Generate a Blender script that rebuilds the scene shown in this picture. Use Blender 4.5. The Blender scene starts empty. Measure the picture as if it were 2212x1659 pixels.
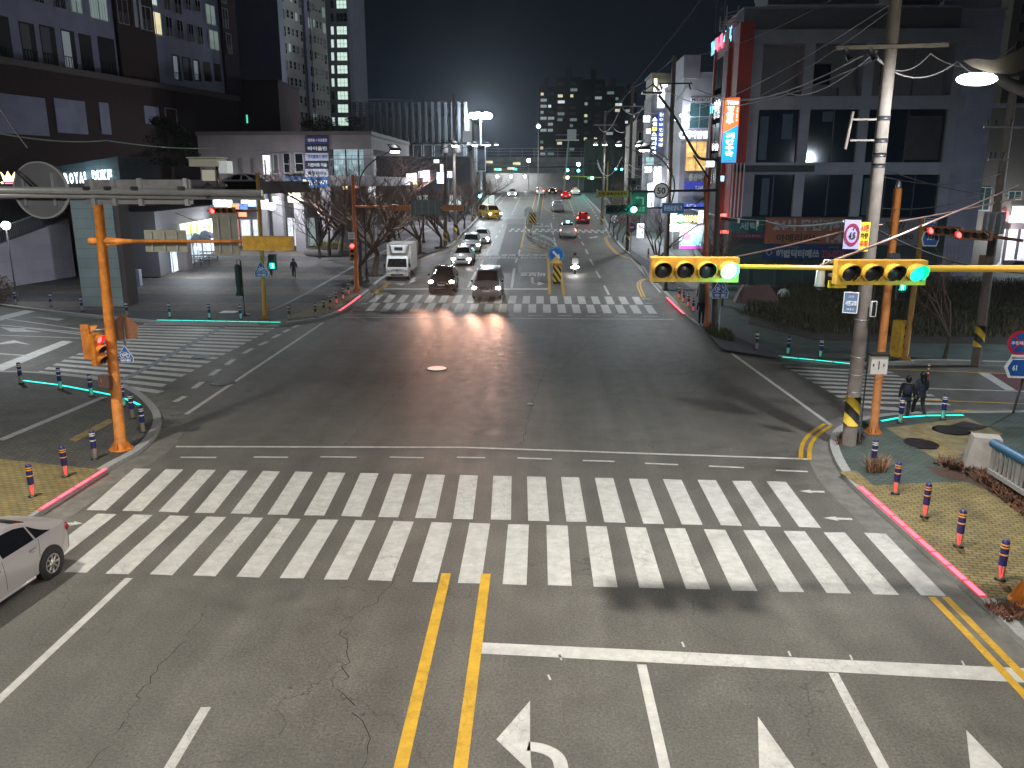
import bpy, bmesh, math, random
from mathutils import Vector, Matrix
random.seed(7)
S = bpy.context.scene
COL = S.collection
R_ = math.radians

# ---------------------------------------------------------------- camera
F = 1742.0; CX = 1106.0; CY = 829.5; CAMH = 8.0
cam = bpy.data.objects.new('camera', bpy.data.cameras.new('camera')); COL.objects.link(cam)
cam.location = (0, 0, CAMH); cam.rotation_euler = (R_(90-14.1), 0, R_(2.36))
cam.data.sensor_width = 36; cam.data.lens = F/2212*36; cam.data.clip_start = .1; cam.data.clip_end = 3000
S.camera = cam
S.view_settings.view_transform = 'Standard'; S.view_settings.look = 'None'
S.view_settings.exposure = 1.1; S.view_settings.gamma = 1
RM = cam.rotation_euler.to_matrix(); RT = RM.transposed(); CL = Vector((0, 0, CAMH))

# ---------------------------------------------------------------- night sky
W = bpy.data.worlds.new("World"); S.world = W; W.use_nodes = True
nt = W.node_tree; nt.nodes.clear()
wo = nt.nodes.new('ShaderNodeOutputWorld'); bg = nt.nodes.new('ShaderNodeBackground')
tc = nt.nodes.new('ShaderNodeTexCoord'); sx = nt.nodes.new('ShaderNodeSeparateXYZ'); cr = nt.nodes.new('ShaderNodeValToRGB')
nt.links.new(tc.outputs['Generated'], sx.inputs[0]); nt.links.new(sx.outputs['Z'], cr.inputs[0])
nt.links.new(cr.outputs[0], bg.inputs[0]); nt.links.new(bg.outputs[0], wo.inputs[0])
cr.color_ramp.elements[0].position = 0.0; cr.color_ramp.elements[0].color = (.0042, .0066, .0115, 1)
cr.color_ramp.elements[1].position = 0.45; cr.color_ramp.elements[1].color = (.0007, .0010, .0021, 1)
e = cr.color_ramp.elements.new(.14); e.color = (.0015, .0023, .0042, 1)
bg.inputs[1].default_value = 1.0
S.cycles.max_bounces = 5; S.cycles.diffuse_bounces = 3; S.cycles.glossy_bounces = 3
S.cycles.sample_clamp_indirect = 4; S.cycles.use_denoising = True
S.cycles.caustics_reflective = False; S.cycles.caustics_refractive = False

# ---------------------------------------------------------------- maths: picture position to place on the ground
Y0, SL, Y1 = 50.0, .0435, 172.0
def zt(y):
    if y < Y0: return 0.0
    if y < Y0+8: return SL*(y-Y0)**2/16
    if y < Y1: return SL*(y-Y0-4)
    if y < Y1+8:
        q = y-Y1; return SL*(Y1-Y0-4) + SL*(q-q*q/16)
    return SL*(Y1-Y0-4)+SL*4
def ray(u, v): return RM @ Vector(((u-CX)/F, -(v-CY)/F, -1))
def G(u, v, h=0.0):
    d = ray(u, v); lo = 1.0; hi = None; t = 2.0
    while t < 1500:
        if CAMH+t*d.z < zt(t*d.y)+h: hi = t; break
        lo = t; t *= 1.04
    if hi is None: return Vector((600*d.x, 600*d.y, zt(600)+h))
    for _ in range(40):
        m = (lo+hi)/2
        if CAMH+m*d.z < zt(m*d.y)+h: hi = m
        else: lo = m
    return Vector((hi*d.x, hi*d.y, CAMH+hi*d.z))
def AY(u, v, Y):
    d = ray(u, v); t = Y/d.y; return Vector((t*d.x, Y, CAMH+t*d.z))
def AX(u, v, X):
    d = ray(u, v); t = X/d.x; return Vector((X, t*d.y, CAMH+t*d.z))
def VZ(x, y, v):
    k = (CY-v)/F; a = RT @ Vector((x, y, -CAMH)); b = RT @ Vector((0, 0, 1))
    return -(a.y+k*a.z)/(b.y+k*b.z)
def rect(u0, v0, u1, v1, Y):
    a = AY(u0, (v0+v1)/2, Y); b = AY(u1, (v0+v1)/2, Y); um = (u0+u1)/2
    return a.x, b.x, AY(um, v1, Y).z, AY(um, v0, Y).z

# ---------------------------------------------------------------- materials
MATS = {}
def mat(name, col, rough=.7, metal=0, noise=0, nscale=8, em=None, es=0, bump=0, bscale=40, coat=0, spec=.5):
    if name in MATS: return MATS[name]
    m = bpy.data.materials.new(name); m.use_nodes = True; N = m.node_tree.nodes; L = m.node_tree.links
    p = N['Principled BSDF']; p.inputs['Base Color'].default_value = (*col, 1); p.inputs['Roughness'].default_value = rough
    p.inputs['Metallic'].default_value = metal; p.inputs['Coat Weight'].default_value = coat; p.inputs['Specular IOR Level'].default_value = spec
    if em: p.inputs['Emission Color'].default_value = (*em, 1); p.inputs['Emission Strength'].default_value = es
    if noise or bump:
        t = N.new('ShaderNodeTexCoord')
    if noise:
        n = N.new('ShaderNodeTexNoise'); n.inputs['Scale'].default_value = nscale; n.inputs['Detail'].default_value = 6; n.inputs['Roughness'].default_value = .65
        r = N.new('ShaderNodeMapRange'); r.inputs['From Min'].default_value = .3; r.inputs['From Max'].default_value = .7
        r.inputs['To Min'].default_value = 1-noise; r.inputs['To Max'].default_value = 1+noise
        x = N.new('ShaderNodeVectorMath'); x.operation = 'SCALE'; x.inputs[0].default_value = col
        L.new(t.outputs['Object'], n.inputs['Vector']); L.new(n.outputs['Fac'], r.inputs['Value']); L.new(r.outputs[0], x.inputs['Scale']); L.new(x.outputs[0], p.inputs['Base Color'])
    if bump:
        n2 = N.new('ShaderNodeTexNoise'); n2.inputs['Scale'].default_value = bscale; n2.inputs['Detail'].default_value = 4
        b = N.new('ShaderNodeBump'); b.inputs['Strength'].default_value = bump; b.inputs['Distance'].default_value = .01
        L.new(t.outputs['Object'], n2.inputs['Vector']); L.new(n2.outputs['Fac'], b.inputs['Height']); L.new(b.outputs[0], p.inputs['Normal'])
    MATS[name] = m; return m
def glow(name, col, s): return mat(name, tuple(min(1, c) for c in col), .5, em=col, es=s)

def glowt(name, col, s, w=.9, h=.6, var=.35):
    '''a lit surface of uneven brightness: shelves, posters and fittings behind glass'''
    if name in MATS: return MATS[name]
    m = mat(name, tuple(min(1, c) for c in col), .3); N = m.node_tree.nodes; L = m.node_tree.links; p = N['Principled BSDF']
    t = N.new('ShaderNodeTexCoord'); s0 = N.new('ShaderNodeSeparateXYZ'); L.new(t.outputs['Object'], s0.inputs[0]); ad = N.new('ShaderNodeMath'); L.new(s0.outputs['X'], ad.inputs[0]); L.new(s0.outputs['Y'], ad.inputs[1])
    cb = N.new('ShaderNodeCombineXYZ'); L.new(ad.outputs[0], cb.inputs['X']); L.new(s0.outputs['Z'], cb.inputs['Y'])
    b = N.new('ShaderNodeTexBrick'); b.inputs['Color1'].default_value = (*col, 1); b.inputs['Color2'].default_value = (*[c*var for c in col], 1); b.inputs['Mortar'].default_value = (*[c*.25 for c in col], 1)
    b.inputs['Scale'].default_value = 1; b.inputs['Brick Width'].default_value = w; b.inputs['Row Height'].default_value = h; b.inputs['Mortar Size'].default_value = .03; L.new(cb.outputs[0], b.inputs['Vector'])
    n = N.new('ShaderNodeTexNoise'); n.inputs['Scale'].default_value = 2.2; n.inputs['Detail'].default_value = 4; L.new(t.outputs['Object'], n.inputs['Vector'])
    r = N.new('ShaderNodeMapRange'); r.inputs[1].default_value = .35; r.inputs[2].default_value = .65; r.inputs[3].default_value = s*.35; r.inputs[4].default_value = s*1.4; L.new(n.outputs['Fac'], r.inputs[0])
    L.new(b.outputs['Color'], p.inputs['Emission Color']); L.new(r.outputs[0], p.inputs['Emission Strength']); return m

def asphalt():
    m = bpy.data.materials.new('asphalt'); m.use_nodes = True; N = m.node_tree.nodes; L = m.node_tree.links; p = N['Principled BSDF']
    t = N.new('ShaderNodeTexCoord')
    def noise(sc, det, ro=.6, vec=None):
        n = N.new('ShaderNodeTexNoise'); n.inputs['Scale'].default_value = sc; n.inputs['Detail'].default_value = det; n.inputs['Roughness'].default_value = ro
        L.new(vec or t.outputs['Object'], n.inputs['Vector']); return n.outputs['Fac']
    def rng(x, a, b, c, d):
        r = N.new('ShaderNodeMapRange'); r.inputs[1].default_value = a; r.inputs[2].default_value = b; r.inputs[3].default_value = c; r.inputs[4].default_value = d; L.new(x, r.inputs[0]); return r.outputs[0]
    def mul(a, b):
        r = N.new('ShaderNodeMath'); r.operation = 'MULTIPLY'; L.new(a, r.inputs[0]); L.new(b, r.inputs[1]); return r.outputs[0]
    big = rng(noise(.22, 5), .3, .7, .80, 1.18)
    mid = rng(noise(1.1, 7, .75), .3, .7, .76, 1.2)
    fine = rng(noise(21, 4, .9), .28, .72, .35, 1.65)
    mp = N.new('ShaderNodeMapping'); mp.inputs['Scale'].default_value = (1.1, .05, 1); L.new(t.outputs['Object'], mp.inputs[0])
    lanes = rng(noise(1.0, 3, .5, mp.outputs[0]), .35, .65, .86, 1.1)          # tyre tracks run along the road
    # wandering cracks
    wn = N.new('ShaderNodeTexNoise'); wn.inputs['Scale'].default_value = .9; wn.inputs['Detail'].default_value = 6; L.new(t.outputs['Object'], wn.inputs['Vector'])
    wm = N.new('ShaderNodeVectorMath'); wm.operation = 'SCALE'; wm.inputs['Scale'].default_value = 1.6; L.new(wn.outputs['Color'], wm.inputs[0])
    wa = N.new('ShaderNodeVectorMath'); L.new(t.outputs['Object'], wa.inputs[0]); L.new(wm.outputs[0], wa.inputs[1])
    mp2 = N.new('ShaderNodeMapping'); mp2.inputs['Scale'].default_value = (.24, .11, .3); L.new(wa.outputs[0], mp2.inputs[0])
    vo = N.new('ShaderNodeTexVoronoi'); vo.feature = 'DISTANCE_TO_EDGE'; vo.inputs['Scale'].default_value = 1; L.new(mp2.outputs[0], vo.inputs['Vector'])
    crack = rng(vo.outputs['Distance'], .0, .003, .55, 1.0)
    gate = N.new('ShaderNodeMath'); gate.operation = 'MAXIMUM'; L.new(crack, gate.inputs[0]); L.new(rng(noise(.16, 3), .47, .53, 0, 1), gate.inputs[1])
    spots = N.new('ShaderNodeTexVoronoi'); spots.inputs['Scale'].default_value = 1.3; L.new(wa.outputs[0], spots.inputs['Vector'])
    sp = rng(spots.outputs['Distance'], .035, .07, .62, 1.0)
    f = mul(mul(mul(mul(mul(big, mid), fine), lanes), gate.outputs[0]), sp)
    sc = N.new('ShaderNodeVectorMath'); sc.operation = 'SCALE'; sc.inputs[0].default_value = (.108, .102, .089); L.new(f, sc.inputs['Scale']); L.new(sc.outputs[0], p.inputs['Base Color'])
    L.new(rng(noise(2.2, 5), .3, .7, .48, .68), p.inputs['Roughness']); p.inputs['Specular IOR Level'].default_value = .38; L.new(rng(noise(2.2, 5), .3, .7, .48, .68), p.inputs['Roughness'])
    b = N.new('ShaderNodeBump'); b.inputs['Strength'].default_value = .4; b.inputs['Distance'].default_value = .014; L.new(noise(26, 4, .9), b.inputs['Height']); L.new(b.outputs[0], p.inputs['Normal'])
    return m
def paint(name, col, wear=.5):
    m = bpy.data.materials.new(name); m.use_nodes = True; N = m.node_tree.nodes; L = m.node_tree.links; p = N['Principled BSDF']
    t = N.new('ShaderNodeTexCoord')
    n = N.new('ShaderNodeTexNoise'); n.inputs['Scale'].default_value = 3; n.inputs['Detail'].default_value = 8; n.inputs['Roughness'].default_value = .75; L.new(t.outputs['Object'], n.inputs['Vector'])
    w = N.new('ShaderNodeVectorMath'); w.operation = 'SCALE'; w.inputs['Scale'].default_value = .35; L.new(n.outputs['Color'], w.inputs[0])
    a = N.new('ShaderNodeVectorMath'); L.new(t.outputs['Object'], a.inputs[0]); L.new(w.outputs[0], a.inputs[1])
    v = N.new('ShaderNodeTexVoronoi'); v.feature = 'DISTANCE_TO_EDGE'; v.inputs['Scale'].default_value = 3.2; L.new(a.outputs[0], v.inputs['Vector'])
    r = N.new('ShaderNodeMapRange'); r.inputs[1].default_value = 0; r.inputs[2].default_value = .016; r.inputs[3].default_value = .3; r.inputs[4].default_value = 1; L.new(v.outputs['Distance'], r.inputs[0])
    g = N.new('ShaderNodeTexNoise'); g.inputs['Scale'].default_value = .35; L.new(t.outputs['Object'], g.inputs['Vector'])
    gr = N.new('ShaderNodeMapRange'); gr.inputs[1].default_value = .5; gr.inputs[2].default_value = .66; gr.inputs[3].default_value = 1; gr.inputs[4].default_value = .0; L.new(g.outputs['Fac'], gr.inputs[0])
    mx = N.new('ShaderNodeMath'); mx.operation = 'MAXIMUM'; L.new(r.outputs[0], mx.inputs[0]); L.new(gr.outputs[0], mx.inputs[1])
    d = N.new('ShaderNodeMapRange'); d.inputs[1].default_value = .3; d.inputs[2].default_value = .75; d.inputs[3].default_value = 1.08; d.inputs[4].default_value = 1-wear*.6; L.new(n.outputs['Fac'], d.inputs[0])
    ml = N.new('ShaderNodeMath'); ml.operation = 'MULTIPLY'; L.new(mx.outputs[0], ml.inputs[0]); L.new(d.outputs[0], ml.inputs[1])
    s = N.new('ShaderNodeVectorMath'); s.operation = 'SCALE'; s.inputs[0].default_value = col; L.new(ml.outputs[0], s.inputs['Scale']); L.new(s.outputs[0], p.inputs['Base Color'])
    p.inputs['Roughness'].default_value = .6
    MATS[name] = m; return m
def pavers(name, c1, c2, mortar, sc=1.0, bw=.24, rh=.12, rot=0, band=None, dark=None):
    m = bpy.data.materials.new(name); m.use_nodes = True; N = m.node_tree.nodes; L = m.node_tree.links; p = N['Principled BSDF']
    t = N.new('ShaderNodeTexCoord'); mp = N.new('ShaderNodeMapping'); mp.inputs['Rotation'].default_value = (0, 0, rot); L.new(t.outputs['Object'], mp.inputs[0])
    b = N.new('ShaderNodeTexBrick'); b.inputs['Color1'].default_value = (*c1, 1); b.inputs['Color2'].default_value = (*c2, 1); b.inputs['Mortar'].default_value = (*mortar, 1)
    b.inputs['Scale'].default_value = sc; b.inputs['Brick Width'].default_value = bw; b.inputs['Row Height'].default_value = rh; b.inputs['Mortar Size'].default_value = .011; b.inputs['Bias'].default_value = -.2
    L.new(mp.outputs[0], b.inputs['Vector'])
    n = N.new('ShaderNodeTexNoise'); n.inputs['Scale'].default_value = 1.1; n.inputs['Detail'].default_value = 8; n.inputs['Roughness'].default_value = .7; L.new(t.outputs['Object'], n.inputs['Vector'])
    r = N.new('ShaderNodeMapRange'); r.inputs[1].default_value = .3; r.inputs[2].default_value = .7; r.inputs[3].default_value = .6; r.inputs[4].default_value = 1.25; L.new(n.outputs['Fac'], r.inputs[0])
    out = b.outputs['Color']
    if band:                                               # broad bands of a second colour of block
        s3 = N.new('ShaderNodeSeparateXYZ'); L.new(t.outputs['Object'], s3.inputs[0])
        mo = N.new('ShaderNodeMath'); mo.operation = 'PINGPONG'; mo.inputs[1].default_value = band; L.new(s3.outputs['Y'], mo.inputs[0])
        gt = N.new('ShaderNodeMath'); gt.operation = 'GREATER_THAN'; gt.inputs[1].default_value = band*.5; L.new(mo.outputs[0], gt.inputs[0])
        mc = N.new('ShaderNodeMixRGB'); mc.blend_type = 'MULTIPLY'; mc.inputs[2].default_value = (*dark, 1); L.new(gt.outputs[0], mc.inputs[0]); L.new(out, mc.inputs[1]); out = mc.outputs[0]
    s = N.new('ShaderNodeVectorMath'); s.operation = 'SCALE'; L.new(out, s.inputs[0]); L.new(r.outputs[0], s.inputs['Scale']); L.new(s.outputs[0], p.inputs['Base Color'])
    p.inputs['Roughness'].default_value = .8
    bu = N.new('ShaderNodeBump'); bu.inputs['Strength'].default_value = .5; bu.inputs['Distance'].default_value = .01; bu.invert = True; L.new(b.outputs['Fac'], bu.inputs['Height']); L.new(bu.outputs[0], p.inputs['Normal'])
    MATS[name] = m; return m
def stripes(name, c1, c2, period, ang=45):
    m = bpy.data.materials.new(name); m.use_nodes = True; N = m.node_tree.nodes; L = m.node_tree.links; p = N['Principled BSDF']
    t = N.new('ShaderNodeTexCoord'); s = N.new('ShaderNodeSeparateXYZ'); L.new(t.outputs['Object'], s.inputs[0])
    a = N.new('ShaderNodeMath'); a.operation = 'MULTIPLY_ADD'; a.inputs[1].default_value = math.tan(R_(ang)); L.new(s.outputs['X'], a.inputs[0]); L.new(s.outputs['Z'], a.inputs[2])
    w = N.new('ShaderNodeMath'); w.operation = 'PINGPONG'; w.inputs[1].default_value = period; L.new(a.outputs[0], w.inputs[0])
    g = N.new('ShaderNodeMath'); g.operation = 'GREATER_THAN'; g.inputs[1].default_value = period/2; L.new(w.outputs[0], g.inputs[0])
    c = N.new('ShaderNodeMixRGB'); c.inputs[1].default_value = (*c1, 1); c.inputs[2].default_value = (*c2, 1); L.new(g.outputs[0], c.inputs[0]); L.new(c.outputs[0], p.inputs['Base Color']); p.inputs['Roughness'].default_value = .6
    MATS[name] = m; return m
def panels(name, col, w, h, line=.55, rough=.6, lw=.012):
    m = bpy.data.materials.new(name); m.use_nodes = True; N = m.node_tree.nodes; L = m.node_tree.links; p = N['Principled BSDF']
    t = N.new('ShaderNodeTexCoord'); mp = N.new('ShaderNodeMapping'); mp.inputs['Rotation'].default_value = (R_(-90), 0, 0)
    s0 = N.new('ShaderNodeSeparateXYZ'); L.new(t.outputs['Object'], s0.inputs[0]); ad = N.new('ShaderNodeMath'); L.new(s0.outputs['X'], ad.inputs[0]); L.new(s0.outputs['Y'], ad.inputs[1])
    cb = N.new('ShaderNodeCombineXYZ'); L.new(ad.outputs[0], cb.inputs['X']); L.new(s0.outputs['Z'], cb.inputs['Y'])
    b = N.new('ShaderNodeTexBrick'); b.offset = 0
    for k in ('Color1', 'Color2'): b.inputs[k].default_value = (*col, 1)
    b.inputs['Color2'].default_value = (*[c*.9 for c in col], 1); b.inputs['Mortar'].default_value = (*[c*line for c in col], 1)
    b.inputs['Scale'].default_value = 1; b.inputs['Brick Width'].default_value = w; b.inputs['Row Height'].default_value = h; b.inputs['Mortar Size'].default_value = lw
    L.new(cb.outputs[0], b.inputs['Vector'])
    n = N.new('ShaderNodeTexNoise'); n.inputs['Scale'].default_value = .6; n.inputs['Detail'].default_value = 7; L.new(t.outputs['Object'], n.inputs['Vector'])
    r = N.new('ShaderNodeMapRange'); r.inputs[1].default_value = .3; r.inputs[2].default_value = .7; r.inputs[3].default_value = .85; r.inputs[4].default_value = 1.12; L.new(n.outputs['Fac'], r.inputs[0])
    s = N.new('ShaderNodeVectorMath'); s.operation = 'SCALE'; L.new(b.outputs['Color'], s.inputs[0]); L.new(r.outputs[0], s.inputs['Scale']); L.new(s.outputs[0], p.inputs['Base Color']); p.inputs['Roughness'].default_value = rough
    MATS[name] = m; return m

ASPH = asphalt()
WHITE = paint('white_road_paint', (.54, .53, .5), .7); YEL = paint('yellow_road_paint', (.62, .36, .025), .7)
ORANGE = mat('orange_pole_paint', (.5, .17, .022), .6, noise=.42, nscale=3.5, bump=.1)
SIGY = mat('signal_yellow', (.5, .29, .035), .5, noise=.28, nscale=5, bump=.08)
ARMY = mat('arm_yellow', (.68, .36, .05), .35, noise=.08)
BLACK = mat('black_plastic', (.012, .012, .013), .45)
DARKM = mat('dark_metal', (.03, .03, .033), .45, .4)
STEEL = mat('galvanised_steel', (.32, .33, .34), .45, .6, noise=.15, nscale=6)
ALU = mat('brushed_aluminium', (.42, .43, .42), .4, .5, noise=.15, nscale=3)
CONC = mat('pole_concrete', (.125, .107, .092), .85, noise=.2, nscale=4, bump=.2)
KERB = mat('kerb_granite', (.3, .3, .29), .8, noise=.2, nscale=12)
BRONZ = mat('rust_brown_paint', (.2, .085, .04), .6, noise=.25, nscale=4)
YB = stripes('yellow_black_wrap', (.6, .42, .04), (.015, .015, .015), .33)
GLASS = mat('dark_glass', (.012, .015, .02), .08, spec=.9)
TEALL = glow('green_signal_light', (.1, 1, .78), 11); TEALS = glow('green_led_strip', (.02, .85, .66), 1.0); TEALR = None; REDL = glow('red_signal_light', (1, .03, .03), 7)
REDS = glow('red_led_strip', (1, .055, .085), 2.4); WGLOW = glow('white_lamp_glow', (1, .98, .9), 30); WSIGN = glow('white_sign_glow', (.85, .92, 1), 2.2)
CGLOW = glow('cool_lamp_glow', (.85, .95, 1), 60); HEADL = glow('headlamp_glow', (1, .93, .82), 26); TAILL = glow('tail_lamp_glow', (1, .05, .03), 30)
LW1 = glow('lit_window_cool', (.72, .86, .82), .34); LW2 = glow('lit_window_warm', (.9, .8, .5), .4); LW3 = glow('lit_window_dim', (.35, .45, .42), .18)

TEALR = glowt('green_signal_leds', (.02, .9, .62), .95, .03, .03, .75)
# ---------------------------------------------------------------- mesh builder
_txt = {}
def textmesh(s, bold=.012):
    k = (s, bold)
    if k in _txt: return _txt[k]
    cu = bpy.data.curves.new('t', 'FONT'); cu.body = s; cu.resolution_u = 2; cu.offset = bold
    o = bpy.data.objects.new('t', cu); COL.objects.link(o); dg = bpy.context.evaluated_depsgraph_get(); dg.update()
    me = bpy.data.meshes.new_from_object(o.evaluated_get(dg)); vs = [tuple(v.co) for v in me.vertices]; fs = [tuple(p.vertices) for p in me.polygons]
    bpy.data.objects.remove(o); bpy.data.curves.remove(cu); bpy.data.meshes.remove(me)
    x0 = min(v[0] for v in vs); x1 = max(v[0] for v in vs); y0 = min(v[1] for v in vs); y1 = max(v[1] for v in vs)
    vs = [((v[0]-x0)/(x1-x0)-.5, (v[1]-y0)/(y1-y0)-.5) for v in vs]
    _txt[k] = (vs, fs, (x1-x0)/(y1-y0)); return _txt[k]
class MB:
    def __init__(s): s.v = []; s.f = []; s.m = []; s.cur = 0; s.sm = set()
    def slot(s, i): s.cur = i; return s
    def quadv(s, vs, fs, smooth=False):
        o = len(s.v); s.v += [tuple(v) for v in vs]
        for f in fs:
            if smooth: s.sm.add(len(s.f))
            s.f.append(tuple(i+o for i in f)); s.m.append(s.cur)
        return s
    def poly(s, pts): return s.quadv(pts, [tuple(range(len(pts)))])
    def bx(s, x0, x1, y0, y1, z0, z1):
        vs = [(x, y, z) for z in (z0, z1) for y in (y0, y1) for x in (x0, x1)]
        return s.quadv(vs, [(0, 2, 3, 1), (4, 5, 7, 6), (0, 1, 5, 4), (2, 6, 7, 3), (0, 4, 6, 2), (1, 3, 7, 5)])
    def box(s, c, d, rz=0, rx=0, ry=0):
        M = Matrix.Rotation(rz, 3, 'Z') @ Matrix.Rotation(rx, 3, 'X') @ Matrix.Rotation(ry, 3, 'Y'); c = Vector(c)
        vs = [c+M @ Vector((x*d[0]/2, y*d[1]/2, z*d[2]/2)) for z in (-1, 1) for y in (-1, 1) for x in (-1, 1)]
        return s.quadv(vs, [(0, 2, 3, 1), (4, 5, 7, 6), (0, 1, 5, 4), (2, 6, 7, 3), (0, 4, 6, 2), (1, 3, 7, 5)])
    def tube(s, pts, r, n=10, cap=True):
        pts = [Vector(p) for p in pts]; rs = r if isinstance(r, (list, tuple)) else [r]*len(pts); vs = []; fs = []
        up = None
        for i, p in enumerate(pts):
            t = ((pts[min(i+1, len(pts)-1)]-p).normalized() + (p-pts[max(i-1, 0)]).normalized())
            if t.length < 1e-6: t = Vector((0, 0, 1))
            t.normalize()
            if up is None: up = Vector((1, 0, 0)) if abs(t.x) < .9 else Vector((0, 1, 0))
            a = t.cross(up).normalized(); b = t.cross(a).normalized(); up = -b if False else up
            for k in range(n):
                q = 2*math.pi*k/n; vs.append(p+(a*math.cos(q)+b*math.sin(q))*rs[i])
        for i in range(len(pts)-1):
            for k in range(n): fs.append((i*n+k, i*n+(k+1) % n, (i+1)*n+(k+1) % n, (i+1)*n+k))
        s.quadv(vs, fs, True)
        if cap:
            o = len(s.v)-len(vs)
            s.f.append(tuple(o+k for k in range(n))); s.m.append(s.cur); s.f.append(tuple(o+(len(pts)-1)*n+k for k in reversed(range(n)))); s.m.append(s.cur)
        return s
    def cyl(s, p, q, r, r2=None, n=14, cap=True): return s.tube([p, q], [r, r if r2 is None else r2], n, cap)
    def lathe(s, c, prof, n=14, sy=1):
        vs = [(c[0]+r*math.cos(2*math.pi*k/n), c[1]+sy*r*math.sin(2*math.pi*k/n), c[2]+z) for r, z in prof for k in range(n)]
        fs = [(i*n+k, i*n+(k+1) % n, (i+1)*n+(k+1) % n, (i+1)*n+k) for i in range(len(prof)-1) for k in range(n)]
        return s.quadv(vs, fs, True)
    def ball(s, c, r, n=12, m=8, sc=(1, 1, 1)):
        vs = []; fs = []
        for i in range(m+1):
            a = math.pi*i/m
            for k in range(n): b = 2*math.pi*k/n; vs.append((c[0]+sc[0]*r*math.sin(a)*math.cos(b), c[1]+sc[1]*r*math.sin(a)*math.sin(b), c[2]+sc[2]*r*math.cos(a)))
        for i in range(m):
            for k in range(n): fs.append((i*n+k, (i+1)*n+k, (i+1)*n+(k+1) % n, i*n+(k+1) % n))
        return s.quadv(vs, fs, True)
    def ext(s, pts, o, ux, uy, th):
        """a flat outline pts (2D) on the plane o,ux,uy, given thickness th along ux x uy"""
        o = Vector(o); ux = Vector(ux); uy = Vector(uy); nn = ux.cross(uy).normalized()*th
        a = [o+ux*p[0]+uy*p[1] for p in pts]; b = [p+nn for p in a]; n = len(pts)
        fs = [tuple(reversed(range(n))), tuple(range(n, 2*n))]+[(i, (i+1) % n, n+(i+1) % n, n+i) for i in range(n)]
        return s.quadv(a+b, fs)
    def text(s, t, o, ux, uy, w, h=None, bold=.012, th=0):
        vs, fs, asp = textmesh(t, bold); h = h or w/asp; o = Vector(o); ux = Vector(ux); uy = Vector(uy)
        return s.quadv([o+ux*(v[0]*w)+uy*(v[1]*h) for v in vs], fs)
    def ring(s, c, r1, r2, th, ax='Y', n=28):
        pts = [(math.cos(2*math.pi*k/n), math.sin(2*math.pi*k/n)) for k in range(n)]
        c = Vector(c)
        def P(x, z, d): return (c.x+x, c.y+d, c.z+z) if ax == 'Y' else (c.x+d, c.y+x, c.z+z)
        vs = [P(r*x, r*z, d) for r, d in ((r1, 0), (r2, 0), (r2, th), (r1, th)) for x, z in pts]
        fs = [(i*n+k, i*n+(k+1) % n, ((i+1) % 4)*n+(k+1) % n, ((i+1) % 4)*n+k) for i in range(4) for k in range(n)]
        return s.quadv(vs, fs)
    def disc(s, c, r, th=.01, n=28, axis=(0, -1, 0), r2=None):
        c = Vector(c); a = Vector(axis).normalized(); return s.cyl(c, c+a*th, r, r2, n)
    def mesh(s, name, mats, inv=None):
        me = bpy.data.meshes.new(name); vs = [inv @ Vector(v) for v in s.v] if inv is not None else s.v
        me.from_pydata([tuple(v) for v in vs], [], s.f)
        for m in (mats if isinstance(mats, (list, tuple)) else [mats]): me.materials.append(m)
        me.polygons.foreach_set('material_index', s.m); me.polygons.foreach_set('use_smooth', [i in s.sm for i in range(len(s.f))]); me.update(); return me

def tagp(o, label=None, cat=None, group=None, kind=None):
    if label: o['label'] = label
    if cat: o['category'] = cat
    if group: o['group'] = group
    if kind: o['kind'] = kind
    return o
class T:
    def __init__(s, name, label, cat, loc=(0, 0, 0), rz=0, group=None):
        s.o = bpy.data.objects.new(name, None); COL.objects.link(s.o); s.o.empty_display_size = .2
        s.o.location = loc; s.o.rotation_euler = (0, 0, rz); tagp(s.o, label, cat, group)
        s.M = (Matrix.Translation(Vector(loc)) @ Matrix.Rotation(rz, 4, 'Z')).inverted()
    def add(s, name, mb, mats, parent=None, label=None, world=False, kind=None):
        o = bpy.data.objects.new(name, mb.mesh(name, mats, s.M if world else None)); COL.objects.link(o); o.parent = parent or s.o
        tagp(o, label, kind=kind); return o
def single(name, mb, mats, label, cat, loc=(0, 0, 0), group=None, rz=0, world=False, kind=None):
    M = (Matrix.Translation(Vector(loc)) @ Matrix.Rotation(rz, 4, 'Z')).inverted() if world else None
    o = bpy.data.objects.new(name, mb.mesh(name, mats, M)); COL.objects.link(o); o.location = loc; o.rotation_euler = (0, 0, rz)
    return tagp(o, label, cat, group, kind)
def struct(name, mb, mats): return tagp(single(name, mb, mats, None, None), kind='structure')
def dup(o, loc=None, rz=None, label=None, parent=None, group=None, scale=None):
    c = o.copy(); COL.objects.link(c)
    if parent: c.parent = parent
    if loc is not None: c.location = loc
    if rz is not None: c.rotation_euler = (0, 0, rz)
    if scale is not None: c.scale = scale if isinstance(scale, (tuple, list)) else (scale,)*3
    if label: c['label'] = label
    if group: c['group'] = group
    for ch in o.children: dup(ch, parent=c)
    return c
def lamp(name, kind, loc, watts, col, aim=(0, 0, -1), ang=150, r=.15, blend=.5, parent=None, label=None):
    l = bpy.data.lights.new(name, kind); l.energy = watts; l.color = col; l.shadow_soft_size = r
    if kind == 'SPOT': l.spot_size = R_(ang); l.spot_blend = blend
    o = bpy.data.objects.new(name, l); COL.objects.link(o); o.location = loc
    o.rotation_euler = Vector(aim).to_track_quat('-Z', 'Y').to_euler(); return o

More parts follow.
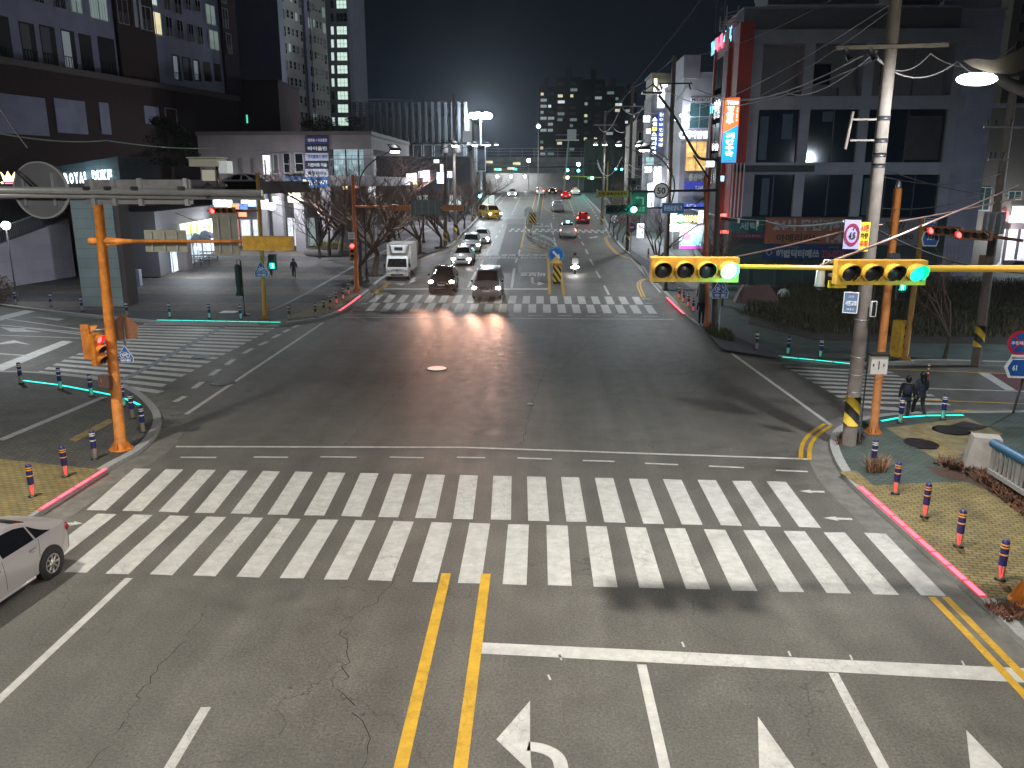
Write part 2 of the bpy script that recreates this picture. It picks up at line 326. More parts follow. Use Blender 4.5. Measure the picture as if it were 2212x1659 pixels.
# ---------------------------------------------------------------- sheets that follow the slope of the ground
BR = [50, 51, 52, 53, 54, 55, 56, 57, 58]+[62+k*8 for k in range(14)]+[172, 174, 176, 178, 180]
def clipY(p, y, keep_lo):
    out = []
    for i in range(len(p)):
        a, b = p[i], p[(i+1) % len(p)]; ia = (a[1] <= y) == keep_lo; ib = (b[1] <= y) == keep_lo
        if ia: out.append(a)
        if ia != ib and abs(b[1]-a[1]) > 1e-9: t = (y-a[1])/(b[1]-a[1]); out.append((a[0]+t*(b[0]-a[0]), y))
    return out
def sheet(mb, poly, h):
    p = [(q[0], q[1]) for q in poly]; ys = [q[1] for q in p]; cuts = [b for b in BR if min(ys)+.01 < b < max(ys)-.01]
    for c in cuts:
        lo = clipY(p, c, True); p = clipY(p, c, False)
        if len(lo) >= 3: mb.poly([(x, y, zt(y)+h) for x, y in lo])
    if len(p) >= 3: mb.poly([(x, y, zt(y)+h) for x, y in p])
def bigsheet(mb, poly, h, skirt=None):
    """large, possibly concave area: cut at the slope's breaks, triangulated; skirt drops the edge to the road"""
    bm = bmesh.new(); vs = [bm.verts.new((q[0], q[1], 0)) for q in poly]; bm.faces.new(vs)
    for b in BR:
        bmesh.ops.bisect_plane(bm, geom=bm.verts[:]+bm.edges[:]+bm.faces[:], plane_co=(0, b, 0), plane_no=(0, 1, 0))
    bmesh.ops.triangulate(bm, faces=bm.faces[:])
    bmesh.ops.recalc_face_normals(bm, faces=bm.faces[:])
    bm.verts.ensure_lookup_table()
    flip = sum(f.normal.z for f in bm.faces) < 0
    mb.quadv([(v.co.x, v.co.y, zt(v.co.y)+h) for v in bm.verts], [tuple((reversed if flip else list)([v.index for v in f.verts])) for f in bm.faces])
    bm.free()
def gp(pts, h=0): return [G(u, v, h) for u, v in pts]
def dense(pts, step=3.0):
    out = []
    for a, b in zip(pts, pts[1:]):
        n = max(1, int((Vector(b[:2])-Vector(a[:2])).length/step)); out += [(a[0]+(b[0]-a[0])*k/n, a[1]+(b[1]-a[1])*k/n) for k in range(n)]
    return out+[(pts[-1][0], pts[-1][1])]
def offs(pts, d):
    out = []
    for i, p in enumerate(pts):
        a = Vector(pts[max(i-1, 0)][:2]); b = Vector(pts[min(i+1, len(pts)-1)][:2]); t = (b-a).normalized(); out.append((p[0]-t.y*d, p[1]+t.x*d))
    return out
def ribbon(mb, pts, w, h, step=4.0):
    p = dense([(q[0], q[1]) for q in pts], step); a = offs(p, w/2); b = offs(p, -w/2)
    for i in range(len(p)-1): sheet(mb, [b[i], b[i+1], a[i+1], a[i]], h)
def smooth(pts, it=2):
    pts = [tuple(p[:2]) for p in pts]
    for _ in range(it):
        o = [pts[0]]
        for a, b in zip(pts, pts[1:]): o += [(a[0]*.75+b[0]*.25, a[1]*.75+b[1]*.25), (a[0]*.25+b[0]*.75, a[1]*.25+b[1]*.75)]
        pts = o+[pts[-1]]
    return pts
# ================================================================ THE GROUND
g = MB(); xs = [-500, -120, -40, -20, 0, 20, 40, 120, 500]; ys = [-40, 0, 25]+BR+[260, 400, 900]; vs = [(x, y, zt(y)) for y in ys for x in xs]; n = len(xs)
g.quadv(vs, [(j*n+i, j*n+i+1, (j+1)*n+i+1, (j+1)*n+i) for j in range(len(ys)-1) for i in range(n-1)], True)
struct('road', g, ASPH)
KH = .13
L_NEAR = gp([(0, 804), (150, 814), (250, 828), (300, 849), (335, 879), (353, 908), (340, 946), (300, 985), (243, 1012)])
L_NEAR = [(-60, L_NEAR[0].y-1.5)]+[tuple(p[:2]) for p in L_NEAR]+[(-12.35, 18), (-12.3, -30)]
L_FAR = gp([(-120, 640), (0, 663), (150, 681), (300, 695), (340, 699), (500, 704), (600, 704), (645, 698), (700, 690), (738, 675), (785, 640), (802, 627), (828, 603), (898, 556), (953, 541), (983, 529), (998, 506), (1015, 493), (1040, 464), (1065, 443), (1091, 419)])
L_FAR = [(-90, L_FAR[0].y-12)]+[tuple(p[:2]) for p in L_FAR]
R_NEAR = gp([(2300, 892), (2187, 894), (2085, 896), (2000, 896), (1920, 899), (1860, 908), (1818, 924), (1797, 938), (1789, 966), (1804, 1005), (1824, 1037), (1842, 1058), (2106, 1297), (2130, 1318), (2168, 1358), (2212, 1404)])
R_NEAR = [(70, R_NEAR[0].y+1)]+[tuple(p[:2]) for p in R_NEAR]+[(9.3, 9), (9.3, -30)]
R_FAR = gp([(2300, 792), (2184, 789), (1991, 783), (1946, 789), (1839, 792), (1689, 777), (1630, 767), (1568, 746), (1531, 724), (1485, 690), (1478, 679), (1440, 641), (1431, 632), (1403, 605), (1390, 590), (1382, 566), (1371, 556), (1356, 549), (1340, 537), (1326, 515), (1323, 508), (1311, 492), (1300, 462), (1256, 420)])
R_FAR = [(90, R_FAR[0].y+1)]+[tuple(p[:2]) for p in R_FAR]
def pave(name, edge, outer, m, closed_pts):
    e = smooth(edge, 2); inner = offs(e, KW*outer)
    mb = MB(); bigsheet(mb, inner+closed_pts, KH); struct(name, mb, m)
    k = MB(); ed = dense(e, 2.5); inn = offs(ed, KW*outer)
    for i in range(len(ed)-1):
        a, b, c, d = ed[i], ed[i+1], inn[i+1], inn[i]
        T_ = [(q[0], q[1], zt(q[1])+KH+.004) for q in (a, b, c, d)]; B = [(q[0], q[1], zt(q[1])-.05) for q in (a, b)]
        k.poly(T_ if outer > 0 else T_[::-1]); k.poly([B[0], B[1], T_[1], T_[0]])
        k.poly([T_[3], T_[2], (c[0], c[1], zt(c[1])), (d[0], d[1], zt(d[1]))])
    struct(name.replace('pavement', 'kerb'), k, KERB); return e
KW = .26
PV_D = pavers('plaza_pavers', (.085, .088, .095), (.05, .052, .058), (.02, .02, .02), band=3.4, dark=(2.1, 1.75, 1.5))
PV_N = pavers('dark_block_pavers', (.085, .082, .072), (.06, .062, .055), (.025, .025, .025), rot=.5)
PV_G = pavers('green_grey_pavers', (.075, .1, .085), (.06, .085, .072), (.03, .035, .03))
PV_Y = pavers('yellow_block_pavers', (.25, .195, .075), (.17, .135, .055), (.045, .035, .02), bw=.24, rh=.12, rot=.12)
PV_T = pavers('tactile_pavers', (.24, .18, .075), (.2, .15, .06), (.1, .07, .03), bw=.3, rh=.3)
PV_B = pavers('bright_pavers', (.2, .2, .2), (.17, .17, .175), (.08, .08, .08), bw=.4, rh=.4)
# edges run so that the pavement lies on the side named by `outer` (+1 left of travel, -1 right of travel)
e1 = pave('pavement_corner_left', L_NEAR, -1, PV_N, [(-60, -30)])
e2 = pave('pavement_plaza', L_FAR, 1, PV_D, [(L_FAR[-1][0]-3, 178), (-90, 178)])
e3 = pave('pavement_corner_right', R_NEAR, 1, PV_G, [(70, -30)])
e4 = pave('pavement_far_right', R_FAR, -1, PV_G, [(R_FAR[-1][0]+3, 178), (90, 178)])

# gutters: pale concrete bands beside the kerbs
gm = MB()
def gutter(edge, i0, i1, sgn, w=.45):
    p = edge[i0:i1]; a = dense(p, 4); b = offs(a, sgn*w)
    for i in range(len(a)-1): sheet(gm, [a[i], a[i+1], b[i+1], b[i]] if sgn < 0 else [b[i], b[i+1], a[i+1], a[i]], .0015)
gutter(e1, 2, len(e1), 1, .75); gutter(e2, 2, len(e2), -1, .4); gutter(e3, 6, len(e3), -1, .7); gutter(e4, 6, len(e4), 1, .4)
struct('gutter_path', gm, mat('gutter_concrete', (.14, .135, .12), .85, noise=.35, nscale=2, bump=.3))

# ---- overlays on the pavements
def over(name, polys, m, h=KH+.008):
    mb = MB()
    for p in polys: bigsheet(mb, [tuple(q[:2]) for q in gp(p, KH)], h)
    return struct(name, mb, m)
over('yellow_block_path', [[(-260, 985), (0, 992), (222, 1015), (78, 1103), (-130, 1240)],
     [(1858, 1050), (1960, 1045), (2084, 1041), (2170, 1075), (2290, 1150), (2420, 1292), (2135, 1293)],
     [(620, 686), (655, 672), (724, 640), (772, 636), (728, 668), (690, 683)], [(1452, 640), (1480, 632), (1545, 705), (1490, 686)],
     [(545, 696), (620, 690), (618, 697), (560, 700)]], PV_Y)
over('corner_block_path', [[(1914, 925), (2090, 903), (2166, 938), (2068, 985), (2020, 992)]], mat('worn_yellow_blocks', (.2, .165, .085), .85, noise=.4, nscale=2, bump=.3))
over('tactile_path', [[(148, 950), (235, 905), (248, 911), (165, 955)], [(1812, 1020), (1850, 1018), (1905, 1066), (1860, 1052)], [(1959, 925), (1978, 922), (2080, 988), (2058, 992)]], PV_T, KH+.013)
over('cycle_path', [[(1560, 755), (1500, 690), (1475, 640), (1370, 560), (1356, 540), (1372, 538), (1400, 560), (1505, 640), (1570, 690), (1690, 775)]], mat('cycle_path_dark', (.06, .058, .07), .8, noise=.2), KH+.010)
over('bright_shop_path', [[(1356, 535), (1345, 510), (1400, 510), (1470, 560), (1560, 640), (1520, 645), (1450, 590), (1395, 560)]], PV_B, KH+.012)
tp = MB(); ribbon(tp, gp([(0, 952), (225, 858)], KH), .28, KH+.016); ribbon(tp, gp([(585, 671), (760, 578), (905, 505), (962, 487)], KH), .3, KH+.016); struct('pavement_strip_path', tp, mat('pale_strip', (.26, .27, .28), .8, noise=.2))

# ---- paint on the road
wm = MB(); ym = MB(); HW = .005
def lnw(pts, w, mb=None, h=HW): ribbon(mb or wm, gp(pts), w, h+(.004 if mb is ym else 0))
def pol(pts, mb=None, h=HW): bigsheet(mb or wm, [tuple(q[:2]) for q in gp(pts)], h)
def bars(tl, tr, bl, br, n, frac, mb=None):
    """n bars between four pixel corners measured at the outer edges"""
    a, b, c, d = [G(*q) for q in (tl, tr, bl, br)]
    for i in range(n):
        s0 = i/(n-1+frac); s1 = (i+frac)/(n-1+frac); j = lambda: random.uniform(-.015, .015)
        P = [a.lerp(b, s0+j()*.03), a.lerp(b, s1+j()*.03), c.lerp(d, s1+j()*.03), c.lerp(d, s0+j()*.03)]
        sheet(wm, [(P[3].x, P[3].y+j()), (P[2].x, P[2].y+j()), (P[1].x, P[1].y+j()), (P[0].x, P[0].y+j())], HW)
bars((290, 1012), (1697, 1041), (187, 1102), (1773, 1140), 20, .54)
bars((210, 1110), (1913, 1153), (45, 1234), (2045, 1288), 21, .53)
bars((813, 636.4), (1380, 641.4), (795.5, 653), (1390.5, 657.7), 20, .53)
bars((805.5, 654.4), (1407, 659.4), (788, 672.4), (1419.8, 677.6), 20, .53)
bars((1100, 497.2), (1330, 500.8), (1098, 500.3), (1333, 504.2), 18, .53); bars((1105, 493.6), (1322, 496.8), (1103, 496.6), (1325, 500.2), 17, .53)
bars((1094, 413.4), (1250, 414), (1092, 414.6), (1252, 415.2), 16, .55)
# side street crossings (bars run along the side street's length)
def bars2(l0, l1, r0, r1, n, frac, skip=None):
    a, b, c, d = [G(*q) for q in (l0, l1, r0, r1)]
    for i in range(n):
        s0 = i/(n-1+frac); s1 = (i+frac)/(n-1+frac); P = [a.lerp(b, s0), a.lerp(b, s1), c.lerp(d, s1), c.lerp(d, s0)]
        sheet(wm, [(q.x, q.y) for q in (P[1], P[2], P[3], P[0])], HW)
bars2((313, 698.5), (76, 806), (606, 702.5), (350, 836), 17, .52)
sheet(wm, [tuple(q[:2]) for q in gp([(136, 814), (140, 820), (340, 850), (357, 845)])], HW)
bars2((1694, 790), (1830, 870), (1925, 803), (2055, 876), 9, .5)
pol([(1860, 876), (1867, 882), (1957, 889), (1935, 880)])
lnw([(698, 697), (402, 895)], .17)
for a, b in (((645, 702), (632, 708)), ((626, 711), (612, 718)), ((604, 722), (590, 730)), ((577, 738), (560, 746)), ((545, 753), (526, 763.5)), ((505, 776), (489, 788)), ((473, 798), (455, 811)), ((437, 825), (418, 839)), ((400, 856), (378, 868))): lnw([a, b], .24)
lnw([(0, 702), (180, 719)], .15); lnw([(0, 724), (190, 731)], .12); lnw([(15, 689), (185, 713)], .15); lnw([(60, 709), (187, 724)], .15); lnw([(-60, 760), (55, 768)], .15)
pol([(0, 683), (55, 670), (75, 673), (0, 693)]); pol([(-20, 795), (135, 736), (158, 738), (-20, 812)])
pol([(0, 707), (25, 717), (90, 717), (50, 711), (70, 708), (40, 709)]); pol([(70, 684), (125, 693), (140, 689), (95, 686)]); pol([(0, 741), (30, 735), (68, 745), (35, 741), (0, 744)])
lnw([(1580, 763), (1797, 920)], .15); lnw([(380, 965), (1000, 966.5), (1750, 992)], .12); lnw([(745, 685.5), (1455, 690)], .14)
for a, b, y0, y1 in ((390, 467, 988, 988.5), (548, 622, 987.5, 988), (692, 770, 987, 988), (842, 915, 987.5, 989), (987, 1048, 988, 989), (1118, 1192, 989.5, 992), (1259, 1327, 995, 997), (1393, 1465, 1001, 1004), (1531, 1607, 1007, 1010.5), (1676, 1745, 1016, 1019)): lnw([(a, y0), (b, y1)], .1)
for k in range(11): lnw([(766+k*62.4, 678.6+k*.48), (798+k*62.4, 678.8+k*.48)], .13)
for a, b in (((765, 670), (782, 670)), ((780, 656), (795, 656)), ((1387, 645.5), (1407, 645.8)), ((1394, 655), (1413, 655.5))): lnw([a, b], .14)
def small_arrow(p, q):
    a, b = G(*p), G(*q); d = (b-a); L_ = d.length; d.normalize(); n_ = Vector((-d.y, d.x, 0))
    pts = [a, a+d*L_*.5+n_*.13, a+d*L_*.45+n_*.05, b+n_*.07, b-n_*.05, a+d*L_*.45-n_*.06, a+d*L_*.5-n_*.15]
    bigsheet(wm, [tuple(x[:2]) for x in pts], HW)
small_arrow((1726, 1061), (1781, 1063)); small_arrow((1777, 1119), (1841, 1122)); small_arrow((180, 1131), (128, 1132))
lnw([(279, 1249), (0, 1510), (-120, 1622)], .16); lnw([(445, 1528), (330, 1720)], .16)
pol([(1036, 1388), (1380, 1404), (1800, 1425), (2212, 1444), (2300, 1448), (2300, 1480), (2212, 1475), (1800, 1452), (1380, 1430), (1034, 1412)])
lnw([(1386, 1436), (1445, 1700)], .16); lnw([(1800, 1454), (1930, 1700)], .16)
pol([(1145, 1514), (1072, 1598), (1150, 1672), (1146, 1640), (1146, 1632), (1145, 1597)])
# bent stem of the left-turn arrow, straight arrows
ribbon(wm, smooth(gp([(1140, 1612), (1175, 1617), (1207, 1634), (1214, 1665), (1218, 1720)]), 2), .2, HW, .5)
pol([(1637, 1548), (1722, 1668), (1690, 1664), (1700, 1760), (1664, 1760), (1660, 1664), (1640, 1668)])
pol([(2087, 1577), (2186, 1680), (2155, 1680), (2180, 1760), (2135, 1760), (2120, 1680), (2098, 1680)])
for u, v in ((1186, 1463), (1210, 1420), (1475, 1392), (1705, 1412), (1838, 1420), (2080, 1433)): lnw([(u-2, v-5), (u+3, v+6)], .035)
# middle distance: stop line and lane lines of the road ahead
pol([(824, 622.5), (1186, 622.8), (1187, 626), (822, 625.7)])
lnw([(1111, 579.7), (1105, 622)], .2); lnw([(1011, 621), (1028, 587)], .2)
for p in (((1114, 567.5), (1117, 557)), ((1120.5, 549), (1123, 539)), ((1039.8, 571.5), (1044, 560)), ((1051, 547.5), (1057, 538.5)), ((1062, 529.5), (1066, 521.8)), ((1070.5, 514.5), (1074, 508.3)), ((1078, 503), (1080, 497.3)), ((1084, 490.2), (1086.5, 485.3)),
          ((1315.5, 637), (1305, 617)), ((1296.5, 600.5), (1287.5, 586)), ((1281.8, 573), (1274.6, 560)), ((1270.4, 549.2), (1264.8, 539.2)), ((1261.2, 530.2), (1256.4, 522.6)), ((1253.3, 515.5), (1249.2, 509)), ((1240.8, 489.5), (1236.2, 481.5)), ((1247.3, 502), (1244, 496.8)),
          ((1192.8, 495), (1189.8, 481.5)), ((1195.8, 507), (1193.6, 499.5)), ((1198.8, 521.2), (1196.4, 513)), ((1201, 538.5), (1198.8, 529.5))): lnw(p, .17)
# far lanes converge on the crest
for x in (-8.3, -5.2): 
    for y in range(126, 176, 5): sheet(wm, [(x-.08, y), (x+.08, y), (x+.08, y+2.4), (x-.08, y+2.4)], HW)
for x in (1.1, 4.3, 7.5):
    for y in range(118, 180, 5): sheet(wm, [(x-.08+(y-118)*.003, y), (x+.08+(y-118)*.003, y), (x+.1, y+2.4), (x-.06, y+2.4)], HW)
sheet(wm, [(-12, 119.2), (-2.2, 119.2), (-2.2, 119.6), (-12, 119.6)], HW); sheet(wm, [(-1, 101), (9.5, 101), (9.5, 101.4), (-1, 101.4)], HW); sheet(wm, [(-12, 166), (-2, 166), (-2, 166.6), (-12, 166.6)], HW)
def flat_text(s, u0, u1, v0, v1, rot, bold=.03):
    a, b, c, d = G(u0, v1), G(u1, v1), G(u0, v0), G(u1, v0); cen = (a+b+c+d)/4; w = ((b-a).length+(d-c).length)/2; h = ((c-a).length+(d-b).length)/2
    k = -1 if rot else 1; sl = (zt(cen.y+.5)-zt(cen.y-.5)); m2 = MB(); m2.text(s, (cen.x, cen.y, zt(cen.y)+HW+.02), (k, 0, 0), (0, k, k*sl), w, h, bold); wm.quadv(m2.v, m2.f)
for u0, u1 in ((1120, 1181), (1050, 1115), (986, 1044)):
    flat_text('보호구역', u0, u1, 549, 554, True, .04); flat_text('어린이', u0+6, u1, 555, 559.5, True, .04)
flat_text('비보호', 1122, 1177.5, 588.5, 597.5, True, .045)
lnw([(1149.3, 599), (1150.5, 611.8), (1163, 612.6)], .22); pol([(1162, 608.5), (1177, 612.6), (1161.5, 617.3)])
flat_text('비보호', 1151, 1187, 487.5, 490.5, False, .04); lnw([(1171, 486.5), (1171, 483), (1163, 482.8)], .2); pol([(1163, 481.2), (1157.5, 482.8), (1163, 484.6)])
small = [(1271, 514.2), (1284, 515.8), (1281, 511.8), (1293, 512.3), (1285, 509.2), (1283, 511), (1273, 511.5)]
pol([(1270, 513.5), (1279, 515.5), (1280, 514), (1288, 514.3), (1287, 512.8), (1294, 511.6), (1286, 510), (1284, 511.5), (1276, 511.8)])
lnw([(882, 600), (896, 607), (882, 614)], .18); pol([(852, 612), (868, 617), (876, 611.5)])
lnw([(870, 614.5), (884, 613), (896, 600)], .22)
for u0, v0, u1, v1 in ((1322, 513, 1311, 492), (1431, 632, 1366, 558)): lnw([(u0-4, v0), (u1-3, v1)], .15)
# lay-by edge beyond the far kerb
lnw([(1366, 557), (1405, 600)], .15); lnw([(986, 484), (1004, 469), (1009, 460)], .2)

# yellow lines
def dbl(pts, gap=.2, w=.12):
    p = smooth(gp(pts), 2); ribbon(ym, offs(p, gap/2), w, HW+.004, 1.5); ribbon(ym, offs(p, -gap/2), w, HW+.004, 1.5)
dbl([(2027, 1290), (2120, 1385), (2212, 1481), (2330, 1610)], .27, .15)
dbl([(1790, 917), (1757, 938), (1740, 962), (1739, 992)], .24, .13)
lnw([(964, 1239), (864, 1665), (845, 1750)], .2, ym); lnw([(1050, 1240), (994, 1665), (983, 1750)], .2, ym)
dbl([(1284+106, 642), (1378, 615), (1385, 605), (1402, 601.5)]); dbl([(1322, 509), (1310, 511), (1307, 517), (1327, 545), (1350, 556), (1366, 558)])
dbl([(807, 636), (840, 612)]); dbl([(828+66, 566), (935, 551), (978, 538), (990, 527)], .05, .12)
for s in (0, 1): lnw([(1186+s*2.6, 636), (1184.5+s*2.6, 590), (1182.5+s*2.6, 556), (1178+s*3, 547), (1150, 541+s*1.2), (1124.5+s*2, 536.5), (1129+s*2, 513), (1139+s*1.5, 475), (1142+s, 466)], .12, ym)
lnw([(1217.5, 638), (1207, 570), (1203, 548)], .15, ym); lnw([(1219.5, 636), (1210, 575)], .1, ym)
for k in range(6): lnw([(1130+k*8, 533.5+k*1.3), (1152+k*8.5, 523.5+k*2.4)], .14, ym)
lnw([(1149, 492), (1148, 505), (1153, 476)], .12, ym)
for x, ya, yb in ((-.75, 118, 176), (-2.35, 118, 176), (9.6, 112, 172), (10.0, 112, 172)): ribbon(ym, [(x, ya), (x+.2, yb)], .12, HW)
ribbon(ym, smooth([(-.6, 119), (2.4, 120), (3.6, 123), (1.0, 128), (-.4, 140)]), .1, HW)
lnw([(1956, 863), (2300, 876)], .12, ym); lnw([(1900, 797), (2300, 812)], .12, ym); lnw([(2060, 887), (2300, 893)], .12, ym); lnw([(2000, 839.5), (2300, 848)], .13)
pol([(2110, 804), (2136, 806), (2194, 843), (2172, 843)])
struct('road_marking_white', wm, WHITE); struct('road_marking_yellow', ym, YEL)
rp = MB(); bigsheet(rp, [tuple(q[:2]) for q in gp([(2139, 806), (2300, 812), (2300, 847), (2197, 843)])], .003); struct('red_road_patch', rp, mat('red_asphalt', (.11, .035, .035), .8, noise=.2))
pt = MB(); bigsheet(pt, [tuple(q[:2]) for q in gp([(1168, 600), (1300, 600), (1310, 612), (1166, 612)])], .002)
bigsheet(pt, [tuple(q[:2]) for q in gp([(1150, 500), (1185, 500), (1192, 535), (1150, 522)])], .002); bigsheet(pt, [tuple(q[:2]) for q in gp([(1096, 484), (1132, 484), (1118, 590), (1066, 590)])], .002)
struct('repaired_road_patch', pt, mat('newer_asphalt', (.078, .077, .076), .7, noise=.25, nscale=3, bump=.3, bscale=60))
# cycle crossing band over the side street
sb = MB(); ribbon(sb, gp([(512, 690), (265, 822)]), .34, .009); struct('grey_strip_path', sb, mat('grey_strip', (.2, .215, .23), .7, noise=.35, nscale=5))
def manhole(u, v, r, label, m=None, h=0.0):
    p = G(u, v, h); mb = MB(); mb.cyl((0, 0, -.02), (0, 0, .012), r, n=28); mb.ring((0, 0, 0), 0, 0, 0) if False else None
    t = T('manhole_cover', label, 'manhole cover', (p.x, p.y, zt(p.y)+h)); t.add('rim', MB().cyl((0, 0, -.02), (0, 0, .008), r*1.14, n=28), mat('manhole_rim', (.07, .07, .07), .7)); c = MB(); c.cyl((0, 0, -.02), (0, 0, .014), r, n=28)
    for k in range(-3, 4): c.box((k*r*.24, 0, .016), (r*.06, 2*math.sqrt(max(0, r*r-(k*r*.24)**2))*.9, .006))
    t.add('lid', c, m or DARKM)
manhole(944, 796, .42, 'pale round manhole cover in the middle of the junction', mat('bright_iron', (.5, .5, .48), .35, .6))
manhole(481, 827.5, .45, 'round manhole cover on the white line of the left side street'); manhole(435, 771, .4, 'round manhole cover inside the left side street crossing')
manhole(2055, 930, .5, 'large dark manhole cover on the right pavement by the cyan strip', None, KH); manhole(1990, 959, .5, 'oval looking dark manhole cover in the right pavement behind the blue bollard', None, KH)
p = G(2094, 921, KH); single('access_hatch', MB().bx(-.45, .45, -.4, .4, 0, .015).bx(-.38, .38, -.33, .33, .015, .022), DARKM, 'square dark access hatch beside the large manhole on the right pavement', 'hatch', (p.x, p.y, KH), rz=.6)
p = G(1145, 873); single('road_stud', MB().box((0, 0, .012), (.2, .1, .024)).box((0, 0, .03), (.14, .06, .015)), ALU, 'small pale road stud alone on the junction asphalt', 'road stud', tuple(p))
p = G(495, 674, KH); single('access_hatch', MB().bx(-.5, .5, -.4, .4, 0, .015).bx(-.44, .44, -.34, .34, .015, .02), mat('pale_plate', (.6, .6, .6), .5), 'pale square hatch plate in the plaza beside the folded umbrella', 'hatch', (p.x, p.y, KH))

# ================================================================ LED strips in the kerb, bollards
def led(pts, m, label, h, w=.14):
    pts = [tuple(p[:2]) for p in gp(pts, KH)]; t = T('kerb_light_strip', label, 'light strip', (pts[0][0], pts[0][1], zt(pts[0][1])))
    cas = MB(); li = MB(); d = dense(pts, .62)
    for a, b in zip(d, d[1:]):
        A = Vector((a[0], a[1], zt(a[1])+h)); B = Vector((b[0], b[1], zt(b[1])+h)); dr = (B-A).normalized(); n_ = Vector((-dr.y, dr.x, 0))*w
        for mb, k, hh in ((cas, 1, .008), (li, .72, .014)):
            P = [A-n_*k/2+dr*(.0 if mb is cas else .03), B-n_*k/2-dr*(.0 if mb is cas else .03), B+n_*k/2-dr*(.0 if mb is cas else .03), A+n_*k/2+dr*(.0 if mb is cas else .03)]
            top = [q+Vector((0, 0, hh)) for q in P]; mb.quadv(P+top, [(4, 5, 6, 7), (0, 1, 5, 4), (1, 2, 6, 5), (2, 3, 7, 6), (3, 0, 4, 7)])
    t.add('casing', cas, mat('led_casing_red' if m is REDS else 'led_casing_teal', (.25, .02, .02) if m is REDS else (.02, .2, .18), .4, em=(1, .015, .03) if m is REDS else (0, .5, .4), es=.35 if m is REDS else .12), world=True)
    t.add('light_panel', li, m, world=True)
led([(86, 1103), (229, 1014)], REDS, 'red light strip along the kerb behind the silver car', KH+.014); led([(733, 672), (778, 640)], REDS, 'short red light strip at the left end of the distant crossing', KH+.014)
led([(1441, 643), (1477, 678)], REDS, 'short red light strip at the right end of the distant crossing', KH+.014); led([(1857, 1052), (2124, 1290)], REDS, 'long red light strip along the right kerb by yellow paving', KH+.014, .17)
led([(338, 692), (420, 693.5), (607, 697)], TEALS, 'cyan light strip at the far side of the left side street', KH+.014)
led([(50, 823), (130, 833), (200, 846), (245, 855), (275, 864), (302, 876)], TEALS, 'curved cyan light strip at the corner by the orange pole', KH+.014)
led([(1689, 772), (1760, 778.5), (1840, 787)], TEALS, 'cyan light strip on the far right kerb by two bollards', KH+.014); led([(1903, 911), (1945, 903), (2000, 899), (2082, 898)], TEALS, 'curved cyan light strip at the feet of the two walkers', KH+.014)
BLUE = mat('bollard_blue', (.02, .025, .12), .4); BAND = mat('reflective_amber', (.85, .42, .06), .35); BANDW = mat('reflective_white', (.8, .75, .6), .35); BLK2 = mat('bollard_black', (.02, .02, .022), .45)
def bollard(lite=None, band=BAND, body=BLUE):
    t = T('bollard', 'x', 'bollard')
    t.add('base', MB().lathe((0, 0, 0), [(0, .0), (.115, .0), (.115, .02), (.08, .035), (.07, .04)], 18), BLACK)
    t.add('steel_sleeve', MB().lathe((0, 0, 0), [(.07, .03), (.07, .36)], 18), mat('bollard_steel', (.6, .55, .47), .28, .85))
    t.add('post', MB().lathe((0, 0, 0), [(.078, .34), (.078, .83), (.072, .855), (.045, .875), (0, .88)], 18), body)
    for z in (.56, .715, .775): t.add('reflective_band', MB().lathe((0, 0, 0), [(.079, z), (.082, z+.004), (.082, z+.028), (.079, z+.032)], 18), band)
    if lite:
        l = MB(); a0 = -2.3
        l.tube([(.073*math.cos(a), .073*math.sin(a), z) for a, z in ((a0, .33), (a0+.1, .2), (a0+.3, .1), (a0+.5, .08), (a0+.75, .12), (a0+.85, .33))], .008, 6); t.add('painted_reflection', l, lite)  # glowing curve drawn on the sleeve as the kerb strip's reflection
    return t.o
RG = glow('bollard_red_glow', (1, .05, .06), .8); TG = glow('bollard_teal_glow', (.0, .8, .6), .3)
kinds = {'r': bollard(RG), 'n': bollard(None, BANDW), 't': bollard(TG, BANDW), 'b': bollard(None, BANDW, BLK2), 'rb': bollard(RG, BANDW, BLK2)}
used = set()
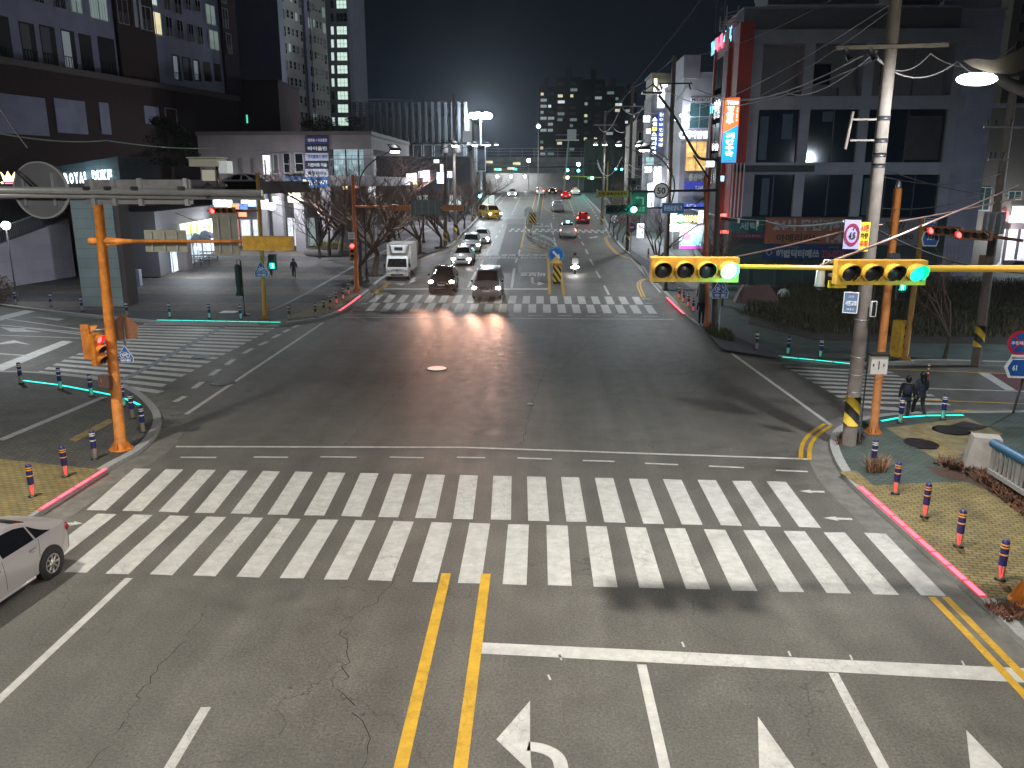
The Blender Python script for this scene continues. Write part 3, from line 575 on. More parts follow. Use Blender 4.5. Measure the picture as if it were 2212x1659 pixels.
BL = [(71, 1072.5, 'r', 'nearest bollard on the left pavement, with red glow, beside the silver car'), (142.5, 1030, 'r', 'second bollard on the left pavement with a red glow on its steel'),
 (205.5, 991.7, 'n', 'blue bollard on dark paving left of the orange pole foot'), (309.5, 933.7, 'n', 'bollard on the corner right of the orange pole, nearest the kerb curve'), (287, 903.7, 'n', 'bollard just behind the corner one right of the orange pole'),
 (267, 878, 't', 'bollard half hidden behind the tall orange pole'), (198, 856, 't', 'bollard behind the cyan strip left of the orange pole'), (131, 841, 't', 'middle bollard of three along the near cyan strip'), (46, 828.7, 'n', 'leftmost bollard at the end of the near cyan strip'),
 (34, 657, 'n', 'bollard under the globe lamp at the far left plaza edge'), (111, 663, 'n', 'bollard on plaza edge between globe lamp and tiled pillar'), (177.5, 672, 'n', 'bollard in front of the tiled pillar'), (275, 683, 'n', 'bollard just right of the tiled pillar'),
 (367, 685.6, 't', 'left bollard behind the far cyan strip'), (452.5, 688, 't', 'middle bollard behind the far cyan strip'), (520, 689.4, 't', 'bollard behind the far cyan strip beside the folded umbrella'), (625, 690.6, 'b', 'black and white bollard alone right of the yellow signal pole'),
 (682, 685.6, 'b', 'first bollard of the row curving to the distant crossing'), (700, 677, 'b', 'second bollard of the row curving to the distant crossing'), (713.5, 665.6, 'b', 'third bollard of the row curving to the distant crossing'), (727, 656.4, 'rb', 'fourth bollard of the row by the distant crossing, lit red'), (741, 647, 'rb', 'fifth bollard of the row by the distant crossing, lit red'), (753, 637, 'rb', 'last bollard of the row by the distant crossing, lit red'),
 (1467, 645.3, 'rb', 'farthest bollard of the row beside the right short red strip'), (1477, 653.8, 'rb', 'second farthest bollard beside the right short red strip'), (1486.5, 662.8, 'rb', 'third bollard beside the right short red strip'), (1497.4, 672.9, 'rb', 'nearest bollard of the row beside the right short red strip'), (1400, 557, 'b', 'lone bollard on the pavement near the concrete lamp pole'),
 (1634, 755, 'b', 'lone black bollard at the far right corner'), (1702, 766, 't', 'left of two teal bollards by the far right cyan strip'), (1772, 772.5, 't', 'right of two teal bollards by the far right cyan strip'), (1944, 914, 't', 'teal bollard in front of the two walkers'), (2036, 906, 't', 'teal bollard at the right end of the walkers cyan strip'),
 (1885, 1013, 'n', 'blue bollard in a tuft of dry grass on the right'), (1934, 1066.7, 'r', 'farthest red lit bollard on the right yellow paving'), (1997, 1117.5, 'r', 'second farthest red lit bollard on the right yellow paving'), (2070, 1181, 'r', 'third red lit bollard on the right yellow paving'), (2160, 1253, 'r', 'nearest red lit bollard on the right yellow paving')]
for u, v, k, lab in BL:
    p = G(u, v, KH); o = kinds[k]; loc = (p.x, p.y, p.z); rz = -.25 if u > 1106 else .9
    if k in used: dup(o, loc, rz, lab)
    else: used.add(k); o.location = loc; o.rotation_euler = (0, 0, rz); o['label'] = lab
for o in list(COL.objects):
    if o.name.startswith('bollard') and o.parent is None and 'label' in o: o['group'] = 'bollards along the kerbs'
p = G(2001, 836); t = T('lane_post', 'slim red and white flexible post standing in the right side street', 'marker post', tuple(p))
t.add('base', MB().lathe((0, 0, 0), [(0, 0), (.12, 0), (.1, .03), (.04, .05)], 12), BLACK); t.add('post', MB().cyl((0, 0, .03), (0, 0, .95), .04, n=12), mat('post_red', (.35, .04, .03), .5))
for z in (.55, .72, .88): t.add('reflective_band', MB().cyl((0, 0, z), (0, 0, z+.07), .043, n=12), BANDW)

# long cracks that wander through the asphalt
ck = MB(); rc = random.Random(5)
for pts in ([(452, 1300), (400, 1385), (330, 1450), (270, 1560), (180, 1670)], [(735, 1350), (755, 1430), (740, 1500), (800, 1590), (788, 1680)], [(1210, 690), (1195, 760), (1165, 830), (1140, 905), (1128, 960)], [(742, 965), (800, 905), (905, 800), (960, 705)], [(860, 1240), (820, 1300), (730, 1345)], [(1640, 700), (1560, 790), (1480, 860)], [(1370, 690), (1290, 720), (1210, 800)]):
    p = dense([tuple(q[:2]) for q in gp(pts)], .16); p = [(x+rc.gauss(0, .035), y+rc.gauss(0, .035)) for x, y in p]
    for a, b_ in zip(p, p[1:]):
        if rc.random() < .93: w = rc.uniform(.003, .009); d = (Vector(b_)-Vector(a)); d = d.normalized() if d.length else Vector((1, 0)); n_ = Vector((-d.y, d.x))*w; ck.poly([(a[0]-n_.x, a[1]-n_.y, .0035), (b_[0]-n_.x, b_[1]-n_.y, .0035), (b_[0]+n_.x, b_[1]+n_.y, .0035), (a[0]+n_.x, a[1]+n_.y, .0035)])
struct('road_crack', ck, mat('crack_dark', (.03, .027, .024), .9))
# ================================================================ SIGNALS, POLES, SIGNS
X = Vector((1, 0, 0)); Z = Vector((0, 0, 1)); Yv = Vector((0, 1, 0))
LENSM = mat('dark_lens', (.018, .02, .022), .35); TEALIN = mat('hood_inner', (.02, .02, .02), .7)
RLENS = REDL
def signal_head(t, c, n, lit=None, litm=None, rz=0, vert=False, s=1.0, body=SIGY, name='signal_head'):
    """a lamp housing of n lenses, facing -Y before rz; c is its centre"""
    M = Matrix.Translation(Vector(c)) @ Matrix.Rotation(rz, 4, 'Z')
    def put(mb): mb.v = [tuple(M @ Vector(v)) for v in mb.v]; return mb
    p = .36*s; L_ = p*n; b = MB()
    if vert: b.bx(-.19*s, .19*s, -.02, .22*s, -L_/2, L_/2)
    else: b.bx(-L_/2, L_/2, -.02, .2*s, -.2*s, .2*s)
    for k in range(1, n):
        q = -L_/2+k*p
        if vert: b.bx(-.192*s, .192*s, -.026, .222*s, q-.006, q+.006)
        else: b.bx(q-.006, q+.006, -.026, .205*s, -.202*s, .202*s)
    h = t.add(name, put(b), body)
    for k in range(n):
        q = -L_/2+(k+.5)*p; cx, cz = (0, -q) if vert else (q, 0)
        hood = MB(); R0 = .152*s; m_ = 20; vs = []; fs = []
        for i in range(m_+1):
            a = -.62*math.pi+math.pi*1.24*2*i/m_/1.0*.5*2*.5+0 if False else math.pi/2+(-.80+1.60*i/m_)*math.pi
            dep = .30*s*(.55+.45*max(0, math.sin(a))) if math.sin(a) > -.2 else .30*s*.42
            for rr, y in ((R0, -.02), (R0, -dep), (R0-.012*s, -dep), (R0-.012*s, -.02)): vs.append((cx+rr*math.cos(a), y, cz+rr*math.sin(a)))
        for i in range(m_): fs += [(i*4+j, i*4+(j+1) % 4, (i+1)*4+(j+1) % 4, (i+1)*4+j) for j in range(4)]
        hood.slot(0).quadv(vs, fs)
        hood.m = [1 if j % 4 == 2 else 0 for j in range(len(hood.f))]
        t.add('hood', put(hood), [body, TEALIN if not (lit == k) else mat('hood_painted_glow_'+litm.name, (.02, .5, .4) if 'green' in litm.name else (.5, .03, .03), .5)], h)  # the lit lamp's glow is painted into its hood's inner colour
        l = MB(); l.lathe((0, 0, 0), [(0, .05), (.06, .045), (.11, .028), (.138, 0)], 20)
        l.v = [(cx+x*s, -.022-z*s, cz-y*s) for x, y, z in l.v]
        t.add('lens', put(l), litm if lit == k else LENSM, h, label='lit lens' if lit == k else None)
    return h
def flange(mb, r=.32, n=12, top=.42, rp=.13):
    mb.lathe((0, 0, 0), [(0, 0), (r, 0), (r, .03), (rp, .03)], 20)
    for k in range(8):
        a = 2*math.pi*k/8; d = Vector((math.cos(a), math.sin(a), 0)); q = Vector((-d.y, d.x, 0))*.008
        mb.quadv([d*rp*.9+q+Z*.03, d*r*.95+q+Z*.03, d*rp*.9+q+Z*top, d*rp*.9-q+Z*.03, d*r*.95-q+Z*.03, d*rp*.9-q+Z*top], [(0, 1, 2), (3, 5, 4), (1, 4, 5, 2), (0, 3, 4, 1)])
    return mb

# ---- near right signal mast: its long yellow arm crosses the right half of the picture
b0 = G(2222, 1302, KH); t = T('signal_mast', 'tall orange mast at right edge holding a long yellow arm over the road', 'signal mast', tuple(b0))
za = VZ(b0.x, b0.y, 583); t.add('base_flange', flange(MB(), .36, rp=.15, top=.5), ORANGE)
t.add('pole', MB().tube([(0, 0, .03), (0, 0, 3), (0, 0, 7.4)], [.15, .135, .11], 18), ORANGE)
A = AY(1420, 573, b0.y); Bm = AY(1812, 580, b0.y)
arm = MB(); arm.tube([(b0.x, b0.y, za+.02), (Bm.x+.1, b0.y, Bm.z)], [.065, .052], 12); arm.tube([(Bm.x+.35, b0.y+.02, Bm.z), (A.x+.1, b0.y+.02, A.z)], [.043, .036], 12)
arm.tube([(Bm.x-.05, b0.y, Bm.z), (Bm.x+.15, b0.y, Bm.z)], .062, 12)
t.add('arm', arm, ARMY, world=True)
br = MB()
for x, zz in ((Bm.x-.03, Bm.z), (A.x-.02, A.z)): br.box((x, b0.y+.05, zz), (.06, .1, .34)); br.box((x-.05, b0.y+.05, zz+.12), (.1, .14, .05)); br.box((x-.05, b0.y+.05, zz-.12), (.1, .14, .05))
t.add('clamp', br, mat('clamp_steel', (.35, .25, .15), .5, .5), world=True)
c2 = AY(1904, 589, b0.y-.22); c1 = AY(1501, 583, b0.y-.22)
for c, nm, lab in ((c1, 4, 'left'), (c2, 4, 'right')):
    w = (AY(1595, 580, b0.y).x-AY(1408, 580, b0.y).x)/1.44
    tt = T('traffic_signal', ('yellow four lamp signal at the tip of the arm, green lamp lit' if lab == 'left' else 'yellow four lamp signal before the utility pole, green lamp lit'), 'traffic signal', tuple(c), group='four lamp signals on the yellow arm')
    signal_head(tt, (0, 0, 0), 4, 3, TEALL if lab == 'left' else TEALR, s=w)
    if lab == 'left': lamp('signal_green_light', 'POINT', (c.x+.62*w, c.y-.4, c.z-.05), 12, (.05, 1, .75), r=.1)
    else: lamp('signal_green_light', 'POINT', (c.x+.62*w, c.y-.4, c.z-.05), 4, (.05, 1, .75), r=.1)
# hanging dome camera on that arm, stay rods
c = AY(1770, 618, b0.y+.1); t = T('dome_camera', 'white dome camera hanging under the yellow arm', 'camera', tuple(c))
t.add('bracket', MB().tube([(.5, 0, .42), (.05, 0, .46), (0, 0, .3)], .018, 8), STEEL); t.add('housing', MB().lathe((0, 0, 0), [(0, .3), (.05, .3), (.075, .26), (.08, .05), (.095, .0), (.06, -.005)], 16), mat('camera_white', (.6, .6, .58), .4)); t.add('lens_dome', MB().ball((0, 0, 0), .07, 14, 8), GLASS)
# vertical heads on that mast at the frame's edge
tt = T('traffic_signal', 'vertical signal head at the right frame edge with red lamp lit', 'traffic signal', (b0.x+.02, b0.y-.35, VZ(b0.x, b0.y, 925)-.1))
signal_head(tt, (0, 0, 0), 3, 0, REDL, rz=R_(-55), vert=True, s=.95)

# ---- utility poles of concrete
def concrete_pole(u, v, utop, vtop, r0, r1, label, band=None, ztop=None, group=None, h=KH, arms=()):
    p = G(u, v, h); zt_ = ztop or VZ(p.x, p.y, vtop); top = AY(utop, vtop, p.y)
    t = T('utility_pole', label, 'utility pole', tuple(p), group=group); dz = zt_-p.z; lx = (top.x-p.x) if utop is not None else 0
    sh = MB(); pr = [(0, 0, -.1)]+[(lx*k/6, 0, dz*k/6) for k in range(1, 7)]; sh.tube(pr, [r0+(r1-r0)*k/6 for k in range(7)], 18); t.add('shaft', sh, CONC)
    if band:
        z0, z1 = VZ(p.x, p.y, band[1])-p.z, VZ(p.x, p.y, band[0])-p.z; f0, f1 = z0/dz, z1/dz
        t.add('warning_band', MB().tube([(lx*f0, 0, z0), (lx*f1, 0, z1)], [r0+(r1-r0)*f0+.012, r0+(r1-r0)*f1+.012], 18), YB)
    for z in arms:
        a = MB(); a.box((lx*z/dz, -.05, z), (1.9, .09, .09)); t.add('crossarm', a, STEEL)
        for k in (-.85, -.3, .3, .85): t.add('insulator', MB().lathe((lx*z/dz+k, -.05, z+.04), [(.02, 0), (.05, .03), (.05, .06), (.025, .08), (.045, .11), (.02, .17), (0, .18)], 10), mat('insulator_ceramic', (.35, .33, .3), .3))
    t.bp = p; t.lx = lx; t.dz = dz; return t
u1 = concrete_pole(1833, 960, 1935, 0, .215, .15, 'large concrete utility pole in front of the right building with yellow black wrap', band=(855, 917), ztop=16.5)
pp = u1.bp
def up(z): return Vector((pp.x+u1.lx*(z-pp.z)/u1.dz, pp.y, z))
for v in (690, 770, 808, 845): z = VZ(pp.x, pp.y, v); q = up(z); u1.add('strap', MB().cyl((q.x, q.y, z), (q.x, q.y, z+.03), .212, n=16), STEEL, world=True)
def pz(v): return VZ(pp.x, pp.y, v)
z = pz(783); q = up(z); cab = MB().bx(q.x+.3, q.x+.78, q.y-.3, q.y-.02, pz(803), pz(765)); hd = T('control_cabinet', 'pale grey control cabinet strapped to the large concrete pole', 'control box', (q.x+.54, q.y-.16, pz(803)))
hd.add('body', cab, mat('cabinet_grey', (.48, .46, .43), .5, noise=.1), world=True); hd.add('roof', MB().bx(q.x+.27, q.x+.81, q.y-.34, q.y+.02, pz(764), pz(760)), DARKM, world=True)
hd.add('handle', MB().bx(q.x+.51, q.x+.53, q.y-.32, q.y-.3, pz(792), pz(775)), DARKM, world=True)
for k in (0, 1): hd.add('vent', MB().bx(q.x+.35+k*.3, q.x+.38+k*.3, q.y-.315, q.y-.3, pz(786), pz(781)), DARKM, world=True)
cb = MB(); cb.tube([(q.x+.22, q.y-.1, pz(545)), (q.x+.2, q.y-.16, pz(650)), (q.x+.24, q.y-.16, pz(800)), (q.x+.28, q.y-.1, pz(950))], .022, 6); single('cable', cb, BLACK, 'black cable running down the large concrete pole', 'cable')
q = up(pz(103)); ca = MB().box((q.x-.05, q.y-.2, q.z), (3.0, .1, .1), ry=-.02); u1.add('crossarm', ca, CONC, world=True)
for k in (-1.3, -.65): u1.add('insulator', MB().tube([(q.x+k, q.y-.2, q.z-.05), (q.x+k+.15, q.y-.3, q.z-.35)], [.07, .09], 10), BLACK, world=True)
q = up(pz(278)); rk = MB(); x1 = AY(1838, 260, pp.y).x
rk.box(((q.x+x1)/2, q.y, pz(258)), (q.x-x1, .05, .05)); rk.box(((q.x+x1)/2, q.y, pz(303)), (q.x-x1-.05, .05, .05)); rk.tube([(x1+.03, q.y, pz(241)), (x1-.08, q.y, pz(322))], .045, 10); u1.add('cable_bracket', rk, CONC, world=True)
for v in (256, 304, 335, 358): z = pz(v); q = up(z); u1.add('collar', MB().cyl((q.x, q.y, z-.06), (q.x, q.y, z+.06), .19, n=14), DARKM, world=True)
def board(name, label, cat, u0, v0, u1_, v1, Y, col, texts=(), rz=0, frame=None, glowm=None, th=.05, group=None, parts=()):
    """a flat board seen between two pixel corners at distance Y; texts: (string, x0,y0,x1,y1 as fractions from top left, material, bold)"""
    x0, x1, z0, z1 = rect(u0, v0, u1_, v1, Y); w, h = x1-x0, z1-z0
    t = T(name, label, cat, ((x0+x1)/2, Y, z0), rz, group); t.w = w; t.h = h
    t.add('board', MB().bx(-w/2, w/2, 0, th, 0, h), glowm or col)
    if frame:
        f = .04*h; m_ = MB(); m_.bx(-w/2-f, w/2+f, -.012, th+.01, h, h+f).bx(-w/2-f, w/2+f, -.012, th+.01, -f, 0).bx(-w/2-f, -w/2, -.012, th+.01, 0, h).bx(w/2, w/2+f, -.012, th+.01, 0, h); t.add('frame', m_, frame)
    for i, (s, a, b_, c_, d, m_, bo) in enumerate(texts):
        mb = MB(); mb.text(s, (-w/2+w*(a+c_)/2, -.016, h-h*(b_+d)/2), X, Z, w*(c_-a), h*(d-b_), bo); t.add('lettering', mb, m_)
    return t
TW = mat('letter_white', (.75, .75, .73), .5); TB = mat('letter_black', (.015, .015, .015), .5); TRD = mat('letter_red', (.5, .03, .03), .5); TY = mat('letter_yellow', (.7, .5, .05), .5)
SB = mat('sign_blue', (.015, .09, .32), .45); SG = mat('sign_green', (.01, .16, .1), .5); SW = mat('sign_white', (.7, .7, .7), .45); SY = mat('sign_yellow', (.72, .52, .03), .45); SR = mat('sign_red', (.5, .02, .03), .45)
Yp = pp.y-.3
lw = board('weight_limit_sign', 'square white sign with red ring reading 4.5t on the concrete pole', 'road sign', 1824, 475, 1857, 538, Yp, mat('sign_lilac', (.36, .32, .55), .4), [('4.5', .3, .42, .72, .66, TB, .04), ('t', .52, .26, .62, .36, TB, .04)], rz=R_(-14))
rg = MB(); rg.ring((0, -.02, lw.h*.5), .35*lw.w, .47*lw.w, .015); rg.v = [(x, y, lw.h*.5+(z-lw.h*.5)*1.55) for x, y, z in rg.v]; lw.add('red_ring', rg, mat('ring_dark_red', (.22, .012, .05), .5))
board('notice_board', 'narrow yellow notice board beside the 4.5t sign', 'sign', 1857, 480, 1877, 543, Yp-.06, SY, [('4.5톤', .08, .08, .92, .3, TRD, .03), ('차량', .1, .36, .9, .56, TB, .03), ('우회', .1, .62, .9, .84, TRD, .03)], rz=R_(-10))
board('name_sign', 'blue name sign 서현교회 on the concrete pole above the cabinet', 'sign', 1824, 633, 1851, 675, Yp, mat('sign_bluegrey', (.1, .17, .3), .5), [('서현교회', .1, .38, .95, .66, TW, .03), ('교회', .3, .12, .7, .24, TW, 0), ('031', .25, .78, .75, .88, TW, 0)], rz=R_(-25), frame=SW)
board('reflector_plate', 'white framed black reflector plate strapped right of the concrete pole', 'sign', 1882, 652, 1893, 683, Yp, TB, frame=SW, rz=.3)
board('notice_plate', 'small yellow plate hanging behind the right signal box', 'sign', 1790, 606, 1829, 622, b0.y+.35, SY, [('신호위반단속', .08, .3, .92, .75, TB, .02)])

def steel_pole(name, label, u, v, utop, vtop, r0, r1, m, h=KH, cap=None, extra=None):
    p = G(u, v, h); z = VZ(p.x, p.y, vtop); top = AY(utop, vtop, p.y); t = T(name, label, 'pole' if 'signal' not in name else 'signal pole', tuple(p)); lx = top.x-p.x; dz = z-p.z
    t.add('pole', MB().tube([(0, 0, 0), (lx*.5, 0, dz*.5), (lx, 0, dz)], [r0, (r0+r1)/2, r1], 16), m); t.add('base_plate', flange(MB(), r0*2.1, rp=r0, top=.3), m)
    if cap: t.add('cap_lamp', MB().lathe((lx, 0, dz), [(r1*.7, 0), (r1*.75, .06), (r1*.6, .1), (r1*.5, .2), (0, .24)], 12), DARKM)
    t.p = p; t.lx = lx; t.dz = dz; t.at = lambda zz: Vector((p.x+lx*(zz-p.z)/dz, p.y, zz)); t.z = lambda vv: VZ(p.x, p.y, vv); return t
ORB = mat('weathered_orange', (.36, .13, .03), .6, noise=.3, nscale=4)
p6 = steel_pole('signal_pole', 'rust orange pole with a dark cap standing beside the large concrete pole', 1886, 935, 1940, 407, .13, .12, ORB, cap=True)
q = p6.at(p6.z(556)); sp = T('horn_speaker', 'small dark speaker box tied to the rust orange pole', 'speaker', tuple(q)); sp.add('body', MB().box((0, -.2, 0), (.25, .25, .3)).cyl((-.05, -.32, .0), (-.02, -.5, .02), .07, .11), DARKM); sp.add('bracket', MB().box((.02, -.02, -.1), (.4, .06, .05)), STEEL)
# pedestrian green signal under the right box
def ped_signal(label, c, s, litm, lit_low=True, rz=0):
    t = T('pedestrian_signal', label, 'pedestrian signal', tuple(c), rz); t.add('housing', MB().bx(-.2*s, .2*s, 0, .22*s, -.42*s, .42*s), mat('ped_housing', (.03, .035, .035), .5))
    for k, zc in enumerate((.2*s, -.2*s)):
        on = (k == 1) == lit_low
        t.add('screen', MB().bx(-.15*s, .15*s, -.012, 0, zc-.15*s, zc+.15*s), mat('ped_screen_'+('g' if litm is TEALL else 'r'), (0, .3, .22) if litm is TEALL else (.3, .01, .01), .5, em=(0, .9, .6) if litm is TEALL else (1, .03, .03), es=1.0) if on else LENSM, label='lit screen' if on else None)
        f = MB(); o = (0, -.02, zc); f.ball((0, -.02, zc+.09*s), .025*s, 10, 6); f.bx(-.03*s, .03*s, -.026, -.014, zc-.02*s, zc+.06*s); f.tube([(0, -.02, zc-.02*s), (-.045*s, -.02, zc-.12*s)], .014*s, 6); f.tube([(0, -.02, zc-.02*s), (.045*s, -.02, zc-.12*s)], .014*s, 6); f.tube([(-.02*s, -.02, zc+.05*s), (-.06*s, -.02, zc-.01*s)], .012*s, 6); f.tube([(.02*s, -.02, zc+.05*s), (.06*s, -.02, zc-.01*s)], .012*s, 6)
        t.add('walking_figure', f, litm if on else DARKM)
        t.add('hood', MB().bx(-.18*s, .18*s, -.16*s, 0, zc+.16*s, zc+.175*s).bx(-.18*s, -.165*s, -.14*s, 0, zc-.1*s, zc+.16*s).bx(.165*s, .18*s, -.14*s, 0, zc-.1*s, zc+.16*s), BLACK)
    return t
P7 = steel_pole('signal_pole', 'mustard signal pole across the right side street', 1955, 777, 1994, 470, .13, .10, mat('mustard_paint', (.36, .2, .04), .6, noise=.25))
ped_signal('green pedestrian signal lit under the right yellow signal box', AY(1948, 629, P7.p.y-.6), .95, TEALL, False)
# box of the vertical signal seen from behind on P7, its red-lit arm above
q = P7.at(P7.z(730)); tt = T('traffic_signal', 'yellow vertical signal on the mustard pole seen from its back', 'traffic signal', (q.x-.42, q.y-.05, q.z)); signal_head(tt, (0, 0, 0), 4, None, None, rz=R_(125), vert=True, s=1.15)
tt.add('bracket', MB().box((.22, 0, .7), (.4, .04, .04)), STEEL)
q0 = P7.at(P7.z(488)); arm = MB().tube([q0, AY(2060, 500, P7.p.y-1.5), AY(2210, 520, P7.p.y-3.5)], [.09, .075, .06], 10); P7.add('arm', arm, BRONZ, world=True)
for u, v, Yo, lab in ((2040, 499, 1.6, 'near signal of two red lit ones'), (2102, 508, 2.6, 'far signal of two red lit ones')):
    c = AY(u, v, P7.p.y-Yo); tt = T('traffic_signal', '%s on the arm over the right side street' % ('left' if u == 2040 else 'right')+' horizontal signal with red lamp lit', 'traffic signal', tuple(c)); signal_head(tt, (0, 0, 0), 4, 0, REDL, rz=R_(-52), s=.95, body=BRONZ)
board('street_name_sign', 'small blue street sign on the mustard pole arm', 'sign', 1998, 472, 2024, 486, P7.p.y-.5, SB, [('달천길', .12, .25, .88, .75, TW, .02)], frame=SW)
hx = T('route_sign', 'blue six sided plate hanging on the mustard pole', 'sign', tuple(AY(2010, 516, P7.p.y-.5)), R_(-10)); pts = [(-.5, 0), (-.38, .32), (.38, .32), (.5, 0), (.38, -.32), (-.38, -.32)]
hx.add('border', MB().ext([(x*.72, y*1.0) for x, y in pts], (0, 0, 0), X, Z, -.03), SW); hx.add('plate', MB().ext([(x*.62, y*.84) for x, y in pts], (0, -.006, 0), X, Z, .012), SB); hx.add('lettering', MB().text('331', (0, -.03, .05), X, Z, .3, .2, .03), TW)
for i, u in enumerate((2148,)):
    bk = T('blank_sign', 'grey ribbed back of a sign board near the leaning concrete pole', 'sign', tuple(AY(u, 482, P7.p.y-2.5)), R_(25)); m_ = MB().bx(-.65, .65, 0, .03, -.45, .45); bk.add('board', m_, STEEL)
    for k in (-.4, 0, .4): bk.add('rib', MB().bx(k-.02, k+.02, -.05, 0, -.45, .45), STEEL)
u8 = concrete_pole(2108, 785, 2192, 175, .21, .15, 'concrete utility pole leaning right beyond the side street with yellow black wrap', band=(702, 748), ztop=VZ(*G(2108, 785, KH)[:2], 165))
q8 = u8.bp
for v, w in ((275, 1.6), (345, .9)):
    z = VZ(q8.x, q8.y, v); xx = q8.x+u8.lx*(z-q8.z)/u8.dz; a = MB().box((xx-.3, q8.y-.2, z), (w, .08, .08)); u8.add('crossarm', a, STEEL, world=True)
    for k in (-.7, -.35, .3): u8.add('insulator', MB().lathe((xx-.3+k*w*.6, q8.y-.2, z), [(.03, .0), (.06, .08), (.03, .14), (.06, .2), (.03, .3), (0, .31)], 8), DARKM, world=True)
tr = MB(); z = VZ(q8.x, q8.y, 310); u8.add('riser_tube', MB().cyl((q8.x+1.25, q8.y-.2, z-1.2), (q8.x+1.55, q8.y-.2, z+2.2), .06, n=8), ALU, world=True)

# ---- orange pole of the near left corner
b = G(262, 970, KH); pl = steel_pole('signal_pole', 'tall orange signal pole on the near left corner', 262, 970, 208, 398, .165, .125, ORANGE)
q = pl.at(pl.z(521)); q2 = AY(560, 522, pl.p.y-.1); am = MB(); am.tube([q+X*.0, q+X*.9], [.09, .06], 12); am.tube([q+X*.1+Z*.08, q+X*.95+Z*.01], .04, 8); am.tube([q+X*.1-Z*.1, q+X*.95-Z*.01], .04, 8); am.tube([q+X*.9, Vector((q2.x, q.y, q2.z))], [.055, .038], 12); am.tube([q-X*.35, q], .1, 12)
pl.add('arm', am, ORANGE, world=True)
c = AY(582, 525, q.y+.1); tt = T('traffic_signal', 'yellow horizontal signal box seen from behind at the end of the left orange arm', 'traffic signal', tuple(c)); signal_head(tt, (0, 0, 0), 4, None, None, rz=R_(178), s=.98)
def back_board(label, u0, v0, u1_, v1, Y, nrib=2, m=None, rz=0):
    x0, x1, z0, z1 = rect(u0, v0, u1_, v1, Y); t = T('blank_sign', label, 'sign', ((x0+x1)/2, Y, z0), rz); w = x1-x0; h = z1-z0
    t.add('board', MB().bx(-w/2, w/2, 0, .03, 0, h), m or mat('sign_back_grey', (.24, .24, .2), .5, .3, noise=.25, nscale=3))
    for k in range(nrib): xx = -w/2+w*(k+.5)/nrib*.9+w*.05*(.5); t.add('rib', MB().bx(xx-.025, xx+.025, -.03, 0, h*.08, h*.92), STEEL)
    return t
back_board('wide blank back of a sign on the left orange arm', 313, 497, 403, 544, q.y+.12, 3); back_board('tall blank back of a sign on the left orange arm beside the yellow box', 460, 461, 514, 553, q.y+.12, 2)
for ua, ub, la in (((213, 750), 78, 'back'), ((229, 750), -62, 'red')):
    pass
q = pl.at(pl.z(737)); tt = T('traffic_signal', 'orange signal housing on the left orange pole turned away from view', 'traffic signal', (q.x-.62, q.y-.05, q.z)); signal_head(tt, (0, 0, 0), 3, None, None, rz=R_(120), vert=True, s=.9, body=ORANGE)
q = pl.at(pl.z(750)); tt = T('traffic_signal', 'orange vertical signal with red lamp lit on the left orange pole', 'traffic signal', (q.x-.2, q.y-.32, q.z)); signal_head(tt, (0, 0, 0), 3, 0, REDL, rz=R_(68), vert=True, s=.85, body=ORANGE)
pl.add('bracket', MB().tube([(q.x-.5, q.y-.1, q.z+.52), (q.x+.1, q.y-.1, q.z+.56)], .02, 8), STEEL, world=True)
q = pl.at(pl.z(818)); bx_ = T('push_button_box', 'brown control box on the left orange pole', 'control box', (q.x-.12, q.y-.3, q.z)); bx_.add('body', MB().box((0, 0, 0), (.32, .2, .36)), mat('brown_box', (.1, .06, .05), .5)); bx_.add('handle', MB().box((-.06, -.105, .05), (.015, .02, .12)), STEEL)
c = AY(268, 712, pl.p.y+.4); ts = T('warning_sign', 'back of a rust coloured pentagon sign behind the left orange pole', 'road sign', tuple(c), R_(30)); ts.add('board', MB().ext([(-.32, -.3), (.32, -.3), (.4, .1), (0, .5), (-.4, .1)], (0, 0, 0), X, Z, -.02), BRONZ); ts.add('post', MB().cyl((0, -.04, -.6), (0, -.04, .3), .022, n=8), STEEL)
def bike_sign(label, u, v, Y, s, h=None, post_to=None):
    c = AY(u, v, Y); t = T('bicycle_sign', label, 'road sign', tuple(c), R_(12)); pts = [(-.42, -.5), (.42, -.5), (.48, -.18), (.0, .62), (-.48, -.18)]
    t.add('border', MB().ext([(x*s, y*s) for x, y in pts], (0, 0, 0), X, Z, -.02), SW); t.add('board', MB().ext([(x*s*.93, y*s*.93) for x, y in pts], (0, -.004, 0), X, Z, .006), SB)
    b = MB(); y_ = -.02
    for k in (-.17, .17): b.ring((k*s, y_, -.02*s), .10*s, .125*s, .006, n=18)
    for p0, p1 in (((-.17, -.02), (-.07, .16)), ((-.07, .16), (.1, .16)), ((.1, .16), (0, -.02)), ((0, -.02), (-.07, .16)), ((.17, -.02), (.08, .22)), ((-.12, .22), (-.05, .22)), ((0, -.02), (-.17, -.02))): b.tube([(p0[0]*s, y_, p0[1]*s), (p1[0]*s, y_, p1[1]*s)], .014*s, 5)
    b.bx(-.4*s, .4*s, y_, y_+.004, -.2*s, -.185*s); t.add('bicycle_symbol', b, TW); t.add('lettering', MB().text('자전거횡단', (0, y_, -.34*s), X, Z, .62*s, .16*s, .03), TW); t.add('post', MB().cyl((0, .03, -.2*s), (0, .03, .95*s), .02, n=8), STEEL); return t
bike_sign('blue bicycle crossing sign beside the left orange pole', 270.5, 767, pl.p.y+.1, .47)
P2 = steel_pole('signal_pole', 'ochre signal pole at the plaza edge behind the left side street', 573, 686, 556, 374, .14, .1, mat('ochre_paint', (.42, .22, .03), .6, noise=.2))
q = P2.at(P2.z(455)); P2.add('arm', MB().tube([q, AY(448, 455, P2.p.y-.3)], [.07, .05], 10), BRONZ, world=True)
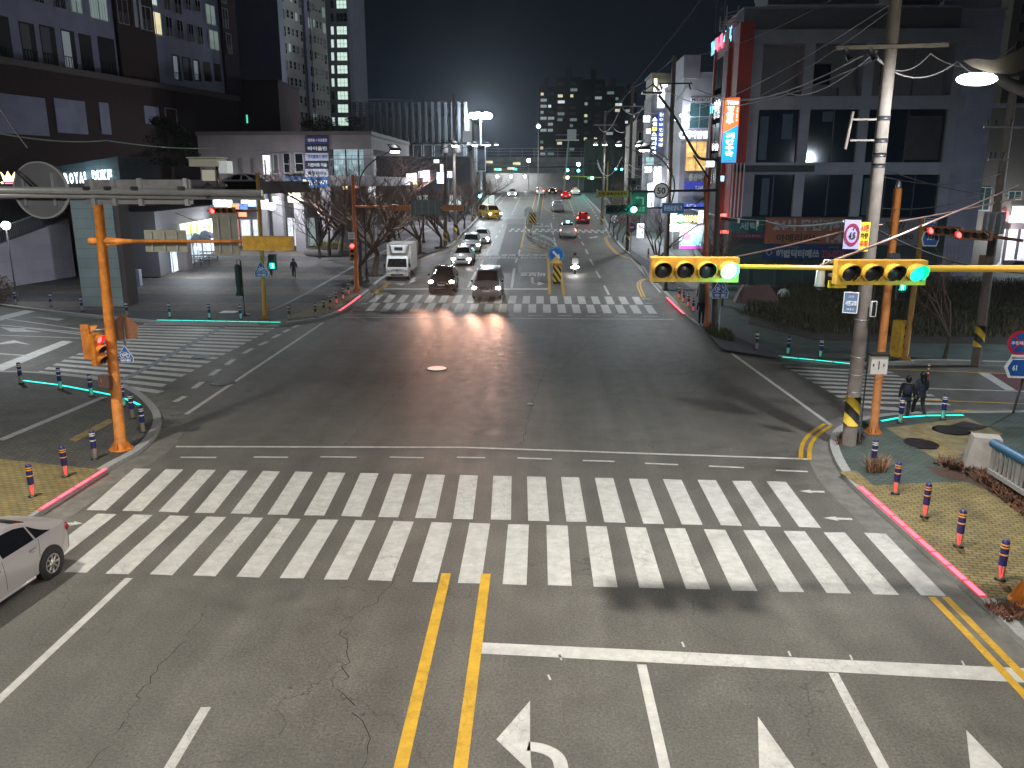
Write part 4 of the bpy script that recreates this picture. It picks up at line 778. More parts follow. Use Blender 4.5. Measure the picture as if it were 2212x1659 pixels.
tt = T('traffic_signal', 'orange horizontal signal with a red lamp behind the tall sign back', 'traffic signal', tuple(AY(480, 455, P2.p.y-.5))); signal_head(tt, (0, 0, 0), 4, 0, REDL, s=1.0, body=mat('orange_signal', (.5, .2, .06), .5))
ped_signal('green pedestrian signal lit beside the ochre pole', AY(588, 566, P2.p.y-.15), 1.05, TEALL, True)
lamp('signal_green_light', 'POINT', AY(591, 569, P2.p.y-.8), 4, (.05, 1, .75), r=.1)
bike_sign('teal lit bicycle crossing sign on the ochre pole', 564, 583, P2.p.y-.2, 1.0*.85)
P3 = steel_pole('signal_pole', 'orange signal pole at the left end of the distant crossing', 771, 630, 762, 377, .17, .11, mat('orange2', (.6, .17, .04), .55, noise=.2))
q = P3.at(P3.z(446)); P3.add('arm', MB().tube([q, AY(1000, 450, P3.p.y)], [.08, .045], 10), mat('orange2', (.5, .16, .04)), world=True)
for u0, u1_, la in ((842, 887, 'left'), (956, 1001, 'right')):
    tt = T('traffic_signal', '%s orange signal box on the arm over the oncoming lanes, seen from behind' % la, 'traffic signal', tuple(AY((u0+u1_)/2, 449, P3.p.y))); signal_head(tt, (0, 0, 0), 4, None, None, rz=R_(180), s=1.02, body=mat('orange_signal', (.5, .2, .06), .5))
back_board('grey green sign back between two orange signal boxes', 888, 432, 952, 464, P3.p.y-.15, 4, mat('teal_grey', (.13, .19, .18), .5))
q = P3.at(P3.z(541)); tt = T('traffic_signal', 'small vertical signal with red lamp on the orange pole at the distant crossing', 'traffic signal', (q.x-.15, q.y-.35, q.z)); signal_head(tt, (0, 0, 0), 3, 0, REDL, rz=R_(15), vert=True, s=1.0, body=mat('orange_signal', (.5, .2, .06), .5))
bq = P3.at(P3.z(508)); board('notice_plate', 'white notice plate on the orange pole by the bare trees', 'sign', 752, 502, 766, 517, P3.p.y-.25, SW, [('주정차', .15, .2, .85, .45, TB, .02), ('금지', .2, .55, .8, .8, TB, .02)])
# ---- poles of the far right corner
P9 = steel_pole('signal_pole', 'orange pole beside the standing person on the far right corner', 1528, 704, 1524, 378, .13, .1, mat('orange3', (.45, .13, .05), .6, noise=.3))
P10 = steel_pole('signal_pole', 'tall dark brown pole carrying the speed camera arm', 1543, 708, 1553, 338, .17, .12, mat('brown_pole', (.07, .055, .045), .6, noise=.4, nscale=2))
Yq = P10.p.y; q = P10.at(P10.z(411)); P10.add('arm', MB().tube([q, AY(1357, 413.5, Yq), AY(1290, 414, Yq)], [.07, .05, .04], 10), DARKM, world=True)
lb = board('camera_warning_sign', 'yellow sign reading 신호 과속단속장비 on the camera arm', 'road sign', 1289, 412, 1357.5, 425, Yq-.12, SY, [('신호·과속단속장비', .05, .2, .95, .82, TB, .03)], rz=0, frame=mat('sign_edge_green', (.02, .2, .1), .5))
c = AY(1428.5, 412, Yq-.15); t = T('speed_limit_sign', 'round white speed limit sign reading 50 with dark rim', 'road sign', tuple(c)); r_ = (AY(1445.5, 412, Yq).x-AY(1411.5, 412, Yq).x)/2
t.add('plate', MB().cyl((0, 0, 0), (0, .03, 0), r_*.86, n=32), SW); t.add('rim', MB().ring((0, -.015, 0), r_*.82, r_, .06, n=36), mat('rim_dark_red', (.07, .03, .03), .5)); t.add('lettering', MB().text('50', (0, -.012, 0), X, Z, r_*1.1, r_*.82, .03), TB)
c = AY(1368, 398, Yq); t = T('speed_camera', 'dark speed camera box standing on the arm', 'camera', tuple(c)); t.add('housing', MB().box((0, 0, .1), (.62, .5, .34)), mat('camera_dark', (.03, .06, .05), .5)); t.add('visor', MB().box((0, -.05, .29), (.72, .62, .03)), BLACK); t.add('stand', MB().cyl((0, 0, -.5), (0, 0, -.05), .05, n=8).box((0, 0, -.12), (.3, .3, .1)), DARKM); t.add('lens', MB().cyl((0, -.25, .1), (0, -.3, .1), .1, n=14), GLASS)
Y9 = P9.p.y; q = P9.at(P9.z(449)); P9.add('arm', MB().tube([q, AY(1400, 449, Y9), AY(1316, 448, Y9)], [.06, .045, .035], 10), DARKM, world=True)
P9.add('brace', MB().tube([P9.at(P9.z(425)), AY(1490, 449, Y9)], .03, 8), DARKM, world=True)
tt = T('traffic_signal', 'dark four lamp signal with bright green lamp left of the 동원로 sign', 'traffic signal', tuple(AY(1343, 452.5, Y9-.2))); signal_head(tt, (0, 0, 0), 4, 3, TEALL, s=1.18, body=mat('signal_dark_green', (.01, .05, .04), .5))
lamp('signal_green_light', 'POINT', AY(1363, 454, Y9-.9), 10, (.05, 1, .75), r=.1)
nb = board('turn_sign', 'dark green left turn sign reading 비보호 above the green signal', 'road sign', 1365, 416, 1397, 461, Y9-.2, SG, [('비보호', .1, .66, .92, .92, mat('letter_pale_green', (.3, .6, .5), .5), .02)], frame=mat('sign_edge_green', (.02, .2, .1), .5))
aw = MB(); w, h = nb.w, nb.h; aw.bx(w*.2, w*.3, -.02, -.01, h*.42, h*.72); aw.bx(-w*.1, w*.3, -.02, -.01, h*.72, h*.79); aw.ext([(-w*.1, h*.66), (-w*.1, h*.85), (-w*.3, h*.755)], (0, -.012, 0), X, Z, .006); nb.add('arrow', aw, mat('letter_pale_green', (.3, .6, .5)))
board('street_name_sign', 'blue sign reading 동원로얄듀크 on the lower arm', 'road sign', 1431, 439, 1477, 460, Y9-.2, SB, [('동원로얄듀크', .07, .22, .93, .8, mat('letter_pale_blue', (.55, .75, .85), .5), .02)], frame=mat('sign_edge_blue', (.1, .3, .5), .5))
tt = ped_signal('dark pedestrian signal above the standing person seen unlit', AY(1518, 632, Y9+.3), 1.25, TEALL, True, rz=math.pi)
bike_sign('bicycle crossing sign on its own post on the far right pavement', 1556, 624, G(1552, 720, KH).y, 1.0); p = G(1552, 722, KH); single('sign_post', MB().cyl((0, 0, 0), (0, 0, 3.0), .035, n=10), STEEL, 'thin grey post of the bicycle crossing sign', 'post', tuple(p))
def round_sign(label, u, v, Y, r, col, rim, sym=None, post=None, back=False):
    c = AY(u, v, Y); t = T('round_sign', label, 'road sign', tuple(c)); t.add('plate', MB().cyl((0, 0, 0), (0, .025, 0), r, n=28), col)
    if rim: t.add('rim', MB().ring((0, -.008, 0), r*.82, r*1.02, .03), rim)
    if sym: sym(t, r)
    if post: t.add('post', MB().cyl((0, .05, -(c.z-zt(Y)-KH)), (0, .05, r*.8), .035, n=8), post)
    return t
def bar(t, r): t.add('bar', MB().bx(-r*.55, r*.55, -.014, -.004, -r*.14, r*.14), TW)
def arr(t, r): m_ = MB(); a = Vector((1, 0, -1)).normalized(); b_ = Vector((1, 0, 1)).normalized(); m_.ext([(-.6*r, -.13*r), (.15*r, -.13*r), (.15*r, -.34*r), (.68*r, 0), (.15*r, .34*r), (.15*r, .13*r), (-.6*r, .13*r)], (0, -.01, 0), a, b_, .006); t.add('arrow', m_, TW)
def cross(t, r):
    for s in (1, -1): t.add('bar', MB().ext([(-r*.8, -.07*r), (r*.8, -.07*r), (r*.8, .07*r), (-r*.8, .07*r)], (0, -.01, 0), Vector((1, 0, s)).normalized(), Vector((-s, 0, 1)).normalized(), .006), SR)
    t.add('lettering', MB().text('주정차금지', (0, -.02, 0), X, Z, r*1.5, r*.3, .03), TW)
Yb = G(1363, 541, KH).y; round_sign('round red and blue no entry sign on the post by the concrete pole', 1364, 491, Yb, .45, mat('dull_red_sign', (.25, .04, .12), .5), SB, bar, mat('navy_post', (.02, .02, .06), .5))
def nox(t, r): t.add('lettering', MB().text('U', (0, -.012, 0), X, Z, r*.7, r*.9, .05), TB)
round_sign('small round white turn sign at the pavement behind the green signal', 1328, 473, 100, .55, SW, DARKM, nox, STEEL)
p = G(1200, 637-8); Yb = G(1202, 612).y
round_sign('blue round keep right sign at the tip of the central barrier', 1201.5, 550.5, Yb, .62, mat('bright_sign_blue', (.01, .13, .55), .4), mat('sign_edge_blue', (.1, .3, .5)), arr, STEEL)
c = G(1203, 612); t = T('barrier_nose', 'yellow black striped barrier drum at the tip of the central barrier', 'crash barrel', tuple(c))
t.add('body', MB().bx(-.31, .31, -.25, .25, .15, 1.35), stripes('nose_stripes', (.75, .52, .05), (.015, .015, .015), .28, 55)); t.add('top', MB().bx(-.34, .34, -.28, .28, 1.35, 1.55), mat('nose_orange', (.5, .17, .06), .6)); t.add('foot', MB().bx(-.28, .28, -.25, .25, 0, .15), BLACK)
for k in (-.2, .2): t.add('chevron_plate', MB().bx(k-.14, k+.14, .3, .34, 1.6, 2.4), SW)
t = T('hazard_plate', 'yellow diamond checker plate below the keep right sign', 'road sign', tuple(AY(1201, 567, Yb-.06))); t.add('plate', MB().ext([(0, -.48), (.46, 0), (0, .48), (-.46, 0)], (0, 0, 0), X, Z, -.03), SY)
for k in range(-2, 3):
    for j in range(-2, 3):
        if (k+j) % 2 == 0 and abs(k)+abs(j) < 4: t.add('reflector', MB().cyl((k*.1, -.012, j*.1), (k*.1, -.03, j*.1), .04, n=8), WHITE2 if False else TW)
# right frame edge signs
Yr = G(2187, 897, KH).y; round_sign('round blue no stopping sign with red cross at the right edge', 2205, 741, Yr, .42, SB, SR, cross, None); p = G(2188, 893, KH)
t = T('direction_sign', 'blue pentagon direction sign reading 61 at the right edge', 'road sign', tuple(AY(2212, 795, Yr)), R_(-8)); t.add('border', MB().ext([(-.62, 0), (-.45, .36), (1.2, .36), (1.2, -.36), (-.45, -.36)], (0, 0, 0), X, Z, -.04), SW); t.add('board', MB().ext([(-.52, 0), (-.39, .28), (1.12, .28), (1.12, -.28), (-.39, -.28)], (0, -.006, 0), X, Z, .01), SB); t.add('lettering', MB().text('61', (-.3, -.03, 0), X, Z, .14, .2, .03), TW)
t.add('lettering', MB().text('김해', (.3, -.03, 0), X, Z, .5, .3, .03), TW); t.add('hood_rail', MB().box((.25, -.02, .42), (1.4, .08, .08)), SW); single('sign_post', MB().tube([(0, 0, 0), (.32, 0, 2.6)], .04, 10), DARKM, 'thin dark post of the blue direction sign at the right edge', 'post', tuple(p))

# ---- grey gantry at the upper left with round mirror
Yg = 12.5; bz = AY(0, 410, Yg).z; xr = AY(571, 416, Yg).x; xl = AY(-260, 400, Yg).x
g = T('sign_gantry', 'grey steel gantry arm crossing the upper left of the view', 'gantry', (xl, Yg, 0))
for k, (v0, v1, r) in enumerate(((408, 417, .05), (420, 426, .045))):
    m_ = MB().tube([(xl, Yg-.1+k*.1, AY(-260, v0-2, Yg).z), (xr, Yg-.1+k*.1, AY(571, v1, Yg).z)], r, 12); g.add('beam', m_, ALU, world=True)
g.add('post', MB().cyl((0, 0, 0), (0, 0, bz+.6), .14, n=16), STEEL)
x0, x1, z0, z1 = rect(188, 388, 416, 441, Yg+.1); g.add('panel', MB().bx(x0, x1, Yg+.05, Yg+.1, z0, z1), mat('panel_grey', (.2, .2, .2), .5, .4, noise=.2), world=True)
for u in (200, 245, 302, 402): xx = AY(u, 415, Yg).x; g.add('bracket', MB().bx(xx-.03, xx+.03, Yg-.02, Yg+.05, z0-.02, z1+.02), STEEL, world=True); g.add('bolt', MB().box((xx, Yg-.16, AY(u, 406, Yg).z), (.09, .06, .05)), DARKM, world=True)
c = AY(89, 411, Yg+.15); t = T('round_board', 'large round grey sign back behind the gantry beam, top left', 'sign', tuple(c)); r_ = (AY(148, 411, Yg).x-AY(30, 411, Yg).x)/2
t.add('disc', MB().cyl((0, 0, 0), (0, .03, 0), r_, n=48), mat('disc_back', (.22, .23, .24), .35, .6, noise=.15, nscale=2)); t.add('rim', MB().ring((0, -.02, 0), r_*.96, r_*1.01, .05, n=48), ALU)
for k in (-.25, .22): t.add('rib', MB().bx(k-.02, k+.02, -.05, 0, -r_*.55, r_*.6), STEEL)
t.add('tie_rod', MB().tube([(-.32, -.1, .3), (-.05, -.12, .03)], .012, 6), DARKM); t.add('tie_rod', MB().tube([(-.28, -.1, .32), (.03, -.12, .03)], .012, 6), DARKM)
c = AY(450, 357, Yg); t = T('traffic_sensor', 'boxy grey traffic sensor with sloping hood on the gantry end', 'sensor', tuple(c)); t.add('hood', MB().bx(-.21, .21, -.2, .2, -.02, .1).bx(-.23, .23, -.24, .22, .1, .115), mat('sensor_olive', (.2, .21, .16), .5)); t.add('window', MB().bx(.2, .33, -.12, .12, -.12, .06), mat('sensor_white', (.5, .55, .58), .4)); t.add('body', MB().box((.03, 0, -.15), (.2, .2, .16)), mat('sensor_cream', (.42, .42, .35), .5)); t.add('mount', MB().cyl((.13, 0, -.45), (.13, 0, -.02), .02, n=8).box((.1, 0, -.3), (.3, .08, .04)), BLACK)
t.add('cable_loop', MB().tube([(.13+.02, -.05, -.1), (.15, -.1, -.35), (-.02, -.1, -.48), (-.12, -.08, -.36), (.0, -.1, -.26), (.12, -.1, -.34), (.02, -.1, -.46), (-.07, -.1, -.4), (.2, -.1, -.33), (.45, -.1, -.38), (.55, -.05, -.42)], .011, 6), BLACK)

# ================================================================ STREET LAMPS
ARMB = mat('lamp_black', (.012, .012, .013), .45)
def curved_lamp(label, p, hd, W_=900, col=(1, .97, .9), lit=True, scale=1.0, aim=None, glowm=None, ang=150, post=True):
    """black post with a swan-neck arm; p foot, hd head position"""
    t = T('street_lamp', label, 'street lamp', tuple(p)); p = Vector(p); hd = Vector(hd); H = hd.z-p.z; d = hd-p; d.z = 0; L_ = d.length; e_ = d.normalized()
    pt = MB(); pt.tube([p, p+Z*H*.62], [.09*scale, .06*scale], 10) if post else 0
    if post:
        pt.lathe(tuple(p), [(.2, 0), (.2, .1), (.13, .2), (.11, .9), (.14, .95), (.09, 1.05)], 14); t.add('post', pt, ARMB, world=True)
    q = [p+Z*H*.6-e_*0, p+Z*H*.68-e_*.25, p+Z*H*.78-e_*.3, p+Z*H*.87+e_*L_*.08, p+Z*H*.93+e_*L_*.35, p+Z*H*.975+e_*L_*.68, hd+Z*.1]
    t.add('arm', MB().tube(smooth3(q), .05*scale, 8), ARMB, world=True)
    n_ = Vector((-e_.y, e_.x, 0)); h = MB()
    for s in (-1, 1): h.quadv([hd-e_*.3+Z*.1, hd+e_*.5+Z*.05, hd+e_*.1+n_*s*.55+Z*.42, hd-e_*.5+n_*s*.5+Z*.45, hd-e_*.3+Z*.16, hd+e_*.5+Z*.11, hd+e_*.1+n_*s*.55+Z*.45, hd-e_*.5+n_*s*.5+Z*.48], [(0, 1, 2, 3), (4, 7, 6, 5), (0, 4, 5, 1), (1, 5, 6, 2), (2, 6, 7, 3), (3, 7, 4, 0)])
    t.add('wing', h, ARMB, world=True)
    t.add('head', MB().box(hd+Z*.04, (.75*scale, .34, .12), rz=math.atan2(e_.y, e_.x)), ARMB, world=True)
    t.add('lamp_panel', MB().box(hd-Z*.07, (.62*scale, .28, .1), rz=math.atan2(e_.y, e_.x)), (glowm or WGLOW) if lit else mat('lamp_glass_off', (.5, .5, .5), .3), world=True)
    if lit and W_: lamp('street_light', 'SPOT', hd-Z*.16, W_, col, aim or (0, 0, -1), ang, .22, .6); lamp('lamp_spill', 'POINT', hd-Z*.3, W_*.03, col, r=.2)
    return t
def smooth3(pts):
    pts = [Vector(p) for p in pts]
    for _ in range(2):
        o = [pts[0]]
        for a, b in zip(pts, pts[1:]): o += [a.lerp(b, .25), a.lerp(b, .75)]
        pts = o+[pts[-1]]
    return pts
LC = (1, .96, .88); LCC = (.88, .95, 1)
def foot(x, y): return (x, y, zt(y)+KH)
curved_lamp('lit street lamp at the left kerb by the white truck', G(793, 609, KH), AY(853, 326, G(793, 609, KH).y), 1500, LCC)
for y, w in ((88, 1400), (112, 1300), (138, 1100), (160, 900)):
    curved_lamp('%s lit street lamp of the left row up the hill' % {88: 'first', 112: 'second', 138: 'third', 160: 'last'}[y], foot(-13.2, y), (-9.6, y, zt(y)+10.2), w, LCC)
p = G(1438, 628, KH); curved_lamp('street lamp with curved neck beside the concrete pole on the right', p, AY(1392, 323, p.y), 1700, LCC)
for y, w in ((84, 1400), (108, 1300), (134, 1100), (158, 900)):
    curved_lamp('%s lit street lamp of the right row up the hill' % {84: 'first', 108: 'second', 134: 'third', 158: 'last'}[y], foot(12.3, y), (9.2, y, zt(y)+10.2), w, LCC)
# lamps at the near corners (their posts stand just outside the frame)
curved_lamp('street lamp beyond the right edge above the junction', (13.6, 12.2, KH), (2.4, 13.8, 13.0), 3600, (1, .95, .88), ang=140)
curved_lamp('street lamp beyond the left edge above the near crossing', (-17.5, 17.5, KH), (-14.0, 17.3, 10.3), 2100, (1, .96, .84))
curved_lamp('street lamp on the bridge deck left of the viewer', (-6.5, -3.5, 0), (-5.2, -1.5, 12.0), 4000, (1, .95, .9), aim=(0, .25, -1), ang=160); curved_lamp('street lamp on the bridge deck right of the viewer', (7.5, -3.5, 0), (5.5, -1.5, 12.0), 3300, (1, .95, .88), aim=(0, .25, -1), ang=160)
curved_lamp('added lamp out of view at left, brightening the pillar and plaza', (-30, 35, KH), (-26.5, 36.5, 9.6), 2000, LCC, aim=(0, .35, -1), ang=175)  # unseen lamp, added to brighten the tiled pillar and plaza
curved_lamp('added lamp out of view at right, brightening the framed facade', (31, 36, 0), (26.5, 36.5, 10.5), 2300, (.75, .87, 1), aim=(-.25, .4, -1), ang=176)  # unseen lamp, added to brighten the framed building's front
# visible lamp at the top right
Yl = 21.0; hd = AY(2110, 171, Yl); t = T('street_lamp', 'glaring street lamp with dark wing shaped housing, top right', 'street lamp', (hd.x+3.4, Yl+.3, 0))
t.add('lamp_panel', MB().ball(hd, .48, 20, 10, (1, .4, .3)), glow('warm_lamp_panel', (1, .98, .82), 40), world=True)
m_ = MB(); a = lambda u, v, y=Yl: AY(u, v, y)
m_.quadv([a(2080, 131), a(2100, 145), a(2140, 158), a(2190, 160), a(2212, 150), a(2260, 80), a(2230, 82), a(2200, 108), a(2150, 130), a(2105, 126)]+[a(u, v, Yl+.5) for u, v in ((2080, 131), (2100, 145), (2140, 158), (2190, 160), (2212, 150), (2260, 80), (2230, 82), (2200, 108), (2150, 130), (2105, 126))], [tuple(range(10)), tuple(reversed(range(10, 20)))]+[(i, (i+1) % 10, 10+(i+1) % 10, 10+i) for i in range(10)])
t.add('wing', m_, mat('lamp_brown', (.022, .018, .015), .7), world=True)
m_ = MB(); m_.tube([a(2140, 160, Yl+.2), a(2180, 182, Yl+.2), a(2290, 225, Yl+.2)], [.08, .14, .16], 10); t.add('arm', m_, ARMB, world=True); t.add('post', MB().tube([(hd.x+2.6, Yl+.3, hd.z-.6), (hd.x+3.4, Yl+.3, hd.z-1.5), (hd.x+3.4, Yl+.3, 0)], [.2, .12, .12], 10), ARMB, world=True)
lamp('lamp_spill', 'POINT', hd-Z*.45, 12, (1, .98, .85), r=.3); lamp('street_light', 'SPOT', hd-Z*.2, 1700, (.92, .96, 1), (-.1, .7, -1), 168, .15, .6)
# black arm with winged head on the brown pole
q = P10.at(P10.z(345)); t = T('street_lamp', 'long black sloping lamp arm with winged head beside the lit signs', 'street lamp', tuple(q)); m_ = MB()
m_.tube(smooth3([q, AY(1515, 345, Yq-.2), AY(1503, 335, Yq-.2), AY(1460, 255, Yq-.2), AY(1423, 205, Yq-.2)]), .07, 8); m_.tube([AY(1531, 385, Yq-.2), AY(1498, 335, Yq-.2)], .05, 8); t.add('arm', m_, ARMB, world=True)
hd = AY(1408, 201, Yq-.2); t.add('head', MB().box(hd, (1.0, .5, .1)), ARMB, world=True); t.add('wing', MB().box(hd+Vector((-.15, 0, .3)), (.6, .4, .05), ry=-.6), ARMB, world=True); t.add('wing', MB().box(hd+Vector((.2, 0, .28)), (.5, .4, .05), ry=.7), ARMB, world=True)
# globe lamp far left
p = G(34, 657, KH); p = G(37, 650, KH); zc = VZ(p.x, p.y, 487); t = T('globe_lamp', 'white globe lamp on a slim post at the far left', 'street lamp', tuple(p)); t.add('post', MB().lathe((0, 0, 0), [(.1, 0), (.1, .1), (.07, .15), (.065, 1.3), (.045, 1.32), (.04, zc-p.z-.25)], 12), DARKM)
t.add('globe', MB().ball((0, 0, zc-p.z), .27, 18, 12), glow('globe_glow', (.9, .97, 1), 12)); t.add('cap', MB().lathe((0, 0, zc-p.z), [(.1, .24), (.17, .2), (.0, .36)], 12), DARKM); lamp('globe_light', 'POINT', (p.x+.1, p.y-.5, zc), 260, (.85, .92, 1), r=.2)
# tall flood lamp
Yf = 150.; p = Vector((AY(1040, 440, Yf).x, Yf, zt(Yf)+KH)); zc = AY(1042, 250, Yf).z; t = T('flood_lamp_mast', 'tall mast with a brilliant cluster of flood lamps against the night sky', 'flood lamp', tuple(p))
t.add('mast', MB().cyl((0, 0, 0), (0, 0, zc-p.z), .3, .16, 12), STEEL); t.add('crown', MB().lathe((0, 0, zc-p.z), [(.2, -.3), (1.3, -.1), (1.3, .05), (0, .2)], 16), STEEL)
for k in range(6): a_ = k*math.pi/3+.3; t.add('lamp', MB().ball((1.5*math.cos(a_), 1.5*math.sin(a_), zc-p.z), .62, 12, 8, (1, 1, .8)), glow('flood_glow', (.85, .95, 1), 90))
lamp('flood_light', 'POINT', (p.x, p.y-2.5, zc-.5), 9000, (.8, .92, 1), r=1.0)
for u, v, Y, lab in ((1163, 273, 210, 'white point lamp on a thin mast left of the far apartments'), (1250, 355, 200, 'white lamp left of the far green signals'), (1142, 347, 205, 'white lamp over the far bridge deck, left'), (935+0, 329, 88, None)):
    if lab: c = AY(u, v, Y); t = T('mast_lamp', lab, 'street lamp', (c.x, Y, zt(Y))); t.add('mast', MB().cyl((0, 0, 0), (0, 0, c.z-zt(Y)), .12, .07, 8), STEEL); t.add('lamp', MB().ball((0, 0, c.z-zt(Y)), .42, 12, 8), CGLOW)
# ================================================================ VEHICLES
def paintm(name, c, r=.25, metal=.3): return mat('car_paint_'+name, c, r, metal, coat=.6)
SILV = paintm('silver', (.5, .47, .47), .3, .5); WHT = paintm('white', (.68, .68, .68), .3, 0); BLKC = paintm('black', (.012, .012, .014), .2, .2); GRYC = paintm('grey', (.22, .21, .21), .3, .5); YELC = paintm('taxi_yellow', (.75, .42, .03), .35, 0); REDC = paintm('red', (.55, .01, .01), .3, 0)
TYRE = mat('tyre_rubber', (.015, .015, .015), .8); RIM = mat('alloy_rim', (.5, .48, .45), .3, .8); CARG = mat('car_glass', (.008, .009, .011), .06, spec=.9); CHR = mat('chrome', (.6, .6, .6), .12, 1); PLATE = mat('number_plate', (.65, .65, .65), .4)
TLOFF = mat('tail_lens', (.25, .01, .01), .25); HLOFF = mat('head_lens', (.5, .5, .52), .15)
SPEC = {
 # y, z0, belt, top, half width, half width of the top
 'sedan': [(-2.25, .32, .52, .56, .62, .5), (-2.15, .2, .62, .7, .8, .66), (-1.6, .17, .78, .86, .885, .74), (-.95, .17, .88, .96, .895, .76), (-.15, .17, .94, 1.36, .895, .62), (.25, .17, .95, 1.45, .895, .6), (.85, .17, .96, 1.43, .895, .6), (1.35, .18, .98, 1.27, .89, .62), (1.85, .22, .98, 1.08, .87, .7), (2.15, .26, .93, 1.0, .8, .68), (2.27, .36, .75, .8, .68, .55)],
 'suv': [(-2.3, .38, .62, .68, .7, .56), (-2.2, .26, .8, .9, .86, .74), (-1.7, .24, .95, 1.04, .93, .8), (-1.05, .24, 1.04, 1.12, .94, .8), (-.35, .24, 1.08, 1.6, .94, .68), (.1, .24, 1.09, 1.7, .94, .67), (1.4, .24, 1.1, 1.67, .94, .66), (2.0, .26, 1.1, 1.5, .92, .68), (2.25, .32, 1.05, 1.2, .88, .74), (2.32, .4, .8, .86, .8, .7)],
 'van': [(-2.5, .36, .62, .7, .78, .62), (-2.42, .24, .82, .95, .92, .8), (-2.0, .22, 1.0, 1.12, .96, .84), (-1.75, .22, 1.06, 1.2, .965, .84), (-1.05, .22, 1.08, 1.82, .965, .76), (-.6, .22, 1.09, 1.93, .965, .77), (2.1, .24, 1.1, 1.92, .965, .77), (2.45, .28, 1.08, 1.8, .95, .78), (2.55, .36, .9, 1.0, .92, .84)],
}
def car(kind, label, loc, rz, pm, head=None, tail=None, taillit=False, group=None, detail=False, rails=False, mirror=True, roof_lamp=None):
    st = SPEC[kind]; t = T('parked_car' if 'parked' in label else 'car', label, 'car' if kind != 'van' else 'van', loc, rz, group)
    def S_(y):
        if y <= st[0][0]: return st[0]
        for i in range(len(st)-1):
            if st[i][0] <= y <= st[i+1][0]:
                k = (y-st[i][0])/(st[i+1][0]-st[i][0]); P = [st[max(i-1, 0)], st[i], st[i+1], st[min(i+2, len(st)-1)]]
                r = [y]
                for j in range(1, 6):
                    p0, p1, p2, p3 = (q[j] for q in P); v = .5*((2*p1)+(-p0+p2)*k+(2*p0-5*p1+4*p2-p3)*k*k+(-p0+3*p1-3*p2+p3)*k**3); r.append(v*.6+(p1+(p2-p1)*k)*.4)
                return r
        return st[-1]
    def ring(y):
        _, z0, zb, zr, w, wr = S_(y)
        return [(0, z0), (w*.86, z0), (w*.985, z0+.1), (w, z0+(zb-z0)*.5), (w*.985, z0+(zb-z0)*.8), (w*.95, zb), (wr*1.03, zr-.075*(1 if zr-zb > .2 else .45)), (wr*.9, zr-.02), (wr*.5, zr+.0), (0, zr+.012)]
    ys = []
    for a, b in zip(st, st[1:]): ys += [a[0]+(b[0]-a[0])*k/3 for k in range(3)]
    ys.append(st[-1][0]); vs = []; fs = []; n = 18
    for y in ys:
        r = ring(y); full = r+[(-x, z) for x, z in reversed(r[1:-1])]; vs += [(x, y, z) for x, z in full]; n = len(full)
    for i in range(len(ys)-1): fs += [(i*n+k, (i+1)*n+k, (i+1)*n+(k+1) % n, i*n+(k+1) % n) for k in range(n)]
    fs += [tuple(range(n)), tuple(((len(ys)-1)*n+k) for k in reversed(range(n)))]
    b = MB().quadv(vs, fs, True); ob = t.add('body', b, pm)
    try: ob.data.set_sharp_from_angle(angle=R_(38))
    except Exception: pass
    def side(y, tt, s, off=.008):                     # a point on the glasshouse side
        r = ring(y); a, b_ = r[5], r[6]; nx = (b_[1]-a[1]); nz = -(b_[0]-a[0]); L_ = math.hypot(nx, nz) or 1
        return (s*(a[0]+(b_[0]-a[0])*tt+nx/L_*off), y, a[1]+(b_[1]-a[1])*tt+nz/L_*off)
    roofs = [q for q in st if q[3]-q[2] > .4]; yf = roofs[0][0]; yb = roofs[-1][0]; hood = [q for q in st if q[0] < yf][-1][0]; tail_y = [q for q in st if q[0] > yb][0][0]
    def sidewin(y0, y1, sh0, sh1, name='side_window'):
        for s in (-1, 1):
            m_ = MB(); K = 6; g_ = []
            for j in range(K+1):
                tt = .06+.86*j/K; a = y0+sh0*(j/K); c = y1-sh1*(j/K); g_ += [side(a+(c-a)*i/K, tt, s) for i in range(K+1)]
            m_.quadv(g_, [(j*(K+1)+i, j*(K+1)+i+1, (j+1)*(K+1)+i+1, (j+1)*(K+1)+i) for j in range(K) for i in range(K)], True); t.add(name, m_, CARG)
    def topwin(y0, y1, name, k0=.93, k1=.93):
        m_ = MB(); K = 6; g_ = []
        for j in range(K+1):
            y = y0+(y1-y0)*j/K; r = ring(y); pr = [(-q[0], q[1]) for q in (r[6], r[7], r[8])]+[r[9]]+[r[8], r[7], r[6]]
            kk = k0+(k1-k0)*j/K
            for x, z in pr: g_.append((x*kk, y+(.004 if y0 > 0 else -.004), z+.014))
        n_ = 7; m_.quadv(g_, [(j*n_+i, j*n_+i+1, (j+1)*n_+i+1, (j+1)*n_+i) for j in range(K) for i in range(n_-1)], True); t.add(name, m_, CARG)
    if kind == 'van': sidewin(-1.5, -.5, .5, .0); sidewin(-.42, .95, 0, 0); sidewin(1.03, 2.2, 0, .08)
    elif kind == 'suv': sidewin(-.85, .1, .55, 0); sidewin(.18, 1.15, 0, 0); sidewin(1.23, 1.95, 0, .3)
    else: sidewin(-.72, .18, .5, 0); sidewin(.27, 1.12, 0, .0); sidewin(1.17, 1.62, 0, .42)
    topwin(hood+.06, yf+.03, 'windscreen'); topwin(yb+(.1 if kind != 'van' else .2), tail_y-.06, 'rear_window')
    wx = st[3][4]; wr_ = {'sedan': .315, 'suv': .36, 'van': .335}[kind]; wy = {'sedan': (-1.38, 1.45), 'suv': (-1.42, 1.36), 'van': (-1.62, 1.5)}[kind]
